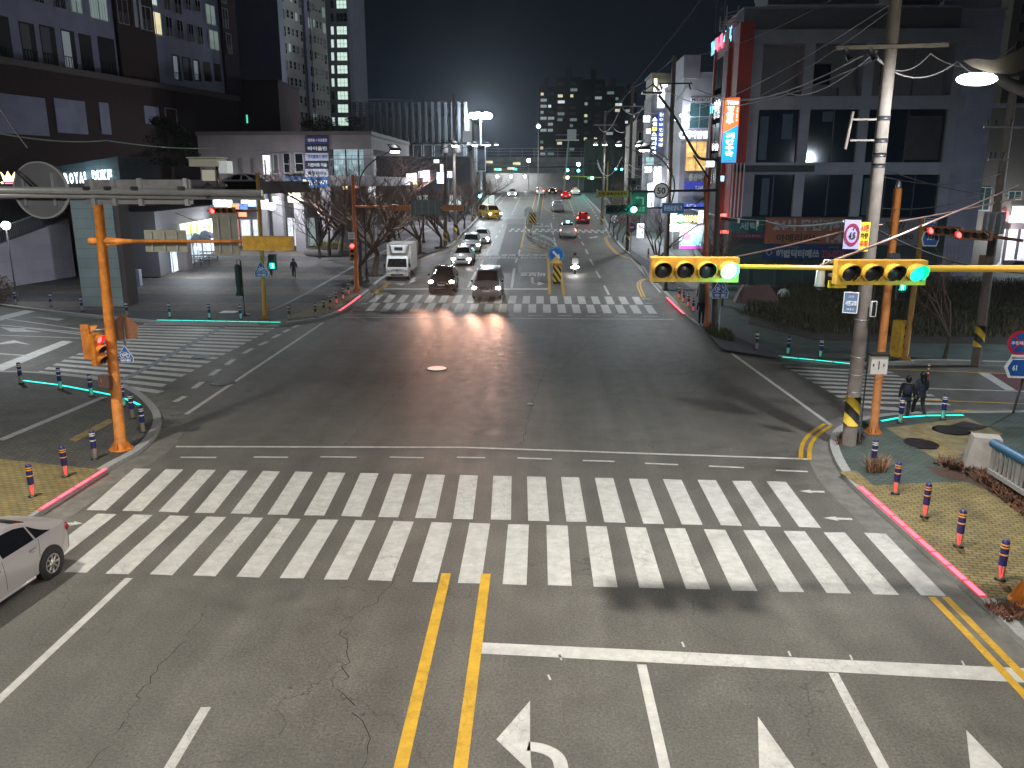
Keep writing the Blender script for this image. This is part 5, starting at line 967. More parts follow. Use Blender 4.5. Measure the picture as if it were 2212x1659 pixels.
    for y in wy:
        for s in (-1, 1):
            t.add('wheel_arch', MB().cyl((s*(wx-.16), y, wr_+.02), (s*(wx+.004), y, wr_+.02), wr_*1.17, n=24), BLACK)
            ty = MB(); pr = [(wr_*.66, 0), (wr_*.9, -.004), (wr_*.985, .02), (wr_, .06), (wr_, .17), (wr_*.97, .2)]; K = 26
            vs = [(s*(wx+.022-d), y+r*math.cos(2*math.pi*k/K), wr_+r*math.sin(2*math.pi*k/K)) for r, d in pr for k in range(K)]
            ty.quadv(vs, [(i*K+k, i*K+(k+1) % K, (i+1)*K+(k+1) % K, (i+1)*K+k) for i in range(len(pr)-1) for k in range(K)], True); w_ = t.add('wheel', ty, TYRE)
            rm = MB(); rm.cyl((s*(wx-.05), y, wr_), (s*(wx-.045), y, wr_), wr_*.64, n=20); rm2 = MB()
            xx = s*(wx+.012)
            rm2.ring((xx-.006, y, wr_), wr_*.58, wr_*.67, .012, 'X', 24); rm2.cyl((xx-s*.03, y, wr_), (xx+s*.004, y, wr_), wr_*.16, n=12)
            for k in range(8 if detail else 5):
                a_ = 2*math.pi*k/(8 if detail else 5); c_, s_ = math.cos(a_), math.sin(a_); q0 = Vector((xx-s*.012, y+c_*wr_*.35, wr_+s_*wr_*.35)); rm2.tube([(xx-s*.008, y+c_*wr_*.13, wr_+s_*wr_*.13), (xx-s*.006, y+c_*wr_*.6, wr_+s_*wr_*.6)], [.028, .02], 6)
            t.add('brake_disc', rm, DARKM, w_); t.add('rim', rm2, RIM, w_)
    fy = st[0][0]; by = st[-1][0]; hz_ = {'sedan': .62, 'suv': .8, 'van': .82}[kind]; tz = {'sedan': .82, 'suv': .98, 'van': 1.0}[kind]; hx_ = st[1][4]-.13
    for s in (-1, 1):
        t.add('headlight', MB().ball((s*hx_, fy+.12, hz_), .15, 14, 8, (1.25, .8, .75)), head or HLOFF)
        t.add('tail_light', MB().ball((s*(st[-2][4]-.09), by-.13, tz), .12, 12, 8, (1.0, .75, .95 if kind != 'van' else 1.6)), tail or (TAILL if taillit else TLOFF))
        if head: t.add('fog_light', MB().ball((s*hx_, fy+.1, hz_-.28), .06, 10, 6), head)
        if mirror: t.add('mirror', MB().ball((s*(wx+.1), hood+.28 if kind != 'van' else hood+.35, S_(hood)[2]+.12), .09, 10, 8, (1.1, .7, .85)), BLKC if kind == 'van' else pm)
        if rails: t.add('roof_rail', MB().tube([(s*.6, roofs[0][0]+.2, roofs[1][3]+.0), (s*.62, .4, roofs[1][3]+.05), (s*.6, yb+.1, roofs[-1][3]+.0)], .022, 6), CHR)
        if detail:
            for y in (.2,):
                pass
            for y in (-.0, 1.0):
                r = ring(y); t.add('door_handle', MB().box((s*(r[4][0]+.012), y, r[4][1]+.02), (.04, .19, .035)).ball((s*(r[4][0]+.01), y, r[4][1]), .05, 8, 6, (.4, 1, .6)), CHR)
            for pts in ([(-.8+.0, .25), (-.8, .99)], [(.22, .12), (.22, .99)], [(1.15, .45), (1.22, .99)]):
                m_ = MB(); q = []
                for j in range(7):
                    y = pts[0][0]+(pts[1][0]-pts[0][0])*j/6; r = ring(y); z = r[2][1]+(r[5][1]-r[2][1])*(pts[0][1]+(pts[1][1]-pts[0][1])*j/6)
                    xs_ = [(r[2], r[3]), (r[3], r[4]), (r[4], r[5])]
                    for a, b_ in xs_:
                        if a[1]-1e-6 <= z <= b_[1]+1e-6: k = (z-a[1])/(b_[1]-a[1]); x = a[0]+(b_[0]-a[0])*k; break
                    else: x = r[5][0]
                    q.append((s*(x+.0015), y, z))
                m_.tube(q, .0045, 4); t.add('door_gap', m_, BLACK)
            m_ = MB(); q = [(s*(ring(y)[2][0]+.004), y, ring(y)[2][1]-.02) for y in (-1.0, -.5, 0, .5, .95)]; m_.tube(q, .03, 6); t.add('sill_trim', m_, pm)
    t.add('grille', MB().box((0, fy+.02, hz_-.02), (hx_*1.1, .06, .16)), BLACK); t.add('lower_grille', MB().box((0, fy+.05, hz_-.3), (hx_*1.5, .08, .12)), BLACK)
    t.add('number_plate', MB().box((0, fy-.02, hz_-.2), (.5, .03, .11)), PLATE); t.add('number_plate', MB().box((0, by+.015, tz-.24), (.5, .03, .12)), PLATE); t.add('badge', MB().ball((0, fy-.01, hz_+.02), .06, 10, 6, (1, .3, 1)), CHR)
    if taillit: t.add('brake_light', MB().box((0, yb+.22, roofs[-1][3]-.06), (.4, .03, .04)), TAILL)
    if roof_lamp: t.add('roof_lamp', MB().box((0, .2, roofs[1][3]+.07), (.35, .14, .12)), roof_lamp)
    return t
def at(u, v, kind_front=None): p = G(u, v); return (p.x, p.y, zt(p.y))
def pos(u, v, L_, back=False, rz=0):
    """centre of a car whose near end's bottom is seen at u,v"""
    p = G(u, v); y = p.y+L_/2*math.cos(rz); return (p.x+math.sin(rz)*-L_/2*(1), y, zt(y))
def slopefix(t, y): t.o.rotation_euler.x = math.atan((zt(y+1)-zt(y-1))/2)*(1 if abs(t.o.rotation_euler.z) < 1.6 else -1); return t
# near silver saloon
w = G(108, 1243); t = car('sedan', 'silver saloon car driving out of view at the left edge', (w.x-.9, w.y-1.42, 0), R_(-5.5), SILV, detail=True)
VAN = car('van', 'grey van with glaring headlights entering the distant crossing', pos(1050, 651.5, 5.1), 0, GRYC, head=HEADL)
SUV = car('suv', 'black four wheel drive car with headlights beside the grey van', pos(951, 636.5, 4.6), R_(2), BLKC, head=HEADL, rails=True)
for lab, uv, k, pm, rz in (('white saloon with headlights behind the black car', (996, 575.5), 'sedan', WHT, 0), ('white tall car with headlights, second behind the black car', (1017, 547), 'suv', WHT, 3), ('pale car with one bright headlight, last of the queue by the kerb', (1040, 528), 'sedan', WHT, 3),
      ('yellow taxi van turning at the far crossing', (1070, 474), 'van', YELC, 24), ('pale car coming over the crest with headlights', (1106, 425), 'sedan', WHT, 0)):
    L_ = 4.6; slopefix(car(k, lab, pos(*uv, L_, rz=R_(rz)), R_(rz), pm, head=HEADL, roof_lamp=mat('taxi_lamp', (.7, .6, .2), .4) if pm is YELC else None), 80)
PK = math.pi
for lab, uv, k, pm, lit in (('silver car with orange tail lights and a teal roof lamp, nearest going away', (1227, 516.5), 'suv', SILV, True), ('white tall car going away, its tail lights dim', (1205, 459), 'suv', WHT, False), ('red car braking at the far crossing with blazing tail lights', (1259.5, 484), 'sedan', REDC, True),
      ('small red car braking near the crest', (1222, 430.5), 'sedan', REDC, True), ('white car waiting in the left lane at the crest', (1167, 420.5), 'sedan', WHT, True), ('dark car waiting second from left at the crest', (1193.5, 420), 'sedan', BLKC, True), ('white car waiting at the right kerb of the crest', (1243, 421.5), 'sedan', WHT, True), ('white car with red tail lights beyond the crest', (1222.5, 409), 'suv', WHT, True), ('red tail lit car under the far bridge', (1181.5, 408), 'sedan', REDC, True)):
    p = pos(*uv, 4.6); slopefix(car(k, lab, p, PK, pm, taillit=lit, head=HLOFF, roof_lamp=TEALL if 'teal roof' in lab else None), 80)
car('van', 'white van with dazzling headlights in the far junction', pos(1123, 409, 5), 0, WHT, head=glow('far_headlamp', (.85, .92, 1), 120)); car('suv', 'white car beside the dazzling van in the far junction', pos(1096, 408.5, 5), 0, WHT)
for o, x in ((VAN, .0), (SUV, 0)):
    for s in (-1, 1):
        L = o.o.location; lamp('headlight_beam', 'SPOT', (L.x+s*.72, L.y-2.75, L.z+.82), 1100, (1, .5, .33), (0, -1, .01), 26, .12, .7)
# white refrigerated truck
p = G(857, 606.5); t = T('box_truck', 'white refrigerated box truck parked at the left kerb', 'truck', (p.x+.05, p.y, zt(p.y)), R_(2))
cabp = [(-.0, .42), (-.04, .85), (-.0, 1.02), (.42, 1.72), (.62, 1.86), (1.5, 1.88), (1.5, .42)]
def cabsec(w): return [(-w, y, z) for y, z in cabp]+[(w, y, z) for y, z in cabp]
n = len(cabp); m_ = MB().quadv(cabsec(.86), [tuple(range(n)), tuple(reversed(range(n, 2*n)))]+[(i, n+i, n+(i+1) % n, (i+1) % n) for i in range(n)]); ob = t.add('cab', m_, WHT)
bv = ob.modifiers.new('b', 'BEVEL'); bv.width = .05; bv.segments = 2; bv.limit_method = 'ANGLE'
d_ = Vector((0, .42, .7)).normalized(); nn = Vector((0, -.7, .42)).normalized()
m_ = MB(); q = [Vector((s*w_, .04, 1.06))+d_*k+nn*.02 for s, w_, k in ((-1, .78, .0), (1, .78, .0), (1, .7, .72), (-1, .7, .72))]; m_.quadv(q+[x-nn*.04 for x in q], [(0, 1, 2, 3), (7, 6, 5, 4), (0, 4, 5, 1), (1, 5, 6, 2), (2, 6, 7, 3), (3, 7, 4, 0)]); ws = t.add('windscreen', m_, CARG)
for k in (-.35, .2): t.add('wiper', MB().tube([Vector((k+.3, .05, 1.08))+nn*.03, Vector((k-.05, .04, 1.1))+d_*.1+nn*.03], .012, 5), BLACK, ws)
for s in (-1, 1):
    t.add('side_window', MB().ext([(.35, 1.05), (1.3, 1.05), (1.3, 1.66), (.62, 1.66)], (s*.862, 0, 0), Yv, Z, .012*s), CARG)
    t.add('headlight', MB().ball((s*.68, .02, .78), .13, 12, 8, (1, .5, 1.25)), HLOFF); t.add('fog_light', MB().box((s*.68, -.02, .5), (.24, .05, .09)), HLOFF); t.add('mirror', MB().box((s*1.0, .12, 1.2), (.14, .08, .3)).tube([(s*.86, .15, 1.3), (s*1.0, .12, 1.25)], .02, 6), BLACK)
    for y, r in ((.75, .32), (3.6, .31)):
        ww = t.add('wheel', MB().cyl((s*.62, y, r), (s*.87, y, r), r, n=22), TYRE); t.add('rim', MB().cyl((s*.86, y, r), (s*.885, y, r), r*.55, n=16), RIM, ww)
t.add('bumper', MB().bx(-.88, .88, -.1, .1, .36, .58), WHT); t.add('lower_grille', MB().bx(-.5, .5, -.115, -.09, .42, .54), BLACK); t.add('number_plate', MB().box((0, -.13, .58), (.45, .02, .12)), PLATE); t.add('grille', MB().bx(-.42, .42, -.06, -.03, .86, .93), mat('grille_grey', (.35, .35, .35), .4))
t.add('badge', MB().ball((0, -.05, .8), .06, 10, 6, (1, .4, 1)), CHR); t.add('chassis', MB().bx(-.6, .6, 1.2, 5.0, .45, .62), DARKM)
cg = t.add('cargo_box', MB().bx(-.98, .98, 1.6, 5.1, .68, 2.75), mat('box_white', (.62, .6, .57), .45, noise=.08)); m_ = MB()
for x in (-.99, .99): m_.box((x, 1.6, 1.7), (.05, .05, 2.1)).box((x, 5.1, 1.7), (.05, .05, 2.1)); m_.box((x, 3.35, 2.75), (.05, 3.5, .05)).box((x, 3.35, .68), (.05, 3.5, .05))
m_.box((0, 1.6, 2.75), (2.0, .05, .05)); t.add('edge_trim', m_, ALU, cg)
m_ = MB(); a = [(-.85, 1.6, 2.7), (.85, 1.6, 2.7), (.62, 1.2, 2.62), (-.62, 1.2, 2.62), (-.6, 1.6, 1.98), (.6, 1.6, 1.98), (.5, 1.05, 2.1), (-.5, 1.05, 2.1)]; m_.quadv(a, [(0, 1, 2, 3), (4, 7, 6, 5), (3, 2, 6, 7), (0, 3, 7, 4), (1, 5, 6, 2)]); u_ = t.add('refrigeration_unit', m_, mat('unit_white', (.6, .6, .6), .4)); t.add('fan_grille', MB().box((0, 1.11, 2.42), (.66, .04, .22), rx=-.25), BLACK, u_)

# ================================================================ PEOPLE
SKIN = mat('skin', (.35, .2, .14), .6); CLB = mat('black_cloth', (.012, .012, .015), .85); CLN = mat('navy_cloth', (.015, .02, .035), .85); CLJ = mat('dark_jeans', (.02, .028, .05), .8); HAIR = mat('black_hair', (.008, .007, .007), .5); SHW = mat('white_shoe', (.6, .6, .58), .6)
def skin(name, nodes, edges, m, parent, root=0, sub=1):
    """one continuous skinned surface grown over joints [(pos, radius)]"""
    me = bpy.data.meshes.new(name); me.from_pydata([tuple(n[0]) for n in nodes], edges, []); o = bpy.data.objects.new(name, me); COL.objects.link(o)
    md = o.modifiers.new('s', 'SKIN'); md.use_smooth_shade = True
    for i, n in enumerate(nodes):
        r = n[1]; sv = me.skin_vertices[0].data[i]; sv.radius = (r, r) if not isinstance(r, tuple) else r; sv.use_root = (i == root)
    s2 = o.modifiers.new('d', 'SUBSURF'); s2.levels = sub; s2.render_levels = sub
    dg = bpy.context.evaluated_depsgraph_get(); dg.update(); nm = bpy.data.meshes.new_from_object(o.evaluated_get(dg)); nm.name = name
    bpy.data.objects.remove(o); no = bpy.data.objects.new(name, nm); nm.materials.clear(); nm.materials.append(m)
    for p_ in nm.polygons: p_.use_smooth = True
    COL.objects.link(no); no.parent = parent; return no
def person(label, loc, rz, H=1.66, pose='walk', coat=CLB, legs=CLB, hair='long', shoes=SHW, bag=False, seatz=None, group=None):
    """faces -Y before rz"""
    t = T('person', label, 'person', loc, rz, group); k = H/1.7
    hip = .9*k
    st = {'walk': (.24, -.22, .12, -.14), 'stand': (.03, -.02, .02, .0), 'sit': (0, 0, 0, 0)}[pose]
    def P(x, y, z): return Vector((x*k, y*k, z*k))
    if pose == 'sit':
        z0 = (seatz or .78)/k; pel = P(0, .05, z0+.1); ch = P(0, .0, z0+.48); nk = P(0, -.05, z0+.62); hd = P(0, -.08, z0+.78)
        LL = [(P(.11, -.05, z0+.08), P(.2, -.42, z0+.06), P(.16, -.4, z0-.36)), (P(-.11, -.05, z0+.08), P(-.2, -.42, z0+.06), P(-.16, -.4, z0-.36))]
        AA = [(P(.2, -.02, z0+.52), P(.3, -.2, z0+.28), P(.3, -.48, z0+.3)), (P(-.2, -.02, z0+.52), P(-.3, -.2, z0+.28), P(-.3, -.48, z0+.3))]
    else:
        pel = P(0, 0, .93); ch = P(0, -.01, 1.25); nk = P(0, -.0, 1.44); hd = P(0, -.02, 1.58)
        LL = [(P(.09, 0, .88), P(.1, -st[0]*.75, .48), P(.1, -st[0]*.9, .09)), (P(-.09, 0, .88), P(-.1, -st[1]*.35-.06, .49), P(-.1, -st[1], .12 if pose == 'walk' else .09))]
        AA = [(P(.19, 0, 1.37), P(.24, st[2]*.6+.03, 1.1), P(.25, st[2]-.02, .86)), (P(-.19, 0, 1.37), P(-.24, st[3]*.4+.03, 1.1), P(-.25, st[3]-.06, .87))]
    N_ = [(pel, (.15*k, .11*k)), (ch, (.155*k, .11*k)), (nk, .055*k), (hd-P(0, 0, .07), .06*k), (hd, (.078*k, .095*k)), (hd+P(0, 0, .07), (.07*k, .085*k))]; E_ = [(0, 1), (1, 2), (2, 3), (3, 4), (4, 5)]
    for a, b_, c in LL:
        i = len(N_); N_ += [(a, .085*k), (b_, .056*k), (c, .04*k), (c+P(0, -.1, -.05), .035*k), (c+P(0, -.17, -.065), .028*k)]; E_ += [(0, i), (i, i+1), (i+1, i+2), (i+2, i+3), (i+3, i+4)]
    hands = []
    for s, (a, b_, c) in zip((1, -1), AA):
        i = len(N_); d = (c-b_).normalized(); hb = c+d*.07*k; N_ += [(a, .055*k), (b_, .042*k), (c, .028*k), (hb, (.035*k, .02*k))]; E_ += [(1, i), (i, i+1), (i+1, i+2), (i+2, i+3)]; hands.append((s, hb, d))
    bd = skin('body', N_, E_, SKIN, t.o)
    for s, hb, d in hands:
        up_ = Vector((0, 1, 0)) if abs(d.y) < .8 else Z; 
        for f in range(5):
            o_ = up_*((f-1.5)*.017*k) if f < 4 else up_*(-.03*k); L_ = [.062, .072, .068, .055, .05][f]*k
            st_ = hb+o_-d*(0 if f < 4 else .035*k); m_ = MB().tube([st_, st_+d*L_*.55+(Vector((-s*.006, -.0, 0)) if f < 4 else Vector((0, -.018, -.005)))*k, st_+d*L_+(Vector((-s*.022, 0, 0)) if f < 4 else Vector((0, -.03, -.01)))*k], [.009*k, .008*k, .006*k], 6); t.add('finger', m_, SKIN, bd)
    J = [(pel+P(0, 0, .0), (.175*k, .135*k)), (ch, (.18*k, .135*k)), (nk-P(0, 0, .05), (.1*k, .085*k))]; JE = [(0, 1), (1, 2)]
    if pose != 'sit': J.append((pel-P(0, 0, .14), (.18*k, .14*k))); JE.append((0, 3))
    for a, b_, c in AA: i = len(J); J += [(a, .075*k), (b_, .06*k), (c, .043*k)]; JE += [(1, i), (i, i+1), (i+1, i+2)]
    skin('jacket', J, JE, coat, t.o)
    for nme, (a, b_, c) in zip(('l', 'r'), LL): skin('trouser_leg', [(pel-P(0, 0, .02), .1*k), (a, .1*k), (b_, .07*k), (c+P(0, 0, .02), .056*k)], [(0, 1), (1, 2), (2, 3)], legs, t.o); skin('shoe', [(c+P(0, .03, -.05), .045*k), (c+P(0, -.09, -.055), .043*k), (c+P(0, -.17, -.06), .032*k)], [(0, 1), (1, 2)], shoes, t.o)
    hn = [(hd+P(0, .02, .05), (.1*k, .11*k)), (hd+P(0, .045, -.02), (.095*k, .08*k))]
    if hair == 'long': hn += [(hd+P(0, .075, -.14), (.095*k, .06*k)), (hd+P(0, .095, -.27), (.07*k, .04*k))]
    if hair != 'helmet':
        hb_ = MB(); hb_.ball(hd+P(0, .022, .035), .112*k, 16, 12, (.95, 1.02, 1.08)); hb_.ball(hd+P(0, .05, -.03), .095*k, 14, 10, (.95, .8, 1))
        if hair == 'long': hb_.tube([hd+P(0, .05, 0), hd+P(0, .085, -.14), hd+P(0, .11, -.28), hd+P(0, .12, -.34)], [.105*k, .11*k, .085*k, .03*k], 12)
        t.add('hair', hb_, HAIR)
    else: t.add('helmet', MB().ball(hd+P(0, .01, .03), .145*k, 16, 10), BLKC)
    f = MB()
    for s in (-1, 1): t.add('eye', MB().ball(hd+P(s*.032, -.088, .015), .012*k, 8, 6), HAIR, bd)
    t.add('nose', MB().ball(hd+P(0, -.1, -.015), .016*k, 8, 6, (.8, 1, 1.4)), SKIN, bd); t.add('mouth', MB().ball(hd+P(0, -.088, -.055), .02*k, 8, 6, (1.2, .4, .3)), mat('lips', (.3, .08, .07), .6), bd)
    for s in (-1, 1): t.add('ear', MB().ball(hd+P(s*.08, .0, -.0), .022*k, 8, 6, (.4, .8, 1.2)), SKIN, bd)
    if bag: t.add('backpack', MB().ball(ch+P(0, .17, -.05), .17*k, 14, 10, (1, .6, 1.25)), CLN)
    return t
def pp_(u, v, h=0): p = G(u, v, h); return (p.x, p.y, zt(p.y)+h)
person('person with a backpack and short dark hair stepping onto the right pavement', pp_(1953, 905, .0), R_(155), 1.52, 'walk', CLB, CLB, 'short', mat('dark_shoe', (.02, .02, .02)), True, group=None)
person('long haired person in dark clothes walking beside the backpack wearer', pp_(1983, 901, .0), R_(190), 1.62, 'walk', CLN, CLB, 'long', SHW, False)
person('dark figure waiting beside the orange pole, white shoes', pp_(1514, 703, KH), R_(-20), 1.66, 'stand', CLB, CLB, 'short', SHW)
person('person in black walking alone across the plaza', pp_(636, 603, KH), R_(12), 1.62, 'walk', CLB, CLB, 'long', CLB)
person('person mostly hidden behind the green pedestrian signal', pp_(587, 599, KH), R_(0), 1.62, 'walk', CLB, CLB, 'short', CLB)
person('person crouched low in the shade of the bare trees', pp_(862, 520, KH), R_(100), 1.2, 'walk', CLB, CLB, 'short', CLB)
# motorcycle with rider
p = G(1242, 592.5); base = (p.x, p.y+.9, zt(p.y)); t = T('motorcycle', 'white delivery scooter with bright lights riding away from view', 'motorcycle', base, math.pi)
for y in (-.62, .62): w_ = t.add('wheel', MB().ring((-.06, y, .28), .2, .28, .12, 'X', 20), TYRE); t.add('rim', MB().cyl((-.02, y, .28), (.02, y, .28), .2, n=14), RIM, w_)
t.add('body', MB().ball((0, .25, .55), .26, 14, 10, (.75, 1.6, .8)), WHT); t.add('front_shield', MB().box((0, -.5, .65), (.45, .08, .6), rx=-.25), WHT); t.add('footboard', MB().box((0, -.1, .32), (.34, .5, .08)), BLACK); t.add('seat', MB().ball((0, .2, .76), .2, 12, 8, (.7, 1.8, .4)), BLACK)
t.add('handlebar', MB().tube([(-.34, -.4, 1.02), (0, -.5, 1.04), (.34, -.4, 1.02)], .02, 6), DARKM); t.add('delivery_box', MB().bx(-.26, .26, .5, .98, .85, 1.32), mat('box_pale', (.6, .6, .6), .5)); t.add('rear_lamp', MB().ball((0, .82, .62), .12, 12, 8, (1.6, .5, 1)), glow('scooter_lamp', (1, .97, .95), 40)); t.add('number_plate', MB().box((0, .86, .42), (.24, .02, .16)), PLATE)
for s in (-1, 1): t.add('side_lamp', MB().ball((s*.26, .7, .55), .07, 10, 6), glow('scooter_lamp', (1, .97, .95), 40)); t.add('mirror', MB().tube([(s*.3, -.42, 1.02), (s*.34, -.38, 1.2)], .01, 5).ball((s*.36, -.38, 1.24), .05, 8, 6), BLACK)
person('rider in dark clothes with black helmet on the white scooter', (base[0], base[1]-.02, base[2]), math.pi, 1.66, 'sit', CLB, CLB, 'helmet', CLB, seatz=.78)
lamp('scooter_light', 'POINT', (p.x, p.y-.25, zt(p.y)+.6), 6, (1, .95, .9), r=.08)
# parked motorcycle behind the nearest signal
p = G(1436, 613, KH); t = T('motorcycle', 'dark motorcycle parked by the concrete pole on the right pavement', 'motorcycle', (p.x, p.y+.3, p.z), R_(80))
for y in (-.62, .62): w_ = t.add('wheel', MB().ring((-.05, y, .28), .2, .29, .1, 'X', 20), TYRE); t.add('rim', MB().cyl((-.02, y, .28), (.02, y, .28), .19, n=14), RIM, w_)
t.add('body', MB().ball((0, .05, .6), .24, 12, 8, (.7, 1.9, .8)), BLKC); t.add('handlebar', MB().tube([(-.3, -.45, 1.0), (0, -.5, .98), (.3, -.45, 1.0)], .02, 6), DARKM); t.add('seat', MB().ball((0, .35, .8), .18, 10, 8, (.7, 1.8, .4)), BLACK)

# ================================================================ CENTRAL RAILING
path = smooth(gp([(1203, 556), (1198, 546), (1190, 538.5), (1174, 531), (1150, 523), (1136, 514), (1134, 503), (1136.5, 488), (1141, 474), (1144, 466)]), 2); path = dense(path, 1.0)
RAILM = mat('railing_green_white', (.42, .5, .42), .5); t = T('median_railing', 'pale green railing curving along the central reservation', 'railing', (path[0][0], path[0][1], zt(path[0][1])))
for h_ in (.45, .9, 1.05):
    t.add('rail', MB().tube([(x, y, zt(y)+h_) for x, y in path], .045, 6), RAILM, world=True)
posts = path[::3]
for x, y in posts: t.add('post', MB().bx(x-.05, x+.05, y-.05, y+.05, zt(y), zt(y)+1.15), RAILM, world=True)
path = [(-1.35, y) for y in range(118, 176, 2)]; t = T('median_railing', 'straight pale railing of the central reservation near the crest', 'railing', (path[0][0], path[0][1], zt(path[0][1])))
for h_ in (.45, .9): t.add('rail', MB().tube([(x, y, zt(y)+h_) for x, y in path], .045, 6), RAILM, world=True)
for x, y in path[::2]: t.add('post', MB().bx(x-.05, x+.05, y-.05, y+.05, zt(y), zt(y)+1.0), RAILM, world=True)
c = G(1149, 489); t = T('barrier_nose', 'far yellow black barrier drum on the central reservation', 'crash barrel', tuple(G(1151, 481))); t.add('body', MB().bx(-.4, .4, -.3, .3, 0, 1.3), MATS['nose_stripes']); t.add('top', MB().bx(-.42, .42, -.32, .32, 1.3, 1.4), STEEL)
Yb = G(1140, 500).y
for u, v, r, lab in ((1142, 456.5, .62, 'grey back of a round sign on the central reservation'),): round_sign(lab, u, v, G(1141, 474).y, r, mat('sign_back_pale', (.35, .36, .35), .5), None, None, STEEL)
t = T('hazard_plate', 'pale diamond plate back on the central reservation', 'road sign', tuple(AY(1141.5, 466, G(1141, 474).y-.05))); t.add('plate', MB().ext([(0, -.6), (.6, 0), (0, .6), (-.6, 0)], (0, 0, 0), X, Z, -.03), mat('sign_back_pale', (.35, .36, .35)))
# far right kerb railing (white bridge parapet)
path = [(10.4+(y-100)*.0, y) for y in range(104, 176, 3)]; t = T('bridge_railing', 'white parapet railing rising along the far right kerb', 'railing', (10.4, 104, zt(104)))
t.add('parapet', MB(), STEEL) if False else None
m_ = MB()
for a, b_ in zip(path, path[1:]):
    m_.quadv([(a[0], a[1], zt(a[1])), (b_[0], b_[1], zt(b_[1])), (b_[0], b_[1], zt(b_[1])+.55), (a[0], a[1], zt(a[1])+.55), (a[0]+.2, a[1], zt(a[1])), (b_[0]+.2, b_[1], zt(b_[1])), (b_[0]+.2, b_[1], zt(b_[1])+.55), (a[0]+.2, a[1], zt(a[1])+.55)], [(0, 3, 2, 1), (3, 7, 6, 2), (4, 5, 6, 7)])
t.add('plinth', m_, CONC, world=True)
for h_ in (.85, 1.2): t.add('rail', MB().tube([(x+.1, y, zt(y)+h_) for x, y in path], .05, 6), mat('rail_white', (.5, .52, .52), .5), world=True)
for x, y in path[::1]: t.add('post', MB().bx(x+.06, x+.14, y-.04, y+.04, zt(y)+.5, zt(y)+1.2), MATS['rail_white'], world=True)
# near right blue topped guard rail and concrete end block
RB = mat('rail_blue', (.02, .085, .16), .45, noise=.1); RW = mat('rail_pale', (.3, .3, .29), .5, noise=.1)
g0 = G(2150, 1020, KH); a = AY(2118, 956, G(2128, 1012, KH).y); p0 = G(2133, 1040, KH); dv = (G(2300, 1150, KH)-p0); dv.z = 0; L_ = dv.length; dv.normalize()
t = T('guard_rail', 'white balustrade with a fat blue top rail at the right edge', 'railing', tuple(p0)); zt_ = VZ(p0.x, p0.y, 957)
t.add('top_rail', MB().tube([p0+Z*(zt_-p0.z), p0+dv*L_*1.6+Z*(zt_-p0.z)], .12, 14), RB, world=True); t.add('lower_rail', MB().box(p0+dv*L_*.8+Z*.32, (L_*1.6, .1, .12), rz=math.atan2(dv.y, dv.x)), RW, world=True)
for k in range(34): q = p0+dv*(.1+k*.19); t.add('baluster', MB().box(q+Z*.72, (.05 if k % 6 else .16, .05, .75), rz=math.atan2(dv.y, dv.x)), RW, world=True)
e0 = G(2078, 1018, KH); m_ = MB(); q = [e0+Vector(v_) for v_ in ((-.05, -.1, 0), (.85, -.45, 0), (1.1, .25, 0), (.2, .5, 0), (.18, -.05, 1.02), (.82, -.3, 1.02), (.98, .2, 1.02), (.3, .38, 1.02))]; m_.quadv([tuple(v_) for v_ in q], [(0, 1, 5, 4), (1, 2, 6, 5), (2, 3, 7, 6), (3, 0, 4, 7), (4, 5, 6, 7)])
single('concrete_block', m_, mat('block_concrete', (.33, .31, .28), .85, noise=.2, nscale=3, bump=.3), 'tapered concrete end block of the blue topped guard rail', 'concrete block', tuple(e0), world=True)
p = G(2094, 921, KH); q = Vector(pp_(2188, 893, KH))
# ================================================================ BUILDINGS
def fplane(P0, d):
    """pixel -> (s along the facade, z) on the vertical plane through P0 with direction d"""
    P0 = Vector(P0); d = Vector(d).normalized(); nrm = Vector((-d.y, d.x, 0))
    def f(u, v):
        r = ray(u, v); t = (P0-CL).dot(nrm)/r.dot(nrm); q = CL+r*t; return (q-P0).dot(d), q.z
    return f
def window(t, x0, x1, z0, z1, pane, frame=None, proud=.06, mull=1, trans=0, name='window', parent=None, rail=False):
    fr = frame or mat('window_frame_pale', (.42, .43, .46), .5); w = min(.07, (x1-x0)*.12); m_ = MB()
    m_.slot(1).bx(x0, x1, -proud*.4, 0.05, z0, z1); m_.slot(0)
    m_.bx(x0, x1, -proud, -.0, z1-w, z1).bx(x0, x1, -proud, -.0, z0, z0+w).bx(x0, x0+w, -proud, -.0, z0+w, z1-w).bx(x1-w, x1, -proud, -.0, z0+w, z1-w)
    for k in range(mull): q = x0+(x1-x0)*(k+1)/(mull+1); m_.bx(q-w*.4, q+w*.4, -proud, -.0, z0+w, z1-w)
    if trans: q = z0+(z1-z0)*.45; m_.bx(x0+w, x1-w, -proud*.98, -.0, q-w*.4, q+w*.4)
    if rail:
        for k in range(7): q = x0+(x1-x0)*(k+.5)/7; m_.bx(q-.012, q+.012, -proud-.05, -proud-.03, z0, z0+(z1-z0)*.45)
    return t.add(name, m_, [fr, pane], parent)
DW = mat('dark_window', (.012, .014, .018), .12, spec=.8); DW2 = mat('curtained_window', (.07, .08, .085), .5)
LIL = panels('lilac_render', (.3, .32, .44), 3.2, 2.8, .8, .85); BRN = mat('dark_brown_cladding', (.07, .052, .055), .95, noise=.15); BRN.node_tree.nodes['Principled BSDF'].inputs['Specular IOR Level'].default_value = .08; BRN2 = mat('umber_cladding', (.11, .09, .09), .7, noise=.15); PINK = panels('pinkish_stone', (.2, .175, .185), 1.8, .9, .8, .7)
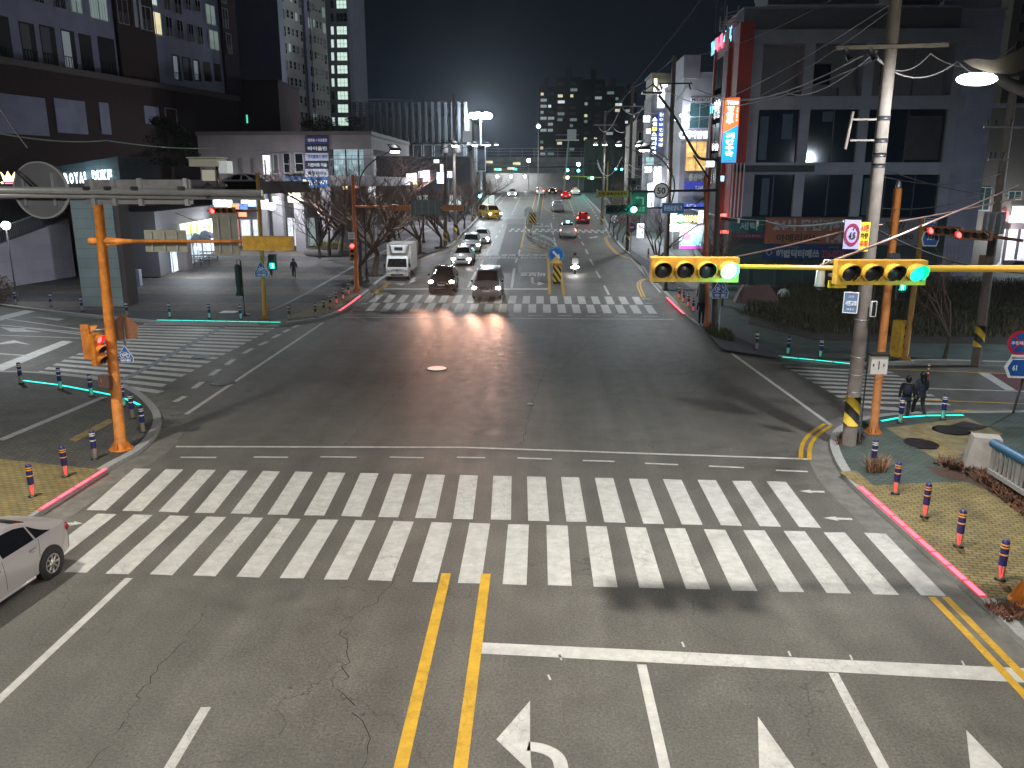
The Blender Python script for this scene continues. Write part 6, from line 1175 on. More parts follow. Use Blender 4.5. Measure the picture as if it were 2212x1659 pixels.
# ---- big apartment block, upper left
a_ = R_(90-13.4); dA = Vector((math.cos(a_), math.sin(a_), 0)); PA = AY(505, 178, 95); PA.z = 0; fA = fplane(PA, dA)
t = T('apartment_building', 'lilac and brown apartment block filling the upper left', 'building', (PA.x, PA.y, 0), a_)
s0 = fA(-120, 100)[0]; t.add('wall', MB().bx(s0, 0, 0, 16, 14, 62), LIL)
def zz(u, v): return fA(u, v)[1]
zlow = zz(262, 168)
t.add('lower_wall', MB().bx(s0, -.02, -.4, 16.2, 0, zz(262, 166)), BRN)
for u0, u1_ in ((246, 327), (474, 505)): t.add('brown_strip', MB().bx(fA(u0, 50)[0], fA(u1_, 50)[0]-.02, -.35, 0, zlow, 62.02), BRN)
t.add('sill_band', MB().bx(s0, 0, -.7, -.4, zlow-.5, zlow), BRN2); WFR = mat('window_frame_pale', (.42, .43, .46), .5)
def wA(u0, v0, u1_, v1, pane, mull=1, trans=0, pr=.06, rail=True, um=None):
    s_0 = fA(u0, 100)[0]; s_1 = fA(u1_, 100)[0]; um = (u0+u1_)/2; z1, z0 = fA(um, v0)[1], fA(um, v1)[1]; window(t, s_0, s_1, z0, z1, pane, None, pr, mull, trans, rail=rail)
for u0, v0, u1_, v1, m_ in ((163, -25, 187, 31, LW3), (202, -40, 241, 45, LW3), (128, -30, 153, 22, DW), (84, -30, 108, 10, DW), (326, 26, 353, 75, LW2), (323, -25, 348, 13, LW1), (450, 12, 470, 55, LW3), (453, 66, 473, 108, LW3), (362, 37, 376, 80, DW), (385, 44, 399, 86, DW), (409, 52, 421, 92, DW), (429, 58, 440, 97, DW), (362, -25, 376, 25, DW), (384, -15, 400, 33, DW), (408, -5, 420, 25, DW), (428, 2, 440, 28, DW), (450, -40, 470, 4, DW)): wA(u0, v0, u1_, v1, m_)
for u0, v0, u1_, v1 in ((254, 0, 277, 54), (302, 16, 326, 67), (479, 20, 491, 62), (483, 73, 494, 116), (255, -60, 277, -8), (479, -35, 490, 10)): wA(u0, v0, u1_, v1, DW, pr=.42)
OPEN = mat('balcony_recess', (.03, .032, .036), .8); CURT = mat('lit_blind', (.3, .32, .34), .7, em=(.5, .6, .65), es=.09)
for u0, v0, u1_, v1, lit in ((-8, 35, 26, 130, 0), (47, 50, 79, 135, 1), (90, 57, 122, 143, 1), (135, 66, 163, 149, 2), (172, 75, 198, 154, 0), (212, 82, 247, 160, 0), (370, 118, 385, 173, 2), (391, 123, 409, 173, 1), (414, 128, 428, 174, 2), (436, 133, 451, 175, 0), (458, 137, 472, 175, 0)):
    s_0 = fA(u0, 100)[0]; s_1 = fA(u1_, 100)[0]; um = (u0+u1_)/2; z1, z0 = fA(um, v0)[1], fA(um, v1)[1]; m_ = MB().slot(0).bx(s_0, s_1, -.02, .05, z0, z1)
    if lit: m_.slot(1).bx(s_0+.05, s_0+(s_1-s_0)*.62, -.035, -.0, z0+.1, z1-.15)
    m_.slot(2).bx(s_0, s_1, -.1, -.06, z0+(z1-z0)*.3, z0+(z1-z0)*.32)
    for k in range(5): q = s_0+(s_1-s_0)*(k+.5)/5; m_.bx(q-.02, q+.02, -.1, -.06, z0, z0+(z1-z0)*.3)
    t.add('window', m_, [OPEN, CURT if lit == 2 else mat('blind_dim', (.12, .13, .14), .7), DARKM])
for u0, u1_ in ((279, 288), (291, 298)): t.add('pipe', MB().bx(fA(u0, 30)[0], fA(u1_, 30)[0]-.1, -.55, -.35, zz(284, 58), 62), WFR)
for u0, v0, u1_, v1, m_ in ((-30, 206, 90, 290, LIL), (109, 216, 175, 288, LIL), (205, 222, 226, 290, LIL), (302, 230, 334, 268, LIL)):
    s_0 = fA(u0, 240)[0]; s_1 = fA(u1_, 240)[0]; t.add('pale_panel', MB().bx(s_0, s_1, -.5, -.35, fA((u0+u1_)/2, v1)[1], fA((u0+u1_)/2, v0)[1]), m_)
s_0 = fA(349, 250)[0]; s_1 = fA(374, 250)[0]; window(t, s_0, s_1, zz(360, 275), zz(360, 234), glow('bright_doorway', (.85, .9, 1), .5), None, .5, 0)
# wall stub behind it, podium block
YP = 97; x0, x1, z0, z1 = rect(375, 178, 604, 300, YP); t = T('podium_block', 'dark brown windowless block between the apartment building and the tower', 'building', (x0, YP, 0)); w = x1-x0
t.add('wall', MB().bx(0, w, 0, 8, 0, z1), BRN); t.add('coping', MB().bx(-.1, w+.1, -.1, 8.1, z1, z1+.25), BRN)
for u, v in ((422, 222), (446, 222), (422, 234), (446, 234)): xx, _, za_, zb_ = rect(u, v-4, u+20, v+3, YP); window(t, xx-x0, xx-x0+1.1, za_, zb_, glow('dim_strip_window', (.5, .5, .75), .35), BRN, .05, 0)
t.add('exit_light', MB().box((AY(534, 257, YP).x-x0, -.05, AY(534, 257, YP).z), (.15, .1, .9)), glow('dim_green', (.1, .8, .5), .5))
# ---- white tower
a_ = R_(90-13.4); YT = 168; PT = AY(716, 275, YT); PT.z = 0; fT = fplane(PT, dA); t = T('tower_block', 'pale high rise tower with rows of lit windows on its right wing', 'building', (PT.x, PT.y, 0), a_)
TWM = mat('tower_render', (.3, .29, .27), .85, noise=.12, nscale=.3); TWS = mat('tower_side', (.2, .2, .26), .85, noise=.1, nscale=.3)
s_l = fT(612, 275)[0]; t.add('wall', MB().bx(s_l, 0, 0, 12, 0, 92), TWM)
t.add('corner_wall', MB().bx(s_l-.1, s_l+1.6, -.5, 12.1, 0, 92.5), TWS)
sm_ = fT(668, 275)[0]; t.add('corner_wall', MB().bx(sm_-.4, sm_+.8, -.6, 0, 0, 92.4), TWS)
frs = mat('window_frame_white', (.45, .45, .44), .6); rows = [fT(665, 1075/4.0-8)[1]-.6+k*2.85 for k in range(0, 22)]
cnt = 0; cols = [(.06, .16, 1), (.19, .24, 0), (.27, .32, 0), (.35, .40, 0), (.44, .52, 1), (.60, .68, 1), (.71, .75, 0), (.78, .82, 0), (.85, .89, 0), (.92, .98, 1)]
stf = MB()
for i, zr in enumerate(rows):
    if zr+2.2 > 92: break
    for j, (c0, c1, big) in enumerate(cols):
        x0 = s_l+(0-s_l)*c0; x1 = s_l+(0-s_l)*c1; z0 = zr+(.2 if big else .7); lit = random.random() < .13
        if cnt < 96: window(t, x0, x1, z0, zr+2.1, LW3 if lit else (DW if random.random() < .7 else DW2), frs, .08, 1 if big else 0, 1); cnt += 1
        else: stf.slot(0).bx(x0, x1, -.08, 0, z0, zr+2.1); stf.slot(1 if not lit else 2).bx(x0+.15, x1-.15, -.1, 0, z0+.15, zr+1.95)
t.add('upper_windows', stf, [frs, DW, LW3], kind='stuff')
for k in (.0, .56): t.add('drain_pipe', MB().cyl((s_l+1.9+(-s_l)*k*.94, -.25, 10), (s_l+1.9-s_l*k*.94, -.25, 92), .12, n=6), TWM)
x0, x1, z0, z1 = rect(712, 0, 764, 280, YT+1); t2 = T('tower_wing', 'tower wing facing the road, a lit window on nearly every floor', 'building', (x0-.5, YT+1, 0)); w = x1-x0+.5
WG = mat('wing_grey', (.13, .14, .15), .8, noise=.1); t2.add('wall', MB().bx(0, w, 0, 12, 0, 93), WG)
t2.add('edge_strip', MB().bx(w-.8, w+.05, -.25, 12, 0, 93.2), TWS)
for i in range(12):
    v = 262-28.1*i; za_ = AY(740, v+10, YT+1).z; zb_ = AY(740, v-9, YT+1).z; x_a = AY(730+(-.4)*i, v, YT+1).x-x0+.5; x_b = AY(753-.45*i, v, YT+1).x-x0+.5; x_c = AY(717-.4*i, v, YT+1).x-x0+.5
    lit = i not in (8,); window(t2, x_a, x_b, za_, zb_, glow('lit_window_mint', (.72, .95, .82), .38) if lit else DW, WG, .08, 2, 1); window(t2, x_c, x_c+.7, za_, zb_, LW1 if i not in (1, 2, 8, 9) else DW, WG, .08, 0, 0)
# ---- hall with vertical fins, far left centre
YH = 150; x0, x1, _, zH = rect(766, 216, 1008, 300, YH); w = x1-x0; t = T('hall_building', 'long dark hall with vertical fins and a lattice roof screen', 'building', (x0, YH, 0)); gh = zt(YH)
t.add('wall', MB().bx(0, w, 0, 25, 0, AY(880, 252, YH).z), mat('hall_wall', (.15, .155, .15), .8, noise=.1, nscale=.5)); zf = AY(880, 252, YH).z; z_m = AY(880, 308, YH).z
for k in range(18): q = w*(k+.1)/17.2; t.add('fin', MB().bx(q-.22, q+.22, -.9, 0, z_m, zf+2.4), mat('fin_dark', (.05, .055, .065), .7))
for k in range(6): t.add('roof_rail', MB().tube([(0, -.3-k*.1, zf+.4+k*.5), (w, -.3-k*.1, zf+.3+k*.45)], .05, 5), mat('fin_dark', (.05, .055, .065)))
t.add('base_wall', MB().bx(-.1, w+.1, -.6, 0, 0, z_m), mat('hall_base', (.035, .036, .04), .6)); t.add('door_panel', MB().bx(w*.66, w*.71, -.1, 0, z_m, zf-1), DARKM)
for k in range(7): window(t, w*.42+k*1.9+2, w*.42+k*1.9+3.6, z_m-5, z_m-.4, DW, MATS['window_frame_pale'], .7, 0)
# ---- corner building with the banner column
YC = 80; x0, x1, zb_, ztp = rect(430, 292, 803, 388, YC); w = x1-x0; t = T('commercial_building', 'pinkish stone commercial building behind the plaza with a glazed corner balcony', 'building', (x0, YC, 0)); fx = lambda u: AY(u, 350, YC).x-x0; fz = lambda v: AY(620, v, YC).z
t.add('wall', MB().bx(0, fx(712), 0, 22, fz(402), ztp), PINK); t.add('roof_parapet', MB().bx(-.1, w+.1, -.15, 22.1, ztp, ztp+.35), BRN2); t.add('corner_fascia', MB().bx(fx(712), w, 0, 22, fz(322), ztp), PINK)
t.add('corner_base', MB().bx(fx(712), w, 0, 22, fz(402), fz(381)), PINK); t.add('corner_column', MB().bx(w-.8, w, 0, .8, fz(381), fz(322)), mat('pale_column', (.35, .34, .35), .7))
room = T('lit_room', 'x', 'x') if False else None
t.add('glazing', MB().bx(fx(714), w-.9, .9, .95, fz(381), fz(322)), [glowt('lit_glazing', (.5, .7, .75), .3)])
for k in range(4): t.add('mullion', MB().bx(fx(714)+k*1.25, fx(714)+k*1.25+.1, .8, .9, fz(381), fz(322)), DARKM)
m_ = MB()
for k in range(26): m_.bx(fx(712)+.1+k*.155, fx(712)+.13+k*.155, -.05, 0, fz(380), fz(345))
m_.bx(fx(712), w, -.07, 0, fz(345), fz(343)).bx(fx(712), w, -.07, 0, fz(381), fz(379)); t.add('balustrade', m_, mat('baluster_grey', (.25, .26, .28), .5))
for u0, v0, u1_, v1, m_ in ((567, 334, 585, 378, glow('bright_panel_window', (.85, .85, .88), .7)), (590, 332, 602, 376, DW2), (612, 330, 628, 374, DW), (637, 330, 656, 372, DW)): window(t, fx(u0), fx(u1_), fz(v1), fz(v0), m_, None, .06, 0, 1 if m_ is DW else 0)
for k in range(8): t.add('recess_post', MB().bx(fx(440)+k*1.2, fx(440)+k*1.2+.12, -.12, 0, fz(385), fz(345)), BRN2)
x_b0 = fx(658); x_b1 = fx(711)
NAVY = mat('banner_navy', (.012, .02, .06), .6); BWHT = mat('banner_white', (.45, .46, .55), .6); BBLU = mat('banner_blue', (.03, .16, .42), .6); BPUR = mat('banner_indigo', (.05, .035, .2), .6)
for v0, v1, m_, s, tm, lab in ((295, 310, BPUR, '멘토링 1 리딩클럽', TW, 'top indigo banner of the sign column on the corner building'), (310.5, 330, NAVY, '바이올린', TW, 'navy banner reading 바이올린, second from the top of the sign column'), (330.5, 347, BWHT, '코지클래스 영어', SB, 'white banner with blue 영어 at the middle of the sign column'), (347.5, 364.5, NAVY, '기린아트 미술', TW, 'navy banner reading 미술, fourth from the top of the sign column'), (365, 382, BWHT, '클립피아노', TB, 'white banner with thin black 피아노 lettering, fifth in the sign column'), (382.5, 405, BBLU, '별난커피', TW, 'blue banner reading 별난커피 below the sign column')):
    board('banner', lab, 'banner', 659, v0, 709, v1, YC-.2, m_, [(s, .12, .28, .94, .74, tm, .03)], th=.12)
board('banner', 'faded blue banner left of the sign column', 'banner', 616, 380, 655, 406, YC-.2, mat('banner_slate', (.05, .1, .2), .7), [('커피 2층', .15, .3, .85, .7, mat('letter_faded', (.2, .25, .35), .6), .02)], th=.08)
# ground floor of that building: columns, shop fronts and lit signs
t = T('shop_arcade', 'ground floor shops under the corner building with lit fronts and square columns', 'building', (x0, YC+4, 0)); gz = zt(YC+4)+KH
t.add('back_wall', MB().bx(0, fx(712), 0, .3, gz-1, fz(400)), mat('arcade_wall', (.09, .09, .1), .7)); t.add('soffit', MB().bx(0, fx(712), -4, 0, fz(402), fz(400)), BRN2)
gz2 = zt(YC)+KH
for u in (558, 592, 640, 700): t.add('column', MB().bx(fx(u)-.5, fx(u)+.5, -4.1, -3.2, gz2-.6, fz(400.5)), mat('column_stone', (.25, .24, .26), .7, noise=.1))
for u0, u1_, m_ in ((562, 580, LW1), (583, 612, glowt('shop_interior', (.8, .85, .9), .5)), (616, 650, LW3), (655, 690, DW)): window(t, fx(u0), fx(u1_), gz, gz+3.0, m_, DARKM, .08, 1)
def lightbox(label, u0, v0, u1_, v1, Y, col, s, txt=None, tcol=TW, dark=BLACK, th=.18):
    return board('lit_sign', label, 'sign', u0, v0, u1_, v1, Y, None, [(txt, .1, .18, .9, .82, tcol, .03)] if txt else [], glowm=glowt('sign_%d%d%d_%d' % (col[0]*10, col[1]*10, col[2]*10, s*10), col, s*.75, .75, .45, .3), th=th, frame=None)
for a in (('glowing pale yellow shop sign beside the bright doorway', 622, 417, 649, 437, (1, .95, .7), 3.2), ('small glowing white sign on the arcade', 590, 424, 600, 440, (.85, .95, 1), 3), ('glowing pink white sign left in the arcade', 562, 430, 579, 452, (1, .8, .95), 2.5), ('slim vertical white sign near the blue banner', 655, 388, 662, 413, (1, .9, .6), 3), ('small oval bluish sign near the blue banner', 644, 402, 650, 415, (.6, .9, 1), 3), ('small red glowing sign on the stone wall', 598, 411, 606, 417, (1, .12, .1), 2)):
    lightbox(a[0], *a[1:5], YC-.35, a[5], a[6])
c = AY(586.5, 446, YC-1.5); t = T('globe_sign', 'round glowing white globe sign hanging by the arcade', 'sign', tuple(c)); t.add('globe', MB().ball((0, 0, 0), .36, 18, 12), glow('globe_sign_glow', (.85, .95, 1), 5)); t.add('hanger', MB().cyl((0, 0, .3), (0, 1.2, .5), .03, n=6), DARKM)
lamp('arcade_light', 'POINT', AY(628, 440, YC-2.5), 420, (.95, .95, 1), r=.5); lamp('arcade_light', 'POINT', AY(690, 455, YC-4.5), 450, (.9, .93, 1), r=.5)
p = G(603, 513, KH); t = T('folding_sign', 'white folding sign standing before the arcade column', 'sign', tuple(p)); t.add('front_panel', MB().box((0, -.25, .9), (.9, .05, 1.9), rx=.22), SW); t.add('rear_panel', MB().box((0, .2, .9), (.9, .05, 1.9), rx=-.22), SW)
# ---- terrace deck, tiled pillar, ramp wall
YD = 50.5; x0, x1, zb_, ztp = rect(-140, 441, 392, 404, YD); t = T('terrace_deck', 'heavy raised terrace slab on a tiled pillar, left side', 'building', (x1, YD, 0)); w = x1-x0
t.add('slab', MB().bx(-w, 0, 0, 20, zb_+.05, ztp+.5), BRN2); t.add('parapet', MB().bx(-w, 2.3, 7, 7.3, ztp+.5, ztp+1.5), PINK); t.add('fascia', MB().bx(-w, 0, -.1, 0, zb_+.2, ztp+.3), panels('fascia_panels', (.1, .09, .1), 2.4, 1.2)); t.add('rear_slab', MB().bx(0, 2.3, 7, 20, zb_+.35, ztp+.5), BRN2)
zdk = ztp+.5
x0, x1, z0, z1 = rect(166, 445, 255, 663, YD+.3); TILE = panels('pillar_tiles', (.3, .37, .37), 1.35, .62, .6, .5, .015); t = T('tiled_pillar', 'square pillar clad in pale blue green tiles holding the terrace', 'pillar', (x0, YD+.3, KH)); t.add('shaft', MB().bx(0, x1-x0, 0, 1.4, 0, zb_-KH+.04), TILE); t.add('edge_strip', MB().bx(x1-x0, x1-x0+.25, .2, 1.5, 0, zb_-KH+.04), mat('pillar_edge', (.1, .08, .08), .7)); t.add('plinth', MB().bx(-.03, x1-x0+.03, -.03, 1.42, 0, .2), TILE)
t = T('under_terrace_wall', 'dark recessed wall beneath the terrace with a pale low wall', 'wall', (x1, YD+17, 0)); t.add('wall', MB().bx(-22, -8.0, 0, .4, 0, zb_+.1), BRN); a = G(285, 603, KH); t.add('low_wall', MB().bx(a.x-x1-1, a.x-x1+2.2, -8, -7.6, 0, 1.6), LIL)
for u, lab in ((305, 'x'),): pass
B0 = G(-110, 640, KH); B1 = G(164, 597, KH); dd = (B1-B0); dd.z = 0; LL_ = dd.length; t = T('ramp_wall', 'pale lilac retaining wall of a ramp rising behind the globe lamp', 'wall', tuple(B0), math.atan2(dd.y, dd.x))
h0 = VZ(B0.x, B0.y, 575)-KH; h1 = VZ(B1.x, B1.y, 474)-KH; m_ = MB(); m_.quadv([(0, 0, -.2), (LL_, 0, -.2), (LL_, 0, h1), (0, 0, h0), (0, .5, -.2), (LL_, .5, -.2), (LL_, .5, h1), (0, .5, h0)], [(0, 1, 2, 3), (5, 4, 7, 6), (3, 2, 6, 7), (0, 3, 7, 4), (1, 5, 6, 2)]); t.add('wall', m_, panels('ramp_panels', (.36, .34, .4), 3.0, 1.0, .75, .8))
hr = t.add('handrail', MB().tube([(0, .25, h0+1.1), (LL_, .25, h1+1.1)], .05, 6), STEEL)
nb_ = 60
for k in range(nb_): f_ = (k+.5)/nb_; t.add('baluster', MB().bx(LL_*f_-.02, LL_*f_+.02, .23, .27, h0+(h1-h0)*f_, h0+(h1-h0)*f_+1.1), mat('baluster_dark', (.08, .07, .08), .5))
# sign wall with the glowing name
x0, x1, z0, z1 = rect(108, 346, 258, 404, 56); t = T('sign_wall', 'dark panelled wall carrying a glowing white name on the terrace', 'wall', (x0, 56, zdk-.0)); w = x1-x0; m_ = MB(); m_.quadv([(0, 0, 0), (w, 0, 0), (w, 0, z1-zdk+.25), (0, 0, z1-zdk-.5), (0, 6, 0), (w, 6, 0), (w, 6, z1-zdk+.25), (0, 6, z1-zdk-.5)], [(0, 1, 2, 3), (5, 4, 7, 6), (3, 2, 6, 7), (0, 3, 7, 4), (1, 5, 6, 2)]); t.add('wall', m_, panels('sign_wall_panels', (.06, .09, .1), 1.2, .8))
LG = glow('name_letter_glow', (.75, .92, 1), 1.8); t = T('lit_name_sign', 'glowing white letters reading ROYAL DUKE at the far left', 'sign', tuple(AY(191, 384, 55.8))); wz = AY(243, 384, 55.8).x-AY(139, 384, 55.8).x
for i, ch in enumerate('ROYAL'): t.add('letter', MB().text(ch, (-wz*.46+i*wz*.104, 0, -.05+i*.02), X, Z, wz*.085, .72, .05), LG)
for i, ch in enumerate('DUKE'): t.add('letter', MB().text(ch, (wz*.13+i*wz*.106, 0, .1+i*.02), X, Z, wz*.09, .78, .05), LG)
lamp('sign_light', 'POINT', AY(191, 384, 55), 60, (.7, .9, 1), r=.4)
c = AY(18, 386, 56); t = T('crown_sign', 'glowing yellow and pink emblem at the far left edge', 'sign', tuple(c)); EY = glow('emblem_yellow', (1, .8, .35), 1.6)
t.add('emblem', MB().ext([(-.35, -.2), (.35, -.2), (.5, .45), (.22, .1), (.0, .5), (-.22, .1), (-.5, .45)], (0, 0, 0), X, Z, -.05), EY); t.add('emblem_base', MB().bx(-.3, .3, 0, .05, -.5, -.28), glow('emblem_pink', (1, .2, .4), 1.6))
for k in (-1, 1): t.add('emblem_leg', MB().box((k*.42, 0, -.45), (.12, .05, .5), ry=k*.4), EY)
# convenience shop with its long sign, tables
P0 = G(372, 592, KH); P1 = G(468, 541, KH); dS = (P1-P0); dS.z = 0; LS = dS.length; aS = math.atan2(dS.y, dS.x); fS = fplane((P0.x, P0.y, 0), dS)
t = T('convenience_shop', 'bright convenience shop front with white green sign beyond the umbrellas', 'shop', (P0.x, P0.y, P0.z), aS); za_ = VZ(P1.x, P1.y, 477)-P0.z; t.add('wall', MB().bx(-2, LS*1.15, .3, 6, 0, za_+1.5), mat('arcade_wall', (.09, .09, .1)))
for k in range(5): window(t, .2+k*LS*.21, .1+(k+1)*LS*.21, .1, 2.9, glowt('shop_window_bright', (.8, .92, 1), .6), WFR, .1, 0)
s_a, z_a = fS(391, 487); s_b, z_b = fS(461, 487); zc = fS(425, 489)[1]-P0.z; hh_ = (fS(425, 478)[1]-fS(425, 500)[1])*.5
t.add('sign_box', MB().bx(s_a, s_b, -.25, .1, zc-hh_, zc+hh_), glow('cu_sign_white', (.95, 1, .85), .9)); ww_ = s_b-s_a
for k in (.18, .36, .74, .92): t.add('green_stripe', MB().bx(s_a+ww_*(k-.045), s_a+ww_*(k+.045), -.27, -.25, zc-hh_, zc+hh_), glow('cu_green', (.45, .85, .03), .55))
t.add('lettering', MB().text('CU', (s_a+ww_*.55, -.27, zc), X, Z, ww_*.2, hh_*1.3, .05), mat('letter_violet', (.08, .02, .15), .5)); q = Vector(AY(430, 505, P0.y+4)); lamp('shop_light', 'POINT', (P0.x+3.0, P0.y-2.2, 3.2), 420, (.85, .95, 1), r=.4); lamp('shop_light', 'POINT', (P1.x+1.5, P1.y-2.5, zt(P1.y)+3.2), 200, (.9, .95, 1), r=.4)
for a in (('glowing white blue sign above the convenience shop', 460, 428, 500, 448, (.7, .85, 1), 3.5), ('glowing pale sign high on the shop row', 520, 425, 536, 440, (1, .95, 1), 3), ('glowing sky blue sign at the shop row end', 535, 430, 552, 446, (.5, .75, 1), 2.5), ('orange red sign band in the shop row', 500, 440, 516, 452, (1, .25, .1), 1.8), ('dark blue lit sign in the shop row', 516, 441, 534, 456, (.1, .2, .6), 1.2), ('second orange red band low in the shop row', 515, 459, 532, 468, (1, .25, .1), 1.5)): lightbox(a[0], *a[1:5], P1.y+2.0, a[5], a[6])
x0, x1, z0, z1 = rect(464, 470, 548, 545, P1.y+3); t = T('shop_row', 'row of shop fronts lit white between convenience shop and arcade', 'shop', (x0, P1.y+3, zt(P1.y+3)+KH)); t.add('wall', MB().bx(0, x1-x0+1, .2, 5, 0, 7.6), mat('arcade_wall', (.09, .09, .1)))
for k in range(4): window(t, .3+k*1.25, 1.35+k*1.25, .1, 2.8, glowt('shop_interior', (.8, .85, .9), .5) if k != 1 else glow('shop_red_front', (.8, .2, .15), .5), WFR, .1, 0)
UMB = mat('umbrella_blue', (.1, .12, .2), .7)
for i, (u, v, dz) in enumerate(((428, 565, 0), (447, 556, 0))):
    p = G(u, v, KH); t = T('parasol', '%s dark blue parasol over the picnic tables' % ('nearer' if i == 0 else 'farther'), 'parasol', tuple(p)); t.add('pole', MB().cyl((0, 0, 0), (0, 0, 2.5), .025, n=8), STEEL); m_ = MB(); K = 8
    r = [(1.35*math.cos(2*math.pi*k/K), 1.35*math.sin(2*math.pi*k/K), 2.0) for k in range(K)]; m_.quadv(r+[(0, 0, 2.55)]+[(x, y, z-.15) for x, y, z in r], [(k, (k+1) % K, K) for k in range(K)]+[(K+1+k, K+1+(k+1) % K, (k+1) % K, k) for k in range(K)]); t.add('canopy', m_, UMB)
WDK = mat('dark_timber', (.06, .045, .035), .7, noise=.2); WTP = mat('worn_table_top', (.25, .25, .26), .7, noise=.2)
for i, (u, v) in enumerate(((436, 569), (455, 561), (418, 575))):
    p = G(u, v, KH); t = T('picnic_table', '%s picnic table with attached benches on the plaza' % ('nearer' if i == 0 else 'farther' if i == 1 else 'leftmost low'), 'table', tuple(p), .35); t.add('table_top', MB().bx(-.9, .9, -.4, .4, .7, .76), WTP)
    for s in (-1, 1): t.add('bench', MB().bx(-.9, .9, s*.75-.13, s*.75+.13, .42, .47), WTP); t.add('leg', MB().tube([(s*.6, -.75, 0), (s*.6, .3, .72)], .05, 6).tube([(s*.6, .75, 0), (s*.6, -.3, .72)], .05, 6), WDK); t.add('crossbar', MB().box((s*.6, 0, .42), (.06, 1.7, .08)), WDK)
p = G(385, 585, KH); t = T('drinks_kiosk', 'dark shelving kiosk with a bright case under the terrace', 'kiosk', tuple(p)); t.add('body', MB().bx(-1.7, .2, 0, 1.2, 0, 1.9), WDK); t.add('lit_case', MB().bx(-1.0, -.3, -.04, 0, .4, 1.7), glow('case_glow', (.8, .95, 1), 1.5)); t.add('pillar', MB().bx(-.2, .9, -.1, .9, 0, 2.4), BRN2)
p = G(529, 681, KH); t = T('folded_umbrella', 'folded dark green umbrella on a tall stand at the plaza edge', 'parasol', tuple(p)); t.add('stand', MB().lathe((0, 0, 0), [(.3, 0), (.3, .05), (.06, .08), (.045, .1), (.045, 3.25)], 14), BLACK); t.add('arm', MB().tube([(0, 0, 3.2), (-.02, 0, 3.3), (-.12, 0, 3.42), (-.22, 0, 3.3), (-.22, 0, 3.05)], .03, 8), DARKM)
t.add('canopy', MB().lathe((-.2, -.05, 0), [(.02, 3.1), (.13, 3.05), (.17, 2.9), (.18, 2.0), (.14, 1.5), (.24, 1.25), (.2, 1.2), (.05, 1.3)], 12), mat('umbrella_green', (.01, .035, .025), .8))
# parked cars on the terrace
car('sedan', 'white car parked on the terrace above the arm of signs', (AY(528, 378, 62).x, 63, zdk+.02), R_(75), WHT); car('suv', 'dark car parked on the terrace near the pine tree', (AY(290, 378, 62).x, 63, zdk+.02), R_(80), BLKC)
# round planter and flags
p = G(716, 548, KH); t = T('round_planter', 'round stone planter with clipped yellowish shrubs on the plaza', 'planter', (p.x, p.y, p.z)); PR = 2.55; t.add('wall', MB().lathe((0, 0, 0), [(PR, 0), (PR, .5), (PR-.3, .52), (PR-.3, .3)], 36), mat('planter_stone', (.11, .1, .1), .8, noise=.2)); t.add('soil', MB().lathe((0, 0, 0), [(0, .42), (PR-.28, .42)], 24), mat('soil', (.04, .03, .02), .9))
def leafcloud(mb, c, r, n, s, flat=.7, rnd=random):
    for _ in range(n):
        while True:
            q = Vector((rnd.uniform(-1, 1), rnd.uniform(-1, 1), rnd.uniform(-1, 1)))
            if .35 < q.length < 1: break
        q = Vector((q.x*r[0], q.y*r[1], q.z*r[2]))+Vector(c); a = Vector((rnd.uniform(-1, 1), rnd.uniform(-1, 1), rnd.uniform(-1, 1))).normalized(); b_ = a.cross(Vector((rnd.uniform(-1, 1), .3, rnd.uniform(-1, 1)))).normalized(); k = s*rnd.uniform(.6, 1.3)
        mb.slot(0 if rnd.random() < .6 else 1).quadv([q-a*k, q+b_*k*.5, q+a*k, q-b_*k*.5], [(0, 1, 2, 3)])
m_ = MB()
for k in range(14): a_ = random.uniform(0, 6.28); r_ = random.uniform(.2, 1.7); leafcloud(m_, (r_*math.cos(a_), r_*math.sin(a_), .8), (.8, .8, .45), 260, .06)
t.add('shrubs', m_, [mat('shrub_olive', (.16, .14, .04), .8), mat('shrub_dark', (.06, .06, .02), .8)])
p = G(798, 561, KH); t = T('banner_flag', 'tall white banner flag with blue letters among the bare trees', 'banner', tuple(p), R_(-8)); t.add('pole', MB().tube([(0, 0, 0), (0, 0, 4.3), (.3, 0, 4.5)], .025, 8), STEEL); t.add('flag', MB().quadv([(.03, 0, .8), (.75, -.05, .7), (.95, -.08, 4.1), (.05, 0, 4.4), (.03, .02, .8), (.75, -.03, .7), (.95, -.06, 4.1), (.05, .02, 4.4)], [(0, 1, 2, 3), (7, 6, 5, 4), (0, 4, 5, 1), (1, 5, 6, 2)]), mat('flag_white', (.6, .62, .68), .7))
for i, ch in enumerate('스터디카페'): t.add('letter', MB().text(ch, (.45+i*-.02, -.09, 3.1-i*.5), X, Z, .42, .4, .04), mat('letter_navy', (.02, .03, .15), .5))

# ================================================================ RIGHT SIDE BUILDINGS
YR = 61.; FG = panels('frame_concrete', (.33, .36, .42), 3.6, 1.8, .8, .8); RD = mat('recess_dark', (.19, .19, .2), .8, noise=.15); GLS = mat('curtain_glass', (.01, .022, .032), .08, spec=.8)
x0 = AY(1600, 300, YR).x; t = T('frame_building', 'dark five storey building with concrete grid frame, upper right', 'building', (x0, YR, 0)); fx = lambda u, v=300: AY(u, v, YR).x-x0; fz = lambda v: AY(1850, v, YR).z
XW = fx(2064); t.add('wall', MB().bx(0, XW, 1.4, 7.2, 0, fz(10)), RD); t.add('roof_slab', MB().bx(-.1, XW, 1.2, 7.3, fz(10), fz(4)), FG)
for k, (v0, v1) in enumerate(((62, 93), (207, 236), (351, 377))): t.add('beam', MB().bx(-.2, XW+.3, -.1*k*0, 1.4, fz(v1), fz(v0)), FG)
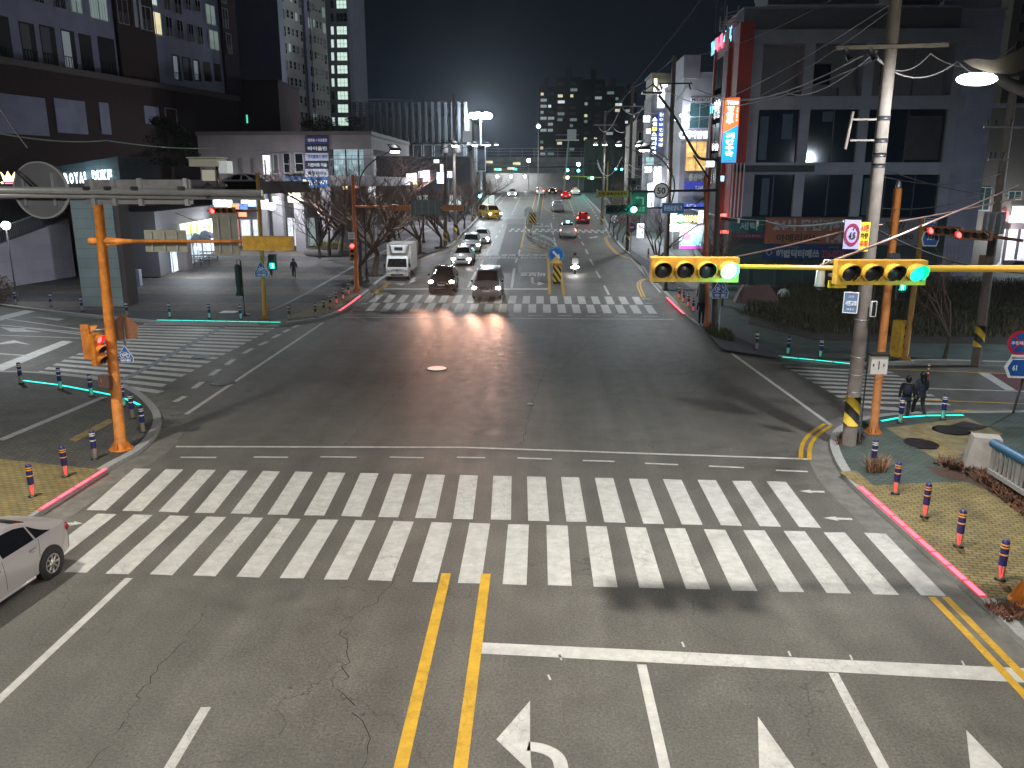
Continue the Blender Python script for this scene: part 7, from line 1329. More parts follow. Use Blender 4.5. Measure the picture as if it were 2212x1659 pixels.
for u in (1625, 1735, 1862, 2052): x = fx(u); t.add('column', MB().bx(x-.35, x+.35, .02, 1.38, fz(468), fz(93)-.01), FG)
t.add('glazing', MB().bx(fx(1618), fx(2055), .3, .36, fz(351)+.02, fz(236)-.02), GLS); t.add('glazing', MB().bx(fx(1600), fx(2055), .3, .36, fz(468), fz(377)-.02), GLS)
for v0, v1, us in ((236, 351, (1800, 1960)), (377, 468, (1680, 1800, 1925, 1990))):
    for u in us: t.add('mullion', MB().bx(fx(u)-.04, fx(u)+.04, .22, .3, fz(v1)+.03, fz(v0)-.03), mat('mullion_dark', (.04, .05, .06), .5))
for u0, u1_ in ((1756, 1795), (1870, 1885), (1903, 1924)): window(t, fx(u0), fx(u1_), fz(178), fz(132), DW, RD, -1.3 if False else .06, 0) if False else t.add('window', MB().bx(fx(u0), fx(u1_), 1.34, 1.39, fz(178), fz(132)), DW)
t.add('air_conditioner', MB().bx(fx(1812), fx(1856), .9, 1.3, fz(205), fz(187)), mat('ac_grey', (.2, .2, .2), .6)); t.add('down_pipe', MB().cyl((fx(1975), 1.3, fz(205)), (fx(1975), 1.3, fz(95)), .06, n=6), STEEL)
for u0, v0, u1_, v1, c_ in ((1642, 250, 1660, 345, (.01, .05, .09)), (1690, 245, 1712, 300, (.02, .06, .09)), (1775, 240, 1798, 262, (.02, .06, .07)), (1655, 385, 1672, 465, (.01, .05, .09)), (1960, 250, 2035, 345, (.03, .033, .04)), (1880, 385, 1920, 465, (.02, .025, .028))): t.add('blind', MB().bx(fx(u0), fx(u1_), .27, .295, fz(v1), fz(v0)), mat('blind_%d' % (c_[0]*1000), c_, .5, noise=.3, nscale=2))
t.add('ground_wall', MB().bx(-.1, XW+.3, .3, 1.4, 0, fz(469)), mat('ground_teal', (.03, .055, .055), .7, noise=.2)); t.add('awning', MB().bx(fx(1590), fx(1762), -.35, .0, fz(371), fz(357)), mat('awning_dark', (.02, .035, .035), .6))
for k in range(8): t.add('pilaster', MB().bx(1.2+k*2.0, 1.35+k*2.0, .2, .3, .2, fz(560)), mat('ground_trim', (.05, .08, .08), .7))
m_ = MB(); xr_ = fx(1612)
t.add('red_corner', MB().bx(fx(1582), fx(1612), -.35, 2.2, fz(470), fz(47)), mat('corner_red', (.36, .035, .025), .6)); 
for k in range(4): t.add('louvre', MB().bx(fx(1584)+k*.26, fx(1584)+k*.26+.09, -.42, -.35, fz(470), fz(352)), mat('louvre_white', (.5, .5, .52), .4))
t.add('gable_red', MB().bx(-1.05, -.75, 0, 9, 0, fz(49)), MATS['corner_red']) if False else None
# road-facing flank (recedes up the street)
t2 = T('road_flank', 'road facing flank of the red cornered building with windows and lit signs', 'building', (AY(1580, 300, YR).x, YR+2.3, 0), R_(90)); XF = AY(1580, 300, YR).x; fY = lambda u: AX(u, 300, XF).y-(YR+2.3); LF = fY(1537)
t2.add('wall', MB().bx(0, LF, -0.0, 4, 0, fz(60)), mat('flank_grey', (.24, .24, .27), .7, noise=.1)); 
# local -Y faces +X here, so the windows go on the back side
for k in range(3):
    for j, z in enumerate((fz(185), fz(255), fz(325), fz(400))): q0 = LF*(.08+k*.31); t2.add('window', MB().bx(q0, q0+LF*.26, 4.0, 4.06, z, z+2.6), DW)
t2.add('red_panel', MB().bx(-.2, LF*.27, 3.9, 4.16, 0, fz(47)), MATS['corner_red']); t2.add('red_edge', MB().bx(LF-.25, LF+.05, 3.9, 4.16, 0, fz(70)), MATS['corner_red'])
for k in range(4): t2.add('louvre_slot', MB().bx(.05+k*.3, .17+k*.3, 4.15, 4.18, fz(205), fz(95)), BLACK)
t2.add('sill_band', MB().bx(LF*.28, LF-.26, 3.95, 4.08, fz(205), fz(203)), FG)
for k in range(3): t.add('vent_stack', MB().bx(fx(1588)+k*.0, fx(1592), 4+k*2.5, 4.6+k*2.5, fz(47), fz(30)), STEEL)
RF = Vector((0, 1, 0))
def flank_sign(label, u0, u1_, v0, v1, items, col=None, s=2.5, X_=None, txts=None):
    Xs = (X_ or XF)-4.08; ya = AX(u1_, (v0+v1)/2, Xs).y; yb = AX(u0, (v0+v1)/2, Xs).y; um = (u0+u1_)/2; z1 = AX(um, v0, Xs).z; z0 = AX(um, v1, Xs).z
    t = T('lit_sign', label, 'sign', (Xs, ya, z0)); 
    n_ = len(txts)
    for i, (ch, m_) in enumerate(txts): t.add('letter', MB().text(ch, (-.06, (yb-ya)*(1-(i+.5)/n_), (z1-z0)/2), (0, -1, 0), Z, abs(yb-ya)/n_*.9, (z1-z0)*.8, .05), m_)
    return t
XF = XF+4.0; t2.o.location.x = XF
BLG = glow('letter_blue_glow', (.15, .6, 1), 1.3); RDG = glow('letter_red_glow', (1, .12, .2), 1.3); WHG = glow('letter_white_glow', (.85, .95, 1), 1.3)
flank_sign('lit blue and red letters reading YBM 톡톡수학 high on the red building', 1538, 1583, 70, 108, None, txts=[('YBM', BLG), ('톡', RDG), ('톡', RDG), ('수', BLG), ('학', BLG)])
flank_sign('lit white letters above the shop floors of the red building', 1536, 1566, 213, 243, None, txts=[('놀', BLG), ('이', WHG), ('수', WHG), ('학', WHG)])
x0_, x1_, z0_, z1_ = rect(1562, 211, 1594, 351, YR-1.0); t = T('vertical_lit_sign', 'tall lit sign, orange above and cyan below, on the red corner', 'sign', ((x0_+x1_)/2, YR-1.0, z0_)); w = x1_-x0_; h = z1_-z0_
m_ = MB(); m_.slot(0).quadv([(-w/2, 0, h*.46), (w/2, 0, h*.58), (w/2, 0, h), (-w/2, 0, h)], [(0, 1, 2, 3)]); m_.slot(1).quadv([(-w/2, 0, 0), (w/2, 0, 0), (w/2, 0, h*.58), (-w/2, 0, h*.46)], [(0, 1, 2, 3)]); m_.slot(2).bx(-w/2-.06, w/2+.06, .01, .45, -.06, h+.06)
t.add('panel', m_, [glow('sign_orange', (1, .2, .05), .62), glow('sign_cyan', (.01, .38, .85), .62), SR])
LWG = glow('letter_sign_white', (1, .95, .95), 1.1)
t.add('letter', MB().text('YBM', (0, -.03, h*.93), X, Z, w*.8, h*.07, .04), LWG)
for i, ch in enumerate('잉글루'): t.add('letter', MB().text(ch, (-.1, -.03, h*(.84-i*.1)), X, Z, w*.5, h*.085, .04), LWG)
for i, ch in enumerate('피칸수학'): t.add('letter', MB().text(ch, (.0, -.03, h*(.42-i*.095)), X, Z, w*.55, h*.085, .04), LWG)
for i in range(5): t.add('letter', MB().text('영어교육원'[i], (w*.36, -.03, h*(.84-i*.045)), X, Z, w*.13, h*.035, .0), LWG)
t.add('letter', MB().text('226-0525', (0, -.03, h*.03), X, Z, w*.85, h*.03, .02), TY); lamp('sign_light', 'POINT', (x0_-.5, YR-2.2, (z0_+z1_)/2), 45, (1, .6, .6), r=.5)
# banners on the ground floor
YBn = YR+.12
board('banner', 'dark teal banner reading 세탁 behind the green signal', 'banner', 1580, 474, 1650, 503, YBn, mat('banner_teal', (.015, .1, .11), .7), [('세탁', .25, .2, .85, .82, mat('letter_mint', (.3, .55, .5), .6), .02)], th=.06); board('banner', 'dull pink strip below the 세탁 banner', 'banner', 1580, 503.5, 1650, 515, YBn, mat('banner_plum', (.12, .03, .06), .7), [('이불 운동화 빨래방', .12, .35, .9, .7, mat('letter_rose', (.35, .2, .25), .6), 0)], th=.06)
t = board('banner', 'large orange banner reading 24시 무인카페 아메리카노 1.4', 'banner', 1652, 470, 1826, 527, YBn, mat('banner_orange', (.27, .105, .06), .7), [('24시 무인카페', .1, .06, .98, .5, mat('letter_silver', (.3, .33, .37), .6), .05), ('아메리카노', .15, .62, .7, .92, mat('letter_umber', (.03, .02, .015), .6), .03), ('1.4', .77, .62, .97, .94, mat('letter_silver', (.3, .33, .37)), .04)], th=.06)
t = board('banner', 'dark blue banner reading 해법닥터매쓰 with red phone number', 'banner', 1652, 528, 1826, 560, YBn, mat('banner_deepblue', (.012, .035, .13), .7), [('해법닥터매쓰', .14, .34, .68, .9, mat('letter_silver', (.3, .33, .37)), .05), ('226-0525', .71, .36, .99, .9, mat('letter_dullred', (.3, .06, .08), .6), .03), ('초 중 고 수학전문', .13, .1, .42, .27, mat('letter_olive', (.25, .25, .1), .6), 0), ('교육상담', .78, .1, .92, .26, mat('letter_olive', (.25, .25, .1)), 0)], th=.06)
m_ = MB(); m_.ring((-t.w*.445, -.03, t.h*.45), t.h*.0+.2, .26, .01, 'Y', 4); t.add('emblem', m_, mat('letter_silver', (.3, .33, .37)))
board('banner', 'pale banner reading NOW coffee behind the orange pole', 'banner', 1893, 471, 1990, 530, YBn, mat('banner_grey', (.2, .2, .23), .7), [('NOW', .2, .12, .62, .42, TB, .01), ('coffee', .28, .5, .84, .78, TB, .01), ('COFFEE SHOP', .38, .84, .8, .92, TB, 0)], th=.06)
# plain wing and beige building to the right
YW = 66; x0, x1, z0, z1 = rect(2040, 22, 2140, 500, YW); t = T('plain_wing', 'plain bluish grey wall block right of the grid framed building', 'building', (x0, YW, 0)); t.add('wall', MB().bx(0, x1-x0, 0, 20, 0, z1), panels('wing_blocks', (.5, .52, .66), 2.4, .6, .8, .85)); t.add('coping', MB().bx(-.05, x1-x0+.1, -.1, 20, z1, z1+.15), mat('coping_pale', (.5, .5, .5), .6)); t.add('upper_step', MB().bx(-1, 3.2, .2, 20, z1+.15, z1+3), FG)
YB_ = 70; x0, x1, z0, z1 = rect(2112, 232, 2330, 600, YB_); t = T('beige_building', 'drab low building at the right edge with small windows', 'building', (x0, YB_, 0)); t.add('wall', MB().bx(0, x1-x0, 0, 20, 0, z1), mat('drab_render', (.17, .17, .14), .85, noise=.15)); t.add('parapet', MB().bx(-.1, x1-x0, -.15, .2, z1, z1+.3), FG)
for u0, v0, u1_, v1 in ((2113, 404, 2143, 455), (2178, 412, 2208, 432), (2115, 290, 2135, 330)): window(t, AY(u0, v0, YB_).x-x0, AY(u1_, v0, YB_).x-x0, AY(u0, v1, YB_).z, AY(u0, v0, YB_).z, mat('teal_pane', (.03, .08, .07), .2), mat('window_frame_white', (.45, .45, .44)), .08, 1)
t.add('shop_front', MB().bx(2.6, x1-x0, -.2, 0, zt(YB_)+.1, 4.2), [glowt('far_shop_glow', (.75, .8, .9), .5)])
for k in range(7): t.add('shop_mullion', MB().bx(2.6+k*1.0, 2.8+k*1.0, -.3, -.2, 0, 4.2), BRN2)
t.add('shop_canopy', MB().bx(2.4, x1-x0, -1.2, -.2, 4.2, 4.7), BRN2); t.add('shop_counter', MB().bx(2.7, x1-x0, -.45, -.3, .1, 1.6), BRN)
t = T('flower_sign', 'glowing red flower emblem at the right edge', 'sign', tuple(AY(2170, 467, YB_-.5)))
for k in range(6): a_ = k*math.pi/3; t.add('petal', MB().ball((.28*math.cos(a_), 0, .28*math.sin(a_)), .17, 10, 6, (1, .4, 1)), glow('petal_red', (1, .1, .1), 2.5))
t = T('lit_sign', 'glowing white 동 letter beside the red flower emblem', 'sign', tuple(AY(2198, 471, YB_-.5))); t.add('letter', MB().text('동', (0, 0, 0), X, Z, 1.35, 1.9, .06), WHG); lamp('shop_light', 'POINT', tuple(AY(2195, 500, YB_-2.5)), 250, (.9, .9, 1), r=.4)
board('poster', 'pale orange poster by the far shop at the right', 'poster', 2115, 551, 2135, 573, YB_-6, mat('poster_orange', (.4, .2, .13), .6)); car('suv', 'white parked car by the far shop at the right edge', tuple(G(2212, 585))[:2]+(0,), R_(70), WHT)
x0, x1, z0, z1 = rect(2168, 30, 2400, 300, 150); t = T('apartment_building', 'beige apartment block in the top right corner', 'building', (x0, 150, 0), R_(-12)); t.add('wall', MB().bx(0, x1-x0, 0, 15, 0, AY(2200, -80, 150).z), mat('beige_render', (.22, .2, .16), .85, noise=.1, nscale=.3))
for r_ in range(12):
    for c_ in range(5): window(t, 1.2+c_*4.2, 2.9+c_*4.2, 12+r_*2.9, 13.7+r_*2.9, DW2 if (r_+c_) % 3 else mat('brown_pane', (.12, .07, .05), .5), mat('beige_frame', (.3, .28, .24), .7), .08, 1)
# ---- clinic building (frontal) and its lit signs
YM = 86; x0 = AY(1471, 300, YM).x; x1 = AY(1548, 300, YM).x; t = T('clinic_building', 'grey clinic building with a warm yellow lit window', 'building', (x0, YM, 0)); fx = lambda u: AY(u, 300, YM).x-x0; fz = lambda v: AY(1500, v, YM).z; CLM = panels('clinic_panels', (.26, .26, .3), 1.5, .75, .8, .6)
t.add('wall', MB().bx(0, x1-x0, 0, 14, 0, fz(158)), CLM); t.add('stair_tower', MB().bx(-.1, fx(1504), -.2, 8, fz(170), fz(119)), CLM); t.add('roof_trim', MB().bx(fx(1504), x1-x0, -.1, 14, fz(158), fz(156)), FG)
window(t, fx(1486), fx(1530), fz(278), fz(221), mat('teal_glass', (.03, .07, .08), .15), FG, .08, 1, 1); window(t, fx(1482), fx(1528), fz(370), fz(304), glowt('warm_room', (1, .6, .2), .6), FG, .08, 1, 1)
t.add('name_band', MB().bx(fx(1487), x1-x0, -.12, 0, fz(220), fz(211)), mat('band_pale', (.4, .42, .45), .5)); t.add('band_lettering', MB().text('MEDI&CU', (fx(1509), -.13, fz(215.5)), X, Z, fx(1528)-fx(1490), .35, .03), TB)
t = T('lit_name_sign', 'glowing white letters reading 메디앤컬 on the clinic building', 'sign', tuple(AY(1503, 291, YM-.3))); w = AY(1527, 290, YM).x-AY(1480, 290, YM).x
for i, ch in enumerate('메디앤컬'): t.add('letter', MB().text(ch, (-w*.36+i*w*.26, 0, 0), X, Z, w*.22, .72, .05), WHG)
t.add('ring_emblem', MB().ring((-w*.58, 0, 0), .2, .38, .04), WHG)
t = T('letter_sign', 'pale raised letters reading 울산아이 on the clinic building', 'sign', tuple(AY(1500, 383, YM-.3))); w = AY(1524, 383, YM).x-AY(1486, 383, YM).x
for i, ch in enumerate('울산아이'): t.add('letter', MB().text(ch, (-w*.2+i*w*.27, 0, 0), X, Z, w*.24, .75, .05), mat('letter_cream', (.5, .5, .46), .5))
board('sign_board', 'indigo sign board reading T.245 on the clinic building', 'sign', 1478, 392, 1521, 412, YM-.4, mat('board_indigo', (.02, .025, .17), .5, em=(.05, .07, .5), es=.25), [('T.245', .55, .5, .95, .85, TW, .02)])
board('sign_board', 'blue sign board reading 소아과 above the pharmacy', 'sign', 1477, 438, 1521, 453, YM-1.2, mat('board_blue', (.02, .04, .22), .5, em=(.05, .1, .6), es=.3), [('소아과', .1, .15, .6, .85, TW, .02)])
t = board('lit_sign', 'glowing sign with yellow and green letters over the corner shop', 'sign', 1462, 462, 1516, 482, YM-2, None, [('싱싱과일', .28, .18, .95, .85, glow('letter_yellow_glow', (1, .95, .2), 3), .05)], glowm=mat('sign_grey_dim', (.12, .13, .13), .5)); t.add('leaf_emblem', MB().ball((-t.w*.36, -.05, t.h*.5), .45, 12, 8, (1, .3, .8)), glow('leaf_green_glow', (.3, 1, .4), 3))
t = T('corner_shop', 'white corner shop with a bright teal window and magenta base', 'shop', (AY(1452, 520, YM-3).x, YM-3, zt(YM-3))); x_ = lambda u: AY(u, 520, YM-3).x-AY(1452, 520, YM-3).x; z_ = lambda v: AY(1490, v, YM-3).z-zt(YM-3)
t.add('wall', MB().bx(0, x_(1532), 0, 3, 0, z_(482)), mat('shop_white', (.5, .48, .5), .6)); window(t, x_(1471), x_(1517), z_(531), z_(500), glowt('shop_teal_window', (.3, .8, .8), .9), SW, .08, 1); t.add('magenta_base', MB().bx(x_(1469), x_(1518), -.1, 0, z_(556), z_(532)), glow('magenta_glow', (.55, .1, .5), .6)); t.add('round_poster', MB().cyl((x_(1483), -.12, z_(510)), (x_(1483), -.1, z_(510)), .42, n=20), glow('poster_red', (.9, .15, .25), .9)); t.add('awning', MB().bx(-.2, x_(1535), -1, 0, z_(484), z_(480)), DARKM); t.add('door', MB().bx(x_(1454), x_(1467), -.06, 0, .1, z_(495)), DW2)
lamp('shop_light', 'POINT', AY(1490, 490, YM-5), 300, (.9, .95, 1), r=.4); lamp('shop_light', 'POINT', AY(1430, 480, YM+4), 250, (.8, .92, 1), r=.5)
for a in (('bright violet white sign at the shop corner', 1448, 458, 1462, 484, (.8, .6, 1), 3), ('bright white sign left of the corner shop', 1447, 484, 1466, 500, (1, .97, .85), 4), ('narrow white sign right of the fruit sign', 1509, 455, 1519, 482, (.9, .95, 1), 4), ('white lit sign box by the brown pole', 1526, 346, 1543, 361, (.95, .97, 1), 3), ('small blue round light behind the brown pole', 1556, 380, 1564, 392, (.3, .7, 1), 3)): lightbox(a[0], *a[1:5], YM-4.5 if 'brown' not in a[0] else YR-.5, a[5], a[6])
for v in (465, 501): c = AY(1582-28, v, YR); lightbox('%s red neon strip beside the brown poles' % ('upper' if v == 465 else 'lower'), 1557, v-3, 1574, v+4, YR+.3, (1, .15, .12), 3)
# ---- narrow sign-clad buildings further up
YN = 100; x0 = AY(1404, 300, YN).x; t = T('sign_building', 'narrow building covered in tall lit signs', 'building', (x0, YN, 0)); fx = lambda u: AY(u, 300, YN).x-x0; fz = lambda v: AY(1430, v, YN).z
t.add('wall', MB().bx(0, fx(1474), 0, 7, 0, fz(205)), mat('narrow_grey', (.16, .17, .19), .7, noise=.1)); t.add('roof_box', MB().bx(0, fx(1446), 0, 6, fz(205), fz(159)), mat('roof_cream', (.3, .28, .2), .7)); t.add('roof_trim', MB().bx(-.2, fx(1446)+.2, -.3, 6.1, fz(161), fz(158)), FG)
for k in range(4): window(t, fx(1443), fx(1468), fz(300+k*38), fz(275+k*38), DW if k != 2 else LW1, FG, .08, 1)
t.add('roof_deck', MB().bx(fx(1388), fx(1424), -1.2, -.2, fz(204), fz(201)), BLACK); t.add('roof_lit_slot', MB().bx(fx(1408), fx(1414), -.06, 0, fz(200), fz(170)), glow('slot_glow', (1, .9, .55), 1.5))
lightbox('tall blazing white sign high on the narrow building', 1421, 180, 1441, 233, YN-.6, (.92, .97, 1), 3.2)
def vsign(label, u0, v0, u1_, v1, Y, bg_, chars, mats_, s=2, n_=None):
    x0, x1, z0, z1 = rect(u0, v0, u1_, v1, Y); w = x1-x0; h = z1-z0; t = T('vertical_sign', label, 'sign', ((x0+x1)/2, Y, z0)); t.add('board', MB().bx(-w/2, w/2, 0, .5, 0, h), bg_)
    for i, ch in enumerate(chars):
        if ch != ' ': t.add('letter', MB().text(ch, (0, -.04, h*(1-(i+.5)/len(chars))), X, Z, w*.72, h/len(chars)*.78, .04), mats_[i] if isinstance(mats_, list) else mats_)
    return t
vsign('tall blue vertical sign reading 이비인후과', 1421, 242, 1437, 318, YN-.6, mat('vsign_blue', (.02, .05, .3), .5, em=(.03, .08, .5), es=.5), ['울산', '이', '비', '인', '후', '과', '의원'], glow('letter_soft_yellow', (.9, .9, .5), .6))
vsign('tall dark vertical sign reading 24 스터디카페', 1406, 252, 1420, 336, YN-.8, mat('vsign_navy', (.03, .05, .15), .5), ['소', '셜', '24', '스', '터', '디', '카', '페'], [WHG, WHG, glow('letter_amber', (1, .7, .1), 2.5)]+[WHG]*5)
vsign('white vertical sign low on the narrow building reading 로데', 1398, 418, 1412, 448, YN-1, glow('vsign_white_dim', (.75, .85, 1), 1.1), ['로', '데'], SB)
for a in (('square blazing white sign left of the narrow building', 1390, 250, 1404, 264, (.95, .98, 1), 3), ('small lit sign with an orange edge left of the 24 sign', 1396, 278, 1406, 289, (1, .85, .8), 2.2), ('blazing white panel sign behind the concrete pole', 1412, 360, 1431, 411, (1, 1, 1), 3.4), ('white sign with a red mark beside the panel sign', 1399, 395, 1412, 412, (1, .95, .95), 2.6), ('white cross shaped sign by the wires', 1393, 360, 1408, 373, (1, 1, 1), 2.6), ('pale teal sign board under the wires', 1396, 340, 1412, 356, (.35, .55, .55), .6), ('white strip sign right of the tall sign', 1452, 365, 1472, 412, (.85, .97, 1), 2.2), ('narrow blazing sign high up the street', 1458, 188, 1465, 215, (.9, .95, 1), 2.5), ('thin white vertical sign beside the concrete pole', 1448, 190, 1452, 232, (.9, .95, 1), 2)): lightbox(a[0], *a[1:5], YN-.5, a[5], a[6])
lamp('sign_light', 'POINT', AY(1420, 420, YN-3), 260, (.85, .95, 1), r=.6)
for i, (u, v) in enumerate(((1460, 258), (1472, 250), (1481, 248))): c = AY(u, v, YM-.8); t = T('wall_lamp', '%s flared white wall lamp on the clinic stair tower' % ('left', 'middle', 'right')[i], 'lamp', tuple(c)); t.add('lamp', MB().ball((0, 0, 0), .14, 10, 6), CGLOW); t.add('bracket', MB().box((0, .3, .05), (.08, .6, .08)), DARKM)
lamp('wall_lamp_light', 'POINT', AY(1472, 252, YM-1.6), 220, (.95, .97, 1), r=.15)
p = G(1382, 522, KH); board('folding_sign', 'white standing sign with dark letters on the right pavement', 'sign', 1376, 483, 1391, 514, p.y, glow('stand_sign_glow', (.9, .93, 1), .8), [('고기', .1, .1, .9, .35, TB, .03), ('가게', .1, .5, .9, .8, TB, .03)])
YN2 = 118; x0, x1, z0, z1 = rect(1372, 258, 1404, 470, YN2); t = T('brick_building', 'narrow beige brick building behind the utility poles', 'building', (x0, YN2, 0)); t.add('wall', MB().bx(0, x1-x0, 0, 16, 0, z1), panels('beige_brick', (.24, .2, .17), .6, .3, .8, .8))
for k in range(4): window(t, .25, 1.3, z1-3.2-k*3.1, z1-1.6-k*3.1, DW, SW, .08, 1)
# ---- the far end: overpass, apartments, retaining wall
gy = zt(230); YO = 228; x0, x1, z0, z1 = rect(1008, 347, 1262, 372, YO); t = T('overpass', 'concrete overpass crossing the road beyond the crest', 'bridge', (x0, YO, gy)); w = x1-x0+40
OC = mat('overpass_concrete', (.2, .2, .19), .85, noise=.25, nscale=.6); t.add('girder', MB().bx(-30, w, 0, 9, z0-gy+1.6, z1-gy), OC); t.add('lower_girder', MB().bx(-30, w, .4, 9, z0-gy-.2, z0-gy+1.2), OC); t.add('barrier', MB().bx(-30, w, -.2, .0, z1-gy, z1-gy+.9), OC)
for k in range(24): q = -20+k*3.2; t.add('fence_post', MB().bx(q, q+.1, -.1, 0, z1-gy+.9, z1-gy+3.2), STEEL)
for h_ in (1.6, 2.4, 3.2): t.add('fence_rail', MB().tube([(-30, -.05, z1-gy+h_), (w, -.05, z1-gy+h_)], .06, 5), STEEL)
for q in (-12, 3.5, 33.5): t.add('pier', MB().bx(q, q+1.6, 2, 6, 0, z0-gy), OC)
t.add('back_wall', MB().bx(-10, w-20, 22, 23, 0, 6), mat('tunnel_wall', (.25, .25, .25), .8, noise=.2, nscale=.5)); OW = 22
for u in (1045+20, 1100): pass
for i, (u, v) in enumerate(((1056, 350), (1116, 353), (1075, 366), (1104, 364))): c = AY(u, v, YO-.5); lightbox('%s yellowish lamp panel on the overpass girders' % ('first', 'second', 'third', 'fourth')[i], u-8, v-2.5, u+8, v+2.5, YO-.4, (1, .95, .55), .8)
for i, (u, v) in enumerate(((1074, 378), (1075, 380), (1131, 377))): pass
for i, u in enumerate((1074, 1104, 1134)): p = AY(u, 381, YO+18); t = T('tunnel_lamp', '%s lamp washing the wall beneath the overpass' % ('left', 'middle', 'right')[i], 'lamp', tuple(p)); t.add('lamp', MB().ball((0, 0, 0), .35, 10, 6), CGLOW); t.add('bracket', MB().box((0, .6, .1), (.15, 1.2, .15)), STEEL); lamp('tunnel_light', 'POINT', (p.x, p.y-1.5, p.z-.2), 420, (1, .97, .92), r=.4)
lightbox('teal lit sign under the overpass', 1071, 363.5, 1078, 369, YO-1, (.1, .9, .8), 1.5); lightbox('small teal lit sign right under the overpass', 1110, 363, 1117, 368, YO-1, (.1, .9, .8), 1.5)
tw = T('watch_tower', 'pale railed platform on a tall pole right of the overpass', 'tower', tuple(Vector((AY(1218, 400, 190).x, 190, zt(190))))); zz_ = AY(1218, 304, 190).z-zt(190); tw.add('pole', MB().cyl((0, 0, 0), (.9, 0, zz_), .25, .18, 10), mat('mast_pale', (.45, .45, .42), .6)); tw.add('platform', MB().bx(-2, 3.2, -1, 1, zz_, zz_+.25), MATS['mast_pale']); tw.add('cabin', MB().bx(.6, 2.6, -.8, .8, zz_+.25, zz_+2.4), MATS['mast_pale']); tw.add('railing', MB().tube([(-2, -1, zz_+1.2), (3.2, -1, zz_+1.2)], .06, 5), MATS['mast_pale'])
# far green signals on their arm
t = T('signal_mast', 'pale yellow mast arm of the far junction signals', 'signal mast', (AY(1312, 400, 176).x, 176, zt(176))); xm = AY(1312, 383, 176).x; t.add('pole', MB().cyl((0, 0, 0), (0, 0, 6.8), .15, .1, 10), SIGY); t.add('arm', MB().tube([(xm, 176, AY(1312, 384, 176).z), (AY(1214, 380, 176).x, 176, AY(1214, 380, 176).z)], .09, 8), SIGY, world=True)
for i, (u, v, Y) in enumerate(((1226, 383.5, 175.5), (1279, 384.5, 175.5), (1226, 367.5, 196), (1249.5, 368.5, 196), (1330, 365, 176), (1343, 366, 176))):
    c = AY(u, v, Y); tt = T('traffic_signal', ('left large green signal on the far arm', 'right large green signal on the far arm', 'upper left small green signal beyond the far arm', 'upper right small green signal beyond the far arm', 'left of two tiny green signals in the far trees', 'right of two tiny green signals in the far trees')[i], 'traffic signal', tuple(c), group='far green signals'); b_ = MB().bx(-1.0, .35, 0, .25, -.25, .25); tt.add('housing', b_, SIGY if i < 2 else DARKM); tt.add('hood', MB().bx(-.25, .25, -.25, 0, .2, .24), SIGY if i < 2 else DARKM); tt.add('lens', MB().ball((0, -.02, 0), .3 if i < 4 else .2, 14, 8, (1, .3, 1)), glow('far_green', (.1, 1, .75), 16 if i < 4 else 5))
lamp('far_signal_light', 'POINT', AY(1260, 384, 173), 160, (.05, 1, .75), r=.3)
c = AY(1036.5, 421, 135); t = T('traffic_signal', 'small green signal on a pole by the left far kerb', 'traffic signal', tuple(c)); t.add('housing', MB().bx(-.2, .2, 0, .25, -.5, .5), DARKM); t.add('lens', MB().ball((0, -.02, -.2), .25, 12, 8, (1, .3, 1)), glow('far_green', (.1, 1, .75), 16)); t.add('pole', MB().cyl((.0, .3, -(c.z-zt(135))), (0, .3, 1), .08, n=8), STEEL)
DKB = mat('far_tower_dark', (.04, .045, .055), .8)
for i, (u0, u1_, vt, seed) in enumerate(((1163, 1200, 188, 1), (1200, 1258, 166, 2), (1258, 1306, 171, 3), (1306, 1346, 186, 4), (1346, 1374, 200, 5))):
    Y = 430+i*6; x0, x1, z0, z1 = rect(u0, vt, u1_, 330, Y); w = x1-x0; t = T('apartment_tower', '%s dark apartment tower with scattered lit windows on the horizon' % ('leftmost', 'second', 'third', 'fourth', 'rightmost')[i], 'building', (x0, Y, 0)); t.add('wall', MB().bx(0, w, 0, 18, 0, z1), DKB); rr = random.Random(seed*3+1)
    t.add('roof_box', MB().bx(w*.35, w*.6, 4, 10, z1, z1+5), DKB); nf = int((z1-22)/2.9); nc = max(2, int(w/5.4))
    for f_ in range(nf):
        z = z1-2.6-f_*2.9
        if AY(u0, 330, Y).z > z: break
        for c_ in range(nc):
            q = 1+c_*(w-1)/nc; pl_ = .62 if (i in (0,) and c_ == 0) else (.28 if c_ < 2 else .16)
            if rr.random() < pl_: wd = rr.choice((1.6, 2.6, 3.6)); window(t, q, q+min(wd, (w-1)/nc-.6), z-1.5, z, rr.choice((glow('far_lit_window', (.75, .85, .88), .42), LW3, glow('far_lit_window_soft', (.6, .7, .7), .2), LW2)), DKB, .1, 1)
            elif rr.random() < .35: t.add('window', MB().bx(q, q+3, -.05, 0, z-1.4, z), mat('far_window_dark', (.07, .08, .09), .4))
t = T('hedge_wall', 'dark wooded slope wall with pale pillars right of the overpass', 'wall', (AY(1262, 400, 215).x, 215, zt(215))); t.add('wall', MB().bx(0, 40, 0, 3, 0, AY(1300, 300, 215).z-zt(215)), mat('green_dark_wall', (.02, .045, .025), .9, noise=.5, nscale=.6))
for k in range(7): t.add('rib', MB().bx(2+k*5, 2.5+k*5, -.3, 0, 0, AY(1300, 300, 215).z-zt(215)), mat('rib_dark', (.04, .05, .045), .8))
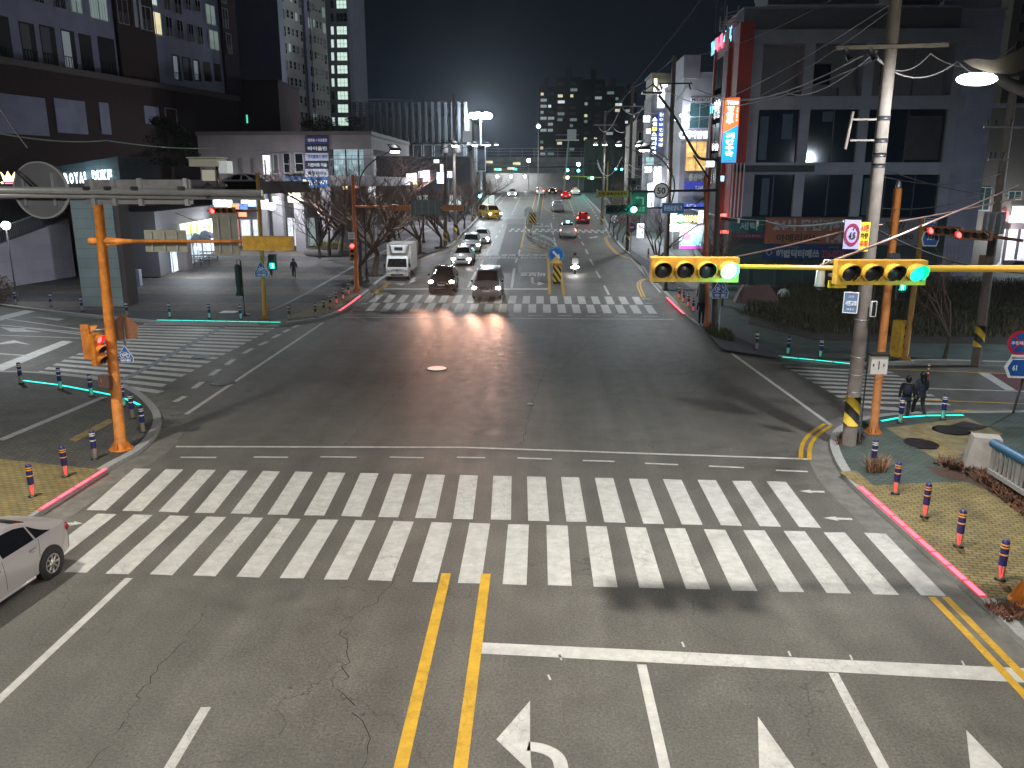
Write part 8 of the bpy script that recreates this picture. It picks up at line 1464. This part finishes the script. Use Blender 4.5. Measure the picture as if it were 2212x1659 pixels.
# shops along the far left kerb
for i, (u0, v0, u1_, v1, c, s) in enumerate(((878, 375, 900, 392, (.95, 1, .85), 2.2), (892, 374, 899, 398, (1, .95, .4), 2.4), (904, 370, 914, 384, (.7, .95, 1), 2), (914, 368, 928, 392, (1, .45, .8), 2.6), (944, 373, 960, 396, (.6, .75, 1), 3), (951, 355, 957, 378, (.85, 1, .6), 2.2), (966, 370, 976, 384, (.75, .7, 1), 2.6), (797, 387, 811, 398, (.85, 1, .75), 3), (766, 392, 774, 407, (1, .3, .2), 2.5), (740, 399, 750, 410, (1, .75, .3), 2.2), (795, 403, 811, 430, (.9, .95, 1), 1.6), (937, 345, 948, 352, (.6, .95, .8), 1.6))):
    lightbox(('pale green white shop sign behind the bare trees', 'slim yellow shop sign behind the bare trees', 'small light blue sign behind the bare trees', 'pink glowing sign behind the bare trees', 'large bluish white sign near the hall', 'tall lime sign near the hall', 'violet sign beside the utility pole', 'pale lime sign beside the corner balcony', 'red oval sign beside the orange pole', 'small amber sign left of the orange pole', 'white lit doorway strip among the trees', 'teal sign under the hall eaves')[i], u0, v0, u1_, v1, 108+i*1.5 if i < 7 else 90, c, s)
x0, x1, z0, z1 = rect(812, 350, 985, 420, 112+4); t = T('low_shop_row', 'low dark shop row behind the bare trees up the left kerb', 'building', (x0, 128, 0)); t.add('wall', MB().bx(-2, (x1-x0)*1.08, 0, 10, 0, AY(880, 338, 128).z), mat('low_row_dark', (.06, .06, .065), .8)); t.add('roof_edge', MB().bx(-2.3, (x1-x0)*1.1, -.6, 0, AY(880, 341, 128).z, AY(880, 338, 128).z), BRN2)
for k in range(6): window(t, 1+k*2.6, 3+k*2.6, zt(128)+.2, zt(128)+2.8, LW1 if k % 2 else DW2, DARKM, .08, 1)
lamp('shop_light', 'POINT', AY(920, 400, 105), 700, (.95, .9, 1), r=.5); lamp('shop_light', 'POINT', AY(950, 400, 110), 900, (.85, .9, 1), r=.5)
# ================================================================ TREES, PLANTS, POLES, WIRES
BARK = mat('bark', (.075, .06, .048), .9, noise=.3, nscale=6); TWIG = mat('twigs', (.1, .058, .04), .85)
def bare_tree_meshes(seed, H=7.5, spread=.55, levels=6, trunk_h=1.0):
    r = random.Random(seed); tr = MB(); cr_ = MB()
    def grow(p, d, L_, rad, lv):
        n_ = 3; pts = [p]; q = p; dd = d
        for k in range(n_): dd = (dd+Vector((r.uniform(-1, 1), r.uniform(-1, 1), r.uniform(-.3, .6)))*.16).normalized(); q = q+dd*L_/n_; pts.append(q)
        (tr if lv <= 1 else cr_).tube(pts, [rad*(1-.38*k/n_) for k in range(n_+1)], 7 if lv < 2 else (5 if lv == 2 else 3), cap=False)
        if lv >= levels: return
        nb = (4 if lv == 0 else r.choice((2, 3))) if lv < 4 else r.choice((2, 3, 3))
        for k in range(nb):
            t_ = 1.0 if (lv == 0 or k == 0) else r.uniform(.35, .95); base = pts[min(n_, max(1, int(t_*n_+.5)))]
            a = r.uniform(0, 6.283); s = spread*r.uniform(.6, 1.3); ax = Vector((math.cos(a), math.sin(a), 0)); nd = (dd*(1-.25*s)+ax*s+Z*.12).normalized(); grow(base, nd, L_*(1.7 if lv == 0 else r.uniform(.62, .88)), rad*(.56 if k else .66), lv+1)
    grow(Vector((0, 0, 0)), Vector((r.uniform(-.05, .05), 0, 1)).normalized(), trunk_h, .14, 0)
    zs = max(v[2] for v in cr_.v); k = H/zs; tr.v = [(x*k, y*k, z*k) for x, y, z in tr.v]; cr_.v = [(x*k, y*k, z*k) for x, y, z in cr_.v]; return tr.mesh('trunk', BARK), cr_.mesh('crown', TWIG)
TM = [bare_tree_meshes(s, 7.6, sp, 6) for s, sp in ((3, .56), (8, .66), (15, .6))]
def bare_tree(label, loc, H, k, rz, group=None, w=1.0):
    o = bpy.data.objects.new('bare_tree', None); COL.objects.link(o); o.location = loc; o.rotation_euler = (0, 0, rz); s = H/7.6; o.scale = (s*w, s*w, s); tagp(o, label, 'tree', group)
    for nme, me in zip(('trunk', 'crown'), TM[k]): c = bpy.data.objects.new(nme, me); COL.objects.link(c); c.parent = o
WELL = mat('tree_pit_grass', (.05, .075, .03), .9, noise=.4, nscale=6)
NTH = ('first', 'second', 'third', 'fourth', 'fifth', 'sixth', 'seventh', 'eighth', 'ninth', 'tenth', 'eleventh', 'twelfth')
for i, (u, v, H) in enumerate(((778, 611, 8.2), (809, 596, 9.2), (842, 553, 7.6), (859, 540, 7.4), (905, 548, 6.6), (953, 536, 7.2), (970, 522, 6.5), (989, 508, 6.6), (1004, 494, 6.2), (1020, 478, 6), (1034, 465, 6))):
    p = G(u, v, KH); bare_tree('%s bare street tree counting away from the orange pole on the left kerb' % NTH[i], tuple(p), H, i % 3, i*1.7, 'bare trees along the left kerb', 1.25)
    if i < 6:
        m_ = MB()
        for _ in range(220): a = random.uniform(0, 6.28); r_ = .75*math.sqrt(random.random()); q = Vector((r_*math.cos(a), r_*math.sin(a), 0)); m_.quadv([q+Vector((-.02, 0, 0)), q+Vector((.02, 0, 0)), q+Vector((random.uniform(-.06, .06), random.uniform(-.06, .06), random.uniform(.06, .2)))], [(0, 1, 2)])
        single('grass_tuft', m_, WELL, 'green grass at the foot of the %s tree from the orange pole' % NTH[i], 'grass', tuple(p), kind='stuff')
for i in range(7): y = 122+i*7.5; bare_tree('%s small bare tree on the left kerb near the crest' % NTH[i], (-14.6, y, zt(y)+KH), 5.2, i % 3, i, 'bare trees near the crest, left', .9)
for i, (u, v, H) in enumerate(((712, 552, 7.6), (735, 545, 8.4), (690, 556, 6.6), (760, 560, 6.5))): p = G(u, v, KH+.4); bare_tree('%s thin tree of the round planter' % ('left', 'middle', 'leftmost low', 'right')[i], (p.x, p.y, KH+.3+zt(p.y)), H, i % 3, i*2.1, 'thin trees in the round planter', 1.2)
for i, (x, y, H) in enumerate(((-24, 96, 9), (-29, 104, 9), (-19, 104, 9), (-22, 118, 10), (-30, 126, 10), (-17.5, 92, 7.5))): bare_tree('%s tall bare tree in the grove before the hall' % NTH[i], (x, y, zt(y)+KH), H, (i+1) % 3, i*1.1, 'bare trees in the grove', 1.35)
for i, (u, v, H) in enumerate(((1508, 640, 6), (1418, 596, 6.2), (1333, 520, 5), (1345, 524, 5), (1326, 512, 5), (1316, 498, 5))): p = G(u, v, KH); bare_tree(('slender bare tree in front of the corner shop', 'slender bare tree beside the concrete pole, right', 'second small bare tree behind the green signal', 'first small bare tree behind the green signal', 'third small bare tree behind the green signal', 'fourth small bare tree behind the green signal')[i], tuple(p), H, i % 3, i*2.3+.5, w=.85)
for i in range(6): y = 112+i*11; bare_tree('%s bare tree behind the far right parapet' % NTH[i], (12.8+i*.5, y, zt(y)), 5.5, i % 3, i, 'bare trees behind the far right parapet')
p = G(2040, 775, KH); bare_tree('thin leafless sapling in the verge of the far right side street', tuple(p), 5.2, 1, .4, w=.7); p = G(1560, 660, KH); bare_tree('pale bare sapling behind the cycle sign', tuple(p), 5.4, 2, 2.0, w=.8)
# pine on the terrace
def pine(label, loc, H, cl, seed, name='pine_tree'):
    r = random.Random(seed); t = T(name, label, 'tree', loc); tr = MB(); tr.tube([(0, 0, 0), (.15, 0, H*.3), (-.1, 0, H*.55), (.1, 0, H*.85)], [.2, .16, .12, .05], 8); m_ = MB()
    for i in range(cl):
        f_ = r.uniform(.35, 1); a = r.uniform(0, 6.28); rad = H*.62*(1.08-f_)*r.uniform(.4, 1)+.2; c = Vector((rad*math.cos(a), rad*math.sin(a), H*f_)); tr.tube([(0, 0, H*f_*.85), tuple(c)], [.05, .02], 4, cap=False)
        leafcloud(m_, c, (.85, .85, .32), 130, .09, rnd=r)
    t.add('trunk', tr, BARK); t.add('crown', m_, [mat('needle_dark', (.018, .035, .02), .9), mat('needle_mid', (.035, .06, .03), .9)])
p = AY(372, 385, 60.5); pine('dark broad pine tree growing on the terrace', (p.x, 60.5, zdk), 5.4, 34, 4)
for i, (u, v) in enumerate(((676, 290), (706, 290), (760, 290))): p = AY(u, v, YC+3); pine('%s small clipped pine on the corner building roof' % ('left', 'middle', 'right')[i], (p.x, YC+3, AY(700, 292, YC+3).z), 1.6, 5, i+20)
p = G(-2, 655, KH); t = T('corner_shrub', 'reddish green shrub at the far left edge of the plaza', 'shrub', tuple(p)); m_ = MB(); leafcloud(m_, (0, 0, 1.0), (1.0, 1.0, 1.0), 900, .08); t.add('foliage', m_, [mat('shrub_olive2', (.09, .07, .03), .8), mat('shrub_red', (.1, .04, .03), .8)]); t.add('trunk', MB().cyl((0, 0, 0), (0, 0, .9), .06, n=6), BARK)
# wild verge before the framed building
def inpoly(x, y, P):
    c = False; j = len(P)-1
    for i in range(len(P)):
        if (P[i][1] > y) != (P[j][1] > y) and x < (P[j][0]-P[i][0])*(y-P[i][1])/(P[j][1]-P[i][1])+P[i][0]: c = not c
        j = i
    return c
def blades(poly, n, h0, h1, mats_, name, label, lean=.35, wdt=.02, seed=1, base=KH, per=1):
    r = random.Random(seed); P = [tuple(q[:2]) for q in gp(poly, base)]; m_ = MB(); xs = [p[0] for p in P]; ys = [p[1] for p in P]; k = 0
    while k < n:
        x = r.uniform(min(xs), max(xs)); y = r.uniform(min(ys), max(ys))
        if not inpoly(x, y, P): continue
        k += 1; h = r.uniform(h0, h1)*(0.6+.8*abs(math.sin(x*.7+y*.4))); a = r.uniform(0, 6.28); d = Vector((math.cos(a), math.sin(a), 0)); q = Vector((x, y, zt(y)+base)); s_ = Vector((-d.y, d.x, 0))*wdt
        tip = q+d*h*lean*r.random()+Z*h; mid = q.lerp(tip, .55)+Z*h*.06; m_.slot(r.randrange(len(mats_))).quadv([q-s_, q+s_, mid+s_*.8, tip, mid-s_*.8], [(0, 1, 2, 4), (4, 2, 3)])
    return single(name, m_, mats_, label, 'grass', (0, 0, 0), kind='stuff')
DG = [mat('dry_grass', (.09, .065, .04), .9), mat('dry_grass_dark', (.07, .055, .03), .9), mat('weed_green', (.05, .075, .03), .9)]
over('wild_ground', [[(1615, 700), (1640, 640), (1760, 612), (2300, 612), (2300, 745), (2000, 742), (1760, 735)]], mat('bare_earth', (.035, .03, .022), .95, noise=.4, nscale=2), KH+.005)
blades([(1600, 680), (1630, 640), (1740, 610), (2300, 612), (2300, 730), (2000, 728), (1760, 720)], 15000, .12, .55, DG, 'wild_verge_grass', 'tangled dry grass and weeds before the framed building', .8, .022, 5)
m_ = MB(); r = random.Random(9)
for k in range(95):
    u = r.uniform(1650, 2250); v = r.uniform(618, 715); p = G(u, v, KH); leafcloud(m_, (p.x, p.y, p.z+.6), (r.uniform(.4, 1.3), .9, r.uniform(.3, .9)), 120, .055, rnd=r)
single('wild_shrubs', m_, [mat('wild_leaf', (.06, .055, .03), .9), mat('wild_leaf_dark', (.03, .035, .02), .9)], 'dark low shrubs spread through the verge before the framed building', 'shrubs', kind='stuff')
blades([(1872, 1022), (1912, 1022), (1916, 1008), (1880, 1004)], 420, .2, .5, [mat('straw', (.45, .24, .12), .9), DG[0]], 'dry_grass_tuft', 'straw coloured grass tuft round the blue bollard', 1.3, .008, 6)
blades([(1806, 962), (1860, 962), (1866, 944), (1812, 942)], 300, .05, .22, [mat('leaf_litter', (.2, .08, .04), .9), DG[0]], 'pole_foot_grass', 'brown litter and grass at the foot of the large concrete pole', 1.5, .012, 7)
blades([(2010, 1000), (2070, 1018), (2100, 1030), (2240, 1140), (2240, 1085), (2140, 1015), (2085, 1008)], 2600, .04, .22, [mat('leaf_litter', (.2, .08, .04)), mat('leaf_litter_dark', (.1, .045, .03), .9), DG[0]], 'verge_litter', 'brown dead leaves and grass along the blue topped rail', 2.0, .02, 8)
over('leaf_litter_ground', [[(2000, 1008), (2075, 1012), (2240, 1090), (2300, 1150), (2240, 1150), (2100, 1042), (2030, 1030)]], mat('litter_soil', (.07, .04, .028), .95, noise=.5, nscale=9), KH+.007)
blades([(2120, 1308), (2175, 1345), (2230, 1330), (2230, 1290), (2170, 1300)], 500, .02, .09, [mat('leaf_litter', (.2, .08, .04)), mat('leaf_litter_dark', (.1, .045, .03))], 'kerb_litter', 'brown leaf litter by the foot of the right signal mast', 2.0, .02, 10)
blades([(1520, 715), (1575, 715), (1585, 740), (1540, 728)], 700, .05, .25, [DG[2], DG[1]], 'kerb_grass', 'weeds around the feet of the brown and orange poles', 1.2, .02, 11)
p = G(1640, 655, KH); t = T('covered_heap', 'dull red heap under a tarpaulin beside the verge', 'heap', tuple(p)); m_ = MB(); m_.quadv([(-1.6, 0, 0), (1.4, -.3, 0), (1.6, 1.4, 0), (-1.4, 1.5, 0), (-1.1, .3, 1.0), (.6, .2, 1.25), (.9, 1.2, .9), (-.9, 1.2, 1.1), (-1.3, .1, .7)], [(0, 1, 5, 4), (1, 2, 6, 5), (2, 3, 7, 6), (3, 0, 4, 7), (4, 5, 6, 7), (0, 4, 8)]); t.add('tarpaulin', m_, mat('tarp_rose', (.18, .1, .1), .8, noise=.2)); t.add('ridge_pole', MB().tube([(-1.2, 0, 0), (-1.0, .1, 1.5)], .03, 6), WDK)
p = G(1692, 640, KH); single('upturned_basin', MB().lathe((0, 0, 0), [(.45, 0), (.38, .35), (.2, .5), (0, .55)], 16), mat('basin_pale', (.4, .45, .45), .6), 'pale upturned basin beside the covered heap', 'basin', tuple(p))
for i, (u, v) in enumerate(((1848, 600), (1782, 604))): pass
# ---- utility poles up the street
def simple_pole(label, u, v, utop, vtop, r0, r1, band=None, arms=(), h=KH): return concrete_pole(u, v, utop, vtop, r0, r1, label, band, h=h, arms=arms)
q1 = simple_pole('large pale concrete pole on the right pavement with a high crossarm', 1436, 627, 1457, 120, .2, .13, None); z = VZ(q1.bp.x, q1.bp.y, 181); xx = AY(1458, 181, q1.bp.y).x; q1.add('crossarm', MB().box((xx, q1.bp.y-.15, z), (2.3, .1, .1)), DARKM, world=True)
for k in (-1.0, .95): q1.add('insulator', MB().cyl((xx+k, q1.bp.y-.15, z-.05), (xx+k+.08, q1.bp.y-.3, z-.4), .06, n=8), BLACK, world=True)
q2_ = simple_pole('concrete pole with black yellow wrap behind the green signal', 1355, 541, 1367, 186, .2, .12, (503, 521)); z = VZ(q2_.bp.x, q2_.bp.y, 230); xx = AY(1366, 230, q2_.bp.y).x; q2_.add('crossarm', MB().box((xx, q2_.bp.y-.15, z), (2.6, .1, .1)), STEEL, world=True)
q3 = simple_pole('slender concrete pole at the far right crossing with wrap', 1300, 484, 1308, 240, .22, .12, (468, 478)); z = VZ(q3.bp.x, q3.bp.y, 270); xx = AY(1308, 270, q3.bp.y).x; q3.add('crossarm', MB().box((xx, q3.bp.y-.15, z), (3.0, .1, .1)), STEEL, world=True)
q4 = simple_pole('tall left kerb concrete pole carrying two transformers', 983.5, 519, 979, 203, .2, .12, (485, 500)); yy = q4.bp.y
for s in (-1, 1):
    z = VZ(q4.bp.x, yy, 318); xx = AY(977, 318, yy).x+s*.75; q4.add('transformer', MB().lathe((xx, yy-.2, z-.6), [(0, 0), (.33, .03), (.33, .85), (.2, .95), (0, 1)], 14), mat('transformer_grey', (.42, .44, .46), .5), world=True)
    for k in (-.15, .15): q4.add('bushing', MB().cyl((xx+k, yy-.2, z+.3), (xx+k, yy-.2, z+.75), .05, n=8), DARKM, world=True)
q4.add('crossarm', MB().box((AY(977, 300, yy).x, yy-.1, VZ(q4.bp.x, yy, 330)), (2.4, .1, .1)), DARKM, world=True)
q5 = simple_pole('left kerb concrete pole with yellow black wrap beside the bare trees', 962, 531, 962, 330, .2, .15, (500, 520)); q6 = simple_pole('thin concrete pole near the crest on the left with tangled wires', 1024, 470, 1022, 262, .22, .14, (459, 469)); z = VZ(q6.bp.x, q6.bp.y, 295); q6.add('transformer', MB().box((AY(1010, 295, q6.bp.y).x, q6.bp.y-.2, z), (1.3, .8, 1.5)), mat('transformer_grey', (.42, .44, .46)), world=True)
# ---- overhead wires
WIRE = mat('cable_black', (.015, .015, .016), .6); WIREP = mat('cable_pale', (.24, .23, .22), .5)
def wire(label, pts, sag=.3, r=.018, m_=WIRE):
    P = [AY(*p) if len(p) == 3 else Vector(p[:3]) for p in pts]; o = []
    for a, b_ in zip(P, P[1:]):
        for k in range(13): s_ = k/12; q = a.lerp(b_, s_); q.z -= sag*4*s_*(1-s_); o.append(q)
    single('cable', MB().tube(o, r, 5), m_, label, 'cable')
Yu = pp.y
wire('pale cable sweeping from the far pole crossarm to the upper right pole', [(1497, 183, q1.bp.y), (1865, 120, Yu), ], 1.1, .022, WIREP); wire('second pale cable under the first toward the upper right pole', [(1423, 183, q1.bp.y), (1890, 128, Yu)], 1.3, .022, WIREP)
wire('pale cable dipping across the framed building', [(1497, 190, q1.bp.y), (1700, 200, 45), (1895, 110, Yu)], .5, .018, WIREP); wire('pale cable looping between crossarm and the right edge', [(1880, 112, Yu-.2), (2069, 132, 25), (2240, 100, 22)], .55, .02, WIREP); wire('second cable looping toward the glaring lamp', [(1885, 108, Yu-.2), (2010, 113+3, 25), (2190, 100, 30)], .5, .016, WIREP)
wire('pink stay cable rising from the yellow arm to the right pole', [(1773, 574, b0.y), (1990, 488, 24), (2200, 400, 30)], .02, .03, mat('stay_pink', (.5, .33, .28), .5)); wire('long pink stay cable crossing above the left signal box', [(1560, 560, b0.y+14), (1830, 497, 25), (2212, 425, 30)], .05, .026, mat('stay_pink', (.5, .33, .28)))
wire('drooping black cable before the coffee banner', [(1892, 495, Yu), (2212, 590, 24)], .25, .03); wire('thin black cable from the concrete pole to the leaning pole', [(1900, 380, Yu), (2170, 372, q8.y)], .35, .015); wire('second thin cable between the concrete and leaning poles', [(1900, 362, Yu), (2230, 420, q8.y)], .3, .015); wire('third thin cable from the concrete pole rightward', [(1905, 450, Yu), (2150, 405, q8.y)], .3, .014)
wire('pale messenger cable across the banners with small tags', [(1480, 447, q1.bp.y), (1655, 477, 46), (1822, 478, Yu)], .2, .028, mat('cable_mint', (.35, .5, .42), .5)); wire('thin cable above the messenger cable', [(1530, 470, 46), (1860, 470, Yu)], .3, .014)
wire('thin wire from the top of the picture to the concrete pole', [(1940, 10, Yu), (1470, 262, q1.bp.y)], .8, .013, WIREP); wire('another thin wire fanning from the concrete pole top', [(1938, 0, Yu), (1430, 240, q2_.bp.y)], 1.0, .013, WIREP); wire('thin line from the top right down to the clinic building', [(1900, -60, Yu), (1458, 122, q1.bp.y)], .6, .012)
wire('line between the two high poles of the right pavement', [(1458, 122, q1.bp.y), (1367, 188, q2_.bp.y)], .3, .018); wire('line from the second pole down to the third pole, right', [(1367, 188, q2_.bp.y), (1308, 243, q3.bp.y)], .4, .018)
for i, (a, b_, s) in enumerate((((1340, 232, q2_.bp.y), (1292, 272, q3.bp.y), 1.4), ((1388, 230, q2_.bp.y), (1323, 272, q3.bp.y), 1.5), ((1423, 183, q1.bp.y), (1344, 232, q2_.bp.y), 1.2), ((1485, 185, q1.bp.y), (1386, 232, q2_.bp.y), 1.1), ((1340, 345, q2_.bp.y), (1290, 352, q3.bp.y), 1.6), ((1344, 338, q2_.bp.y), (1290, 345, q3.bp.y), 1.9), ((1440, 335, q1.bp.y), (1345, 345, q2_.bp.y), 1.5), ((1440, 345, q1.bp.y), (1342, 352, q2_.bp.y), 2.0), ((1440, 340, q1.bp.y), (1345, 340, q2_.bp.y), 1.0))):
    wire('%s sagging bundle of pale cables between the right hand poles' % NTH[i], [a, b_], s, .03, WIREP)
wire('horizontal cable over the road between far left and right poles', [(960, 345, q5.bp.y), (1180, 352, 84), (1420, 350, q1.bp.y)], .1, .016); wire('line from the transformer pole toward the corner building', [(977, 330, yy), (803, 345, YC)], .3, .016); wire('thin line across the front of the corner building', [(553, 325, 70), (803, 335, YC)], .2, .016); wire('line from transformer pole to the crest pole', [(979, 210, yy), (1022, 265, q6.bp.y)], .3, .02)
wire('faint cable across the upper left building with pale dashes', [(-40, 280, 22), (230, 303, 30), (480, 318, 44)], .15, .022, mat('cable_dashed', (.3, .4, .28), .5)); wire('thin dark cable from the top left down to the gantry', [(-60, 130, 20), (60, 320, Yg)], .1, .012)
wire('thin diagonal cable behind the left orange arm', [(380, 460, 30), (560, 520, P2.p.y)], .1, .014); wire('long thin line high over the right rooftops', [(1545, -40, 70), (1300, 260, 110)], .3, .012)
for u in (1637, 1596): p = AY(u, 471 if u == 1596 else 476, 47); single('cable_tag', MB().box((0, 0, -.15), (.12, .03, .32)), SW, '%s small white tag clipped to the messenger cable' % ('right' if u == 1637 else 'left'), 'tag', tuple(p))
# roof rails and antennas on the red cornered building
for i, (u0, v0, u1_, v1) in enumerate(((1555, 45, 1566, 68), (1570, 22, 1594, 52))):
    x0, x1, z0, z1 = rect(u0, v0, u1_, v1, YR+3); t = T('roof_rack', '%s white rack on the roof of the red cornered building' % ('small left', 'larger right')[i], 'rack', (x0, YR+3, z0))
    for k in range(4): t.add('rail', MB().box(((x1-x0)/2, 0, (z1-z0)*(k+.5)/4), (x1-x0, .05, .06), ry=-.25), ALU)
    for q in (0, x1-x0): t.add('upright', MB().bx(q-.03, q+.03, -.05, .05, 0, z1-z0+.3), ALU)
for u in (1546, 1563): p = AY(u, 70, YR+8); single('roof_mast', MB().cyl((0, 0, 0), (0, 0, 9), .05, n=6), STEEL, '%s thin mast rising from the red cornered building roof' % ('left' if u == 1546 else 'right'), 'mast', tuple(p))
for i, (u0, v0, u1_, v1) in enumerate(((1660, -20, 1900, 8), (1930, -12, 2060, 10))): x0, x1, z0, z1 = rect(u0, v0, u1_, v1, YR+6); single('roof_hut', MB().bx(0, x1-x0, 0, 4, 0, z1-z0).bx(-.1, x1-x0+.1, -.1, 4.1, z1-z0, z1-z0+.2), RD, '%s dark roof hut above the framed building' % ('left', 'right')[i], 'roof hut', (x0, YR+6, z0))
# ================================================================ AIR
hz = bpy.data.materials.new('haze_air'); hz.use_nodes = True; N = hz.node_tree.nodes; N.remove(N['Principled BSDF']); pv = N.new('ShaderNodeVolumePrincipled'); pv.inputs['Density'].default_value = .00017; pv.inputs['Color'].default_value = (.82, .9, 1, 1); pv.inputs['Anisotropy'].default_value = .86
hz.node_tree.links.new(pv.outputs[0], N['Material Output'].inputs['Volume'])
single('haze', MB().bx(-520, 520, -45, 905, -1.2, 130), hz, None, None, kind='stuff')  # thin volume added so lamps glow, standing in for lens glare
S.cycles.volume_bounces = 0; S.cycles.volume_step_rate = 1
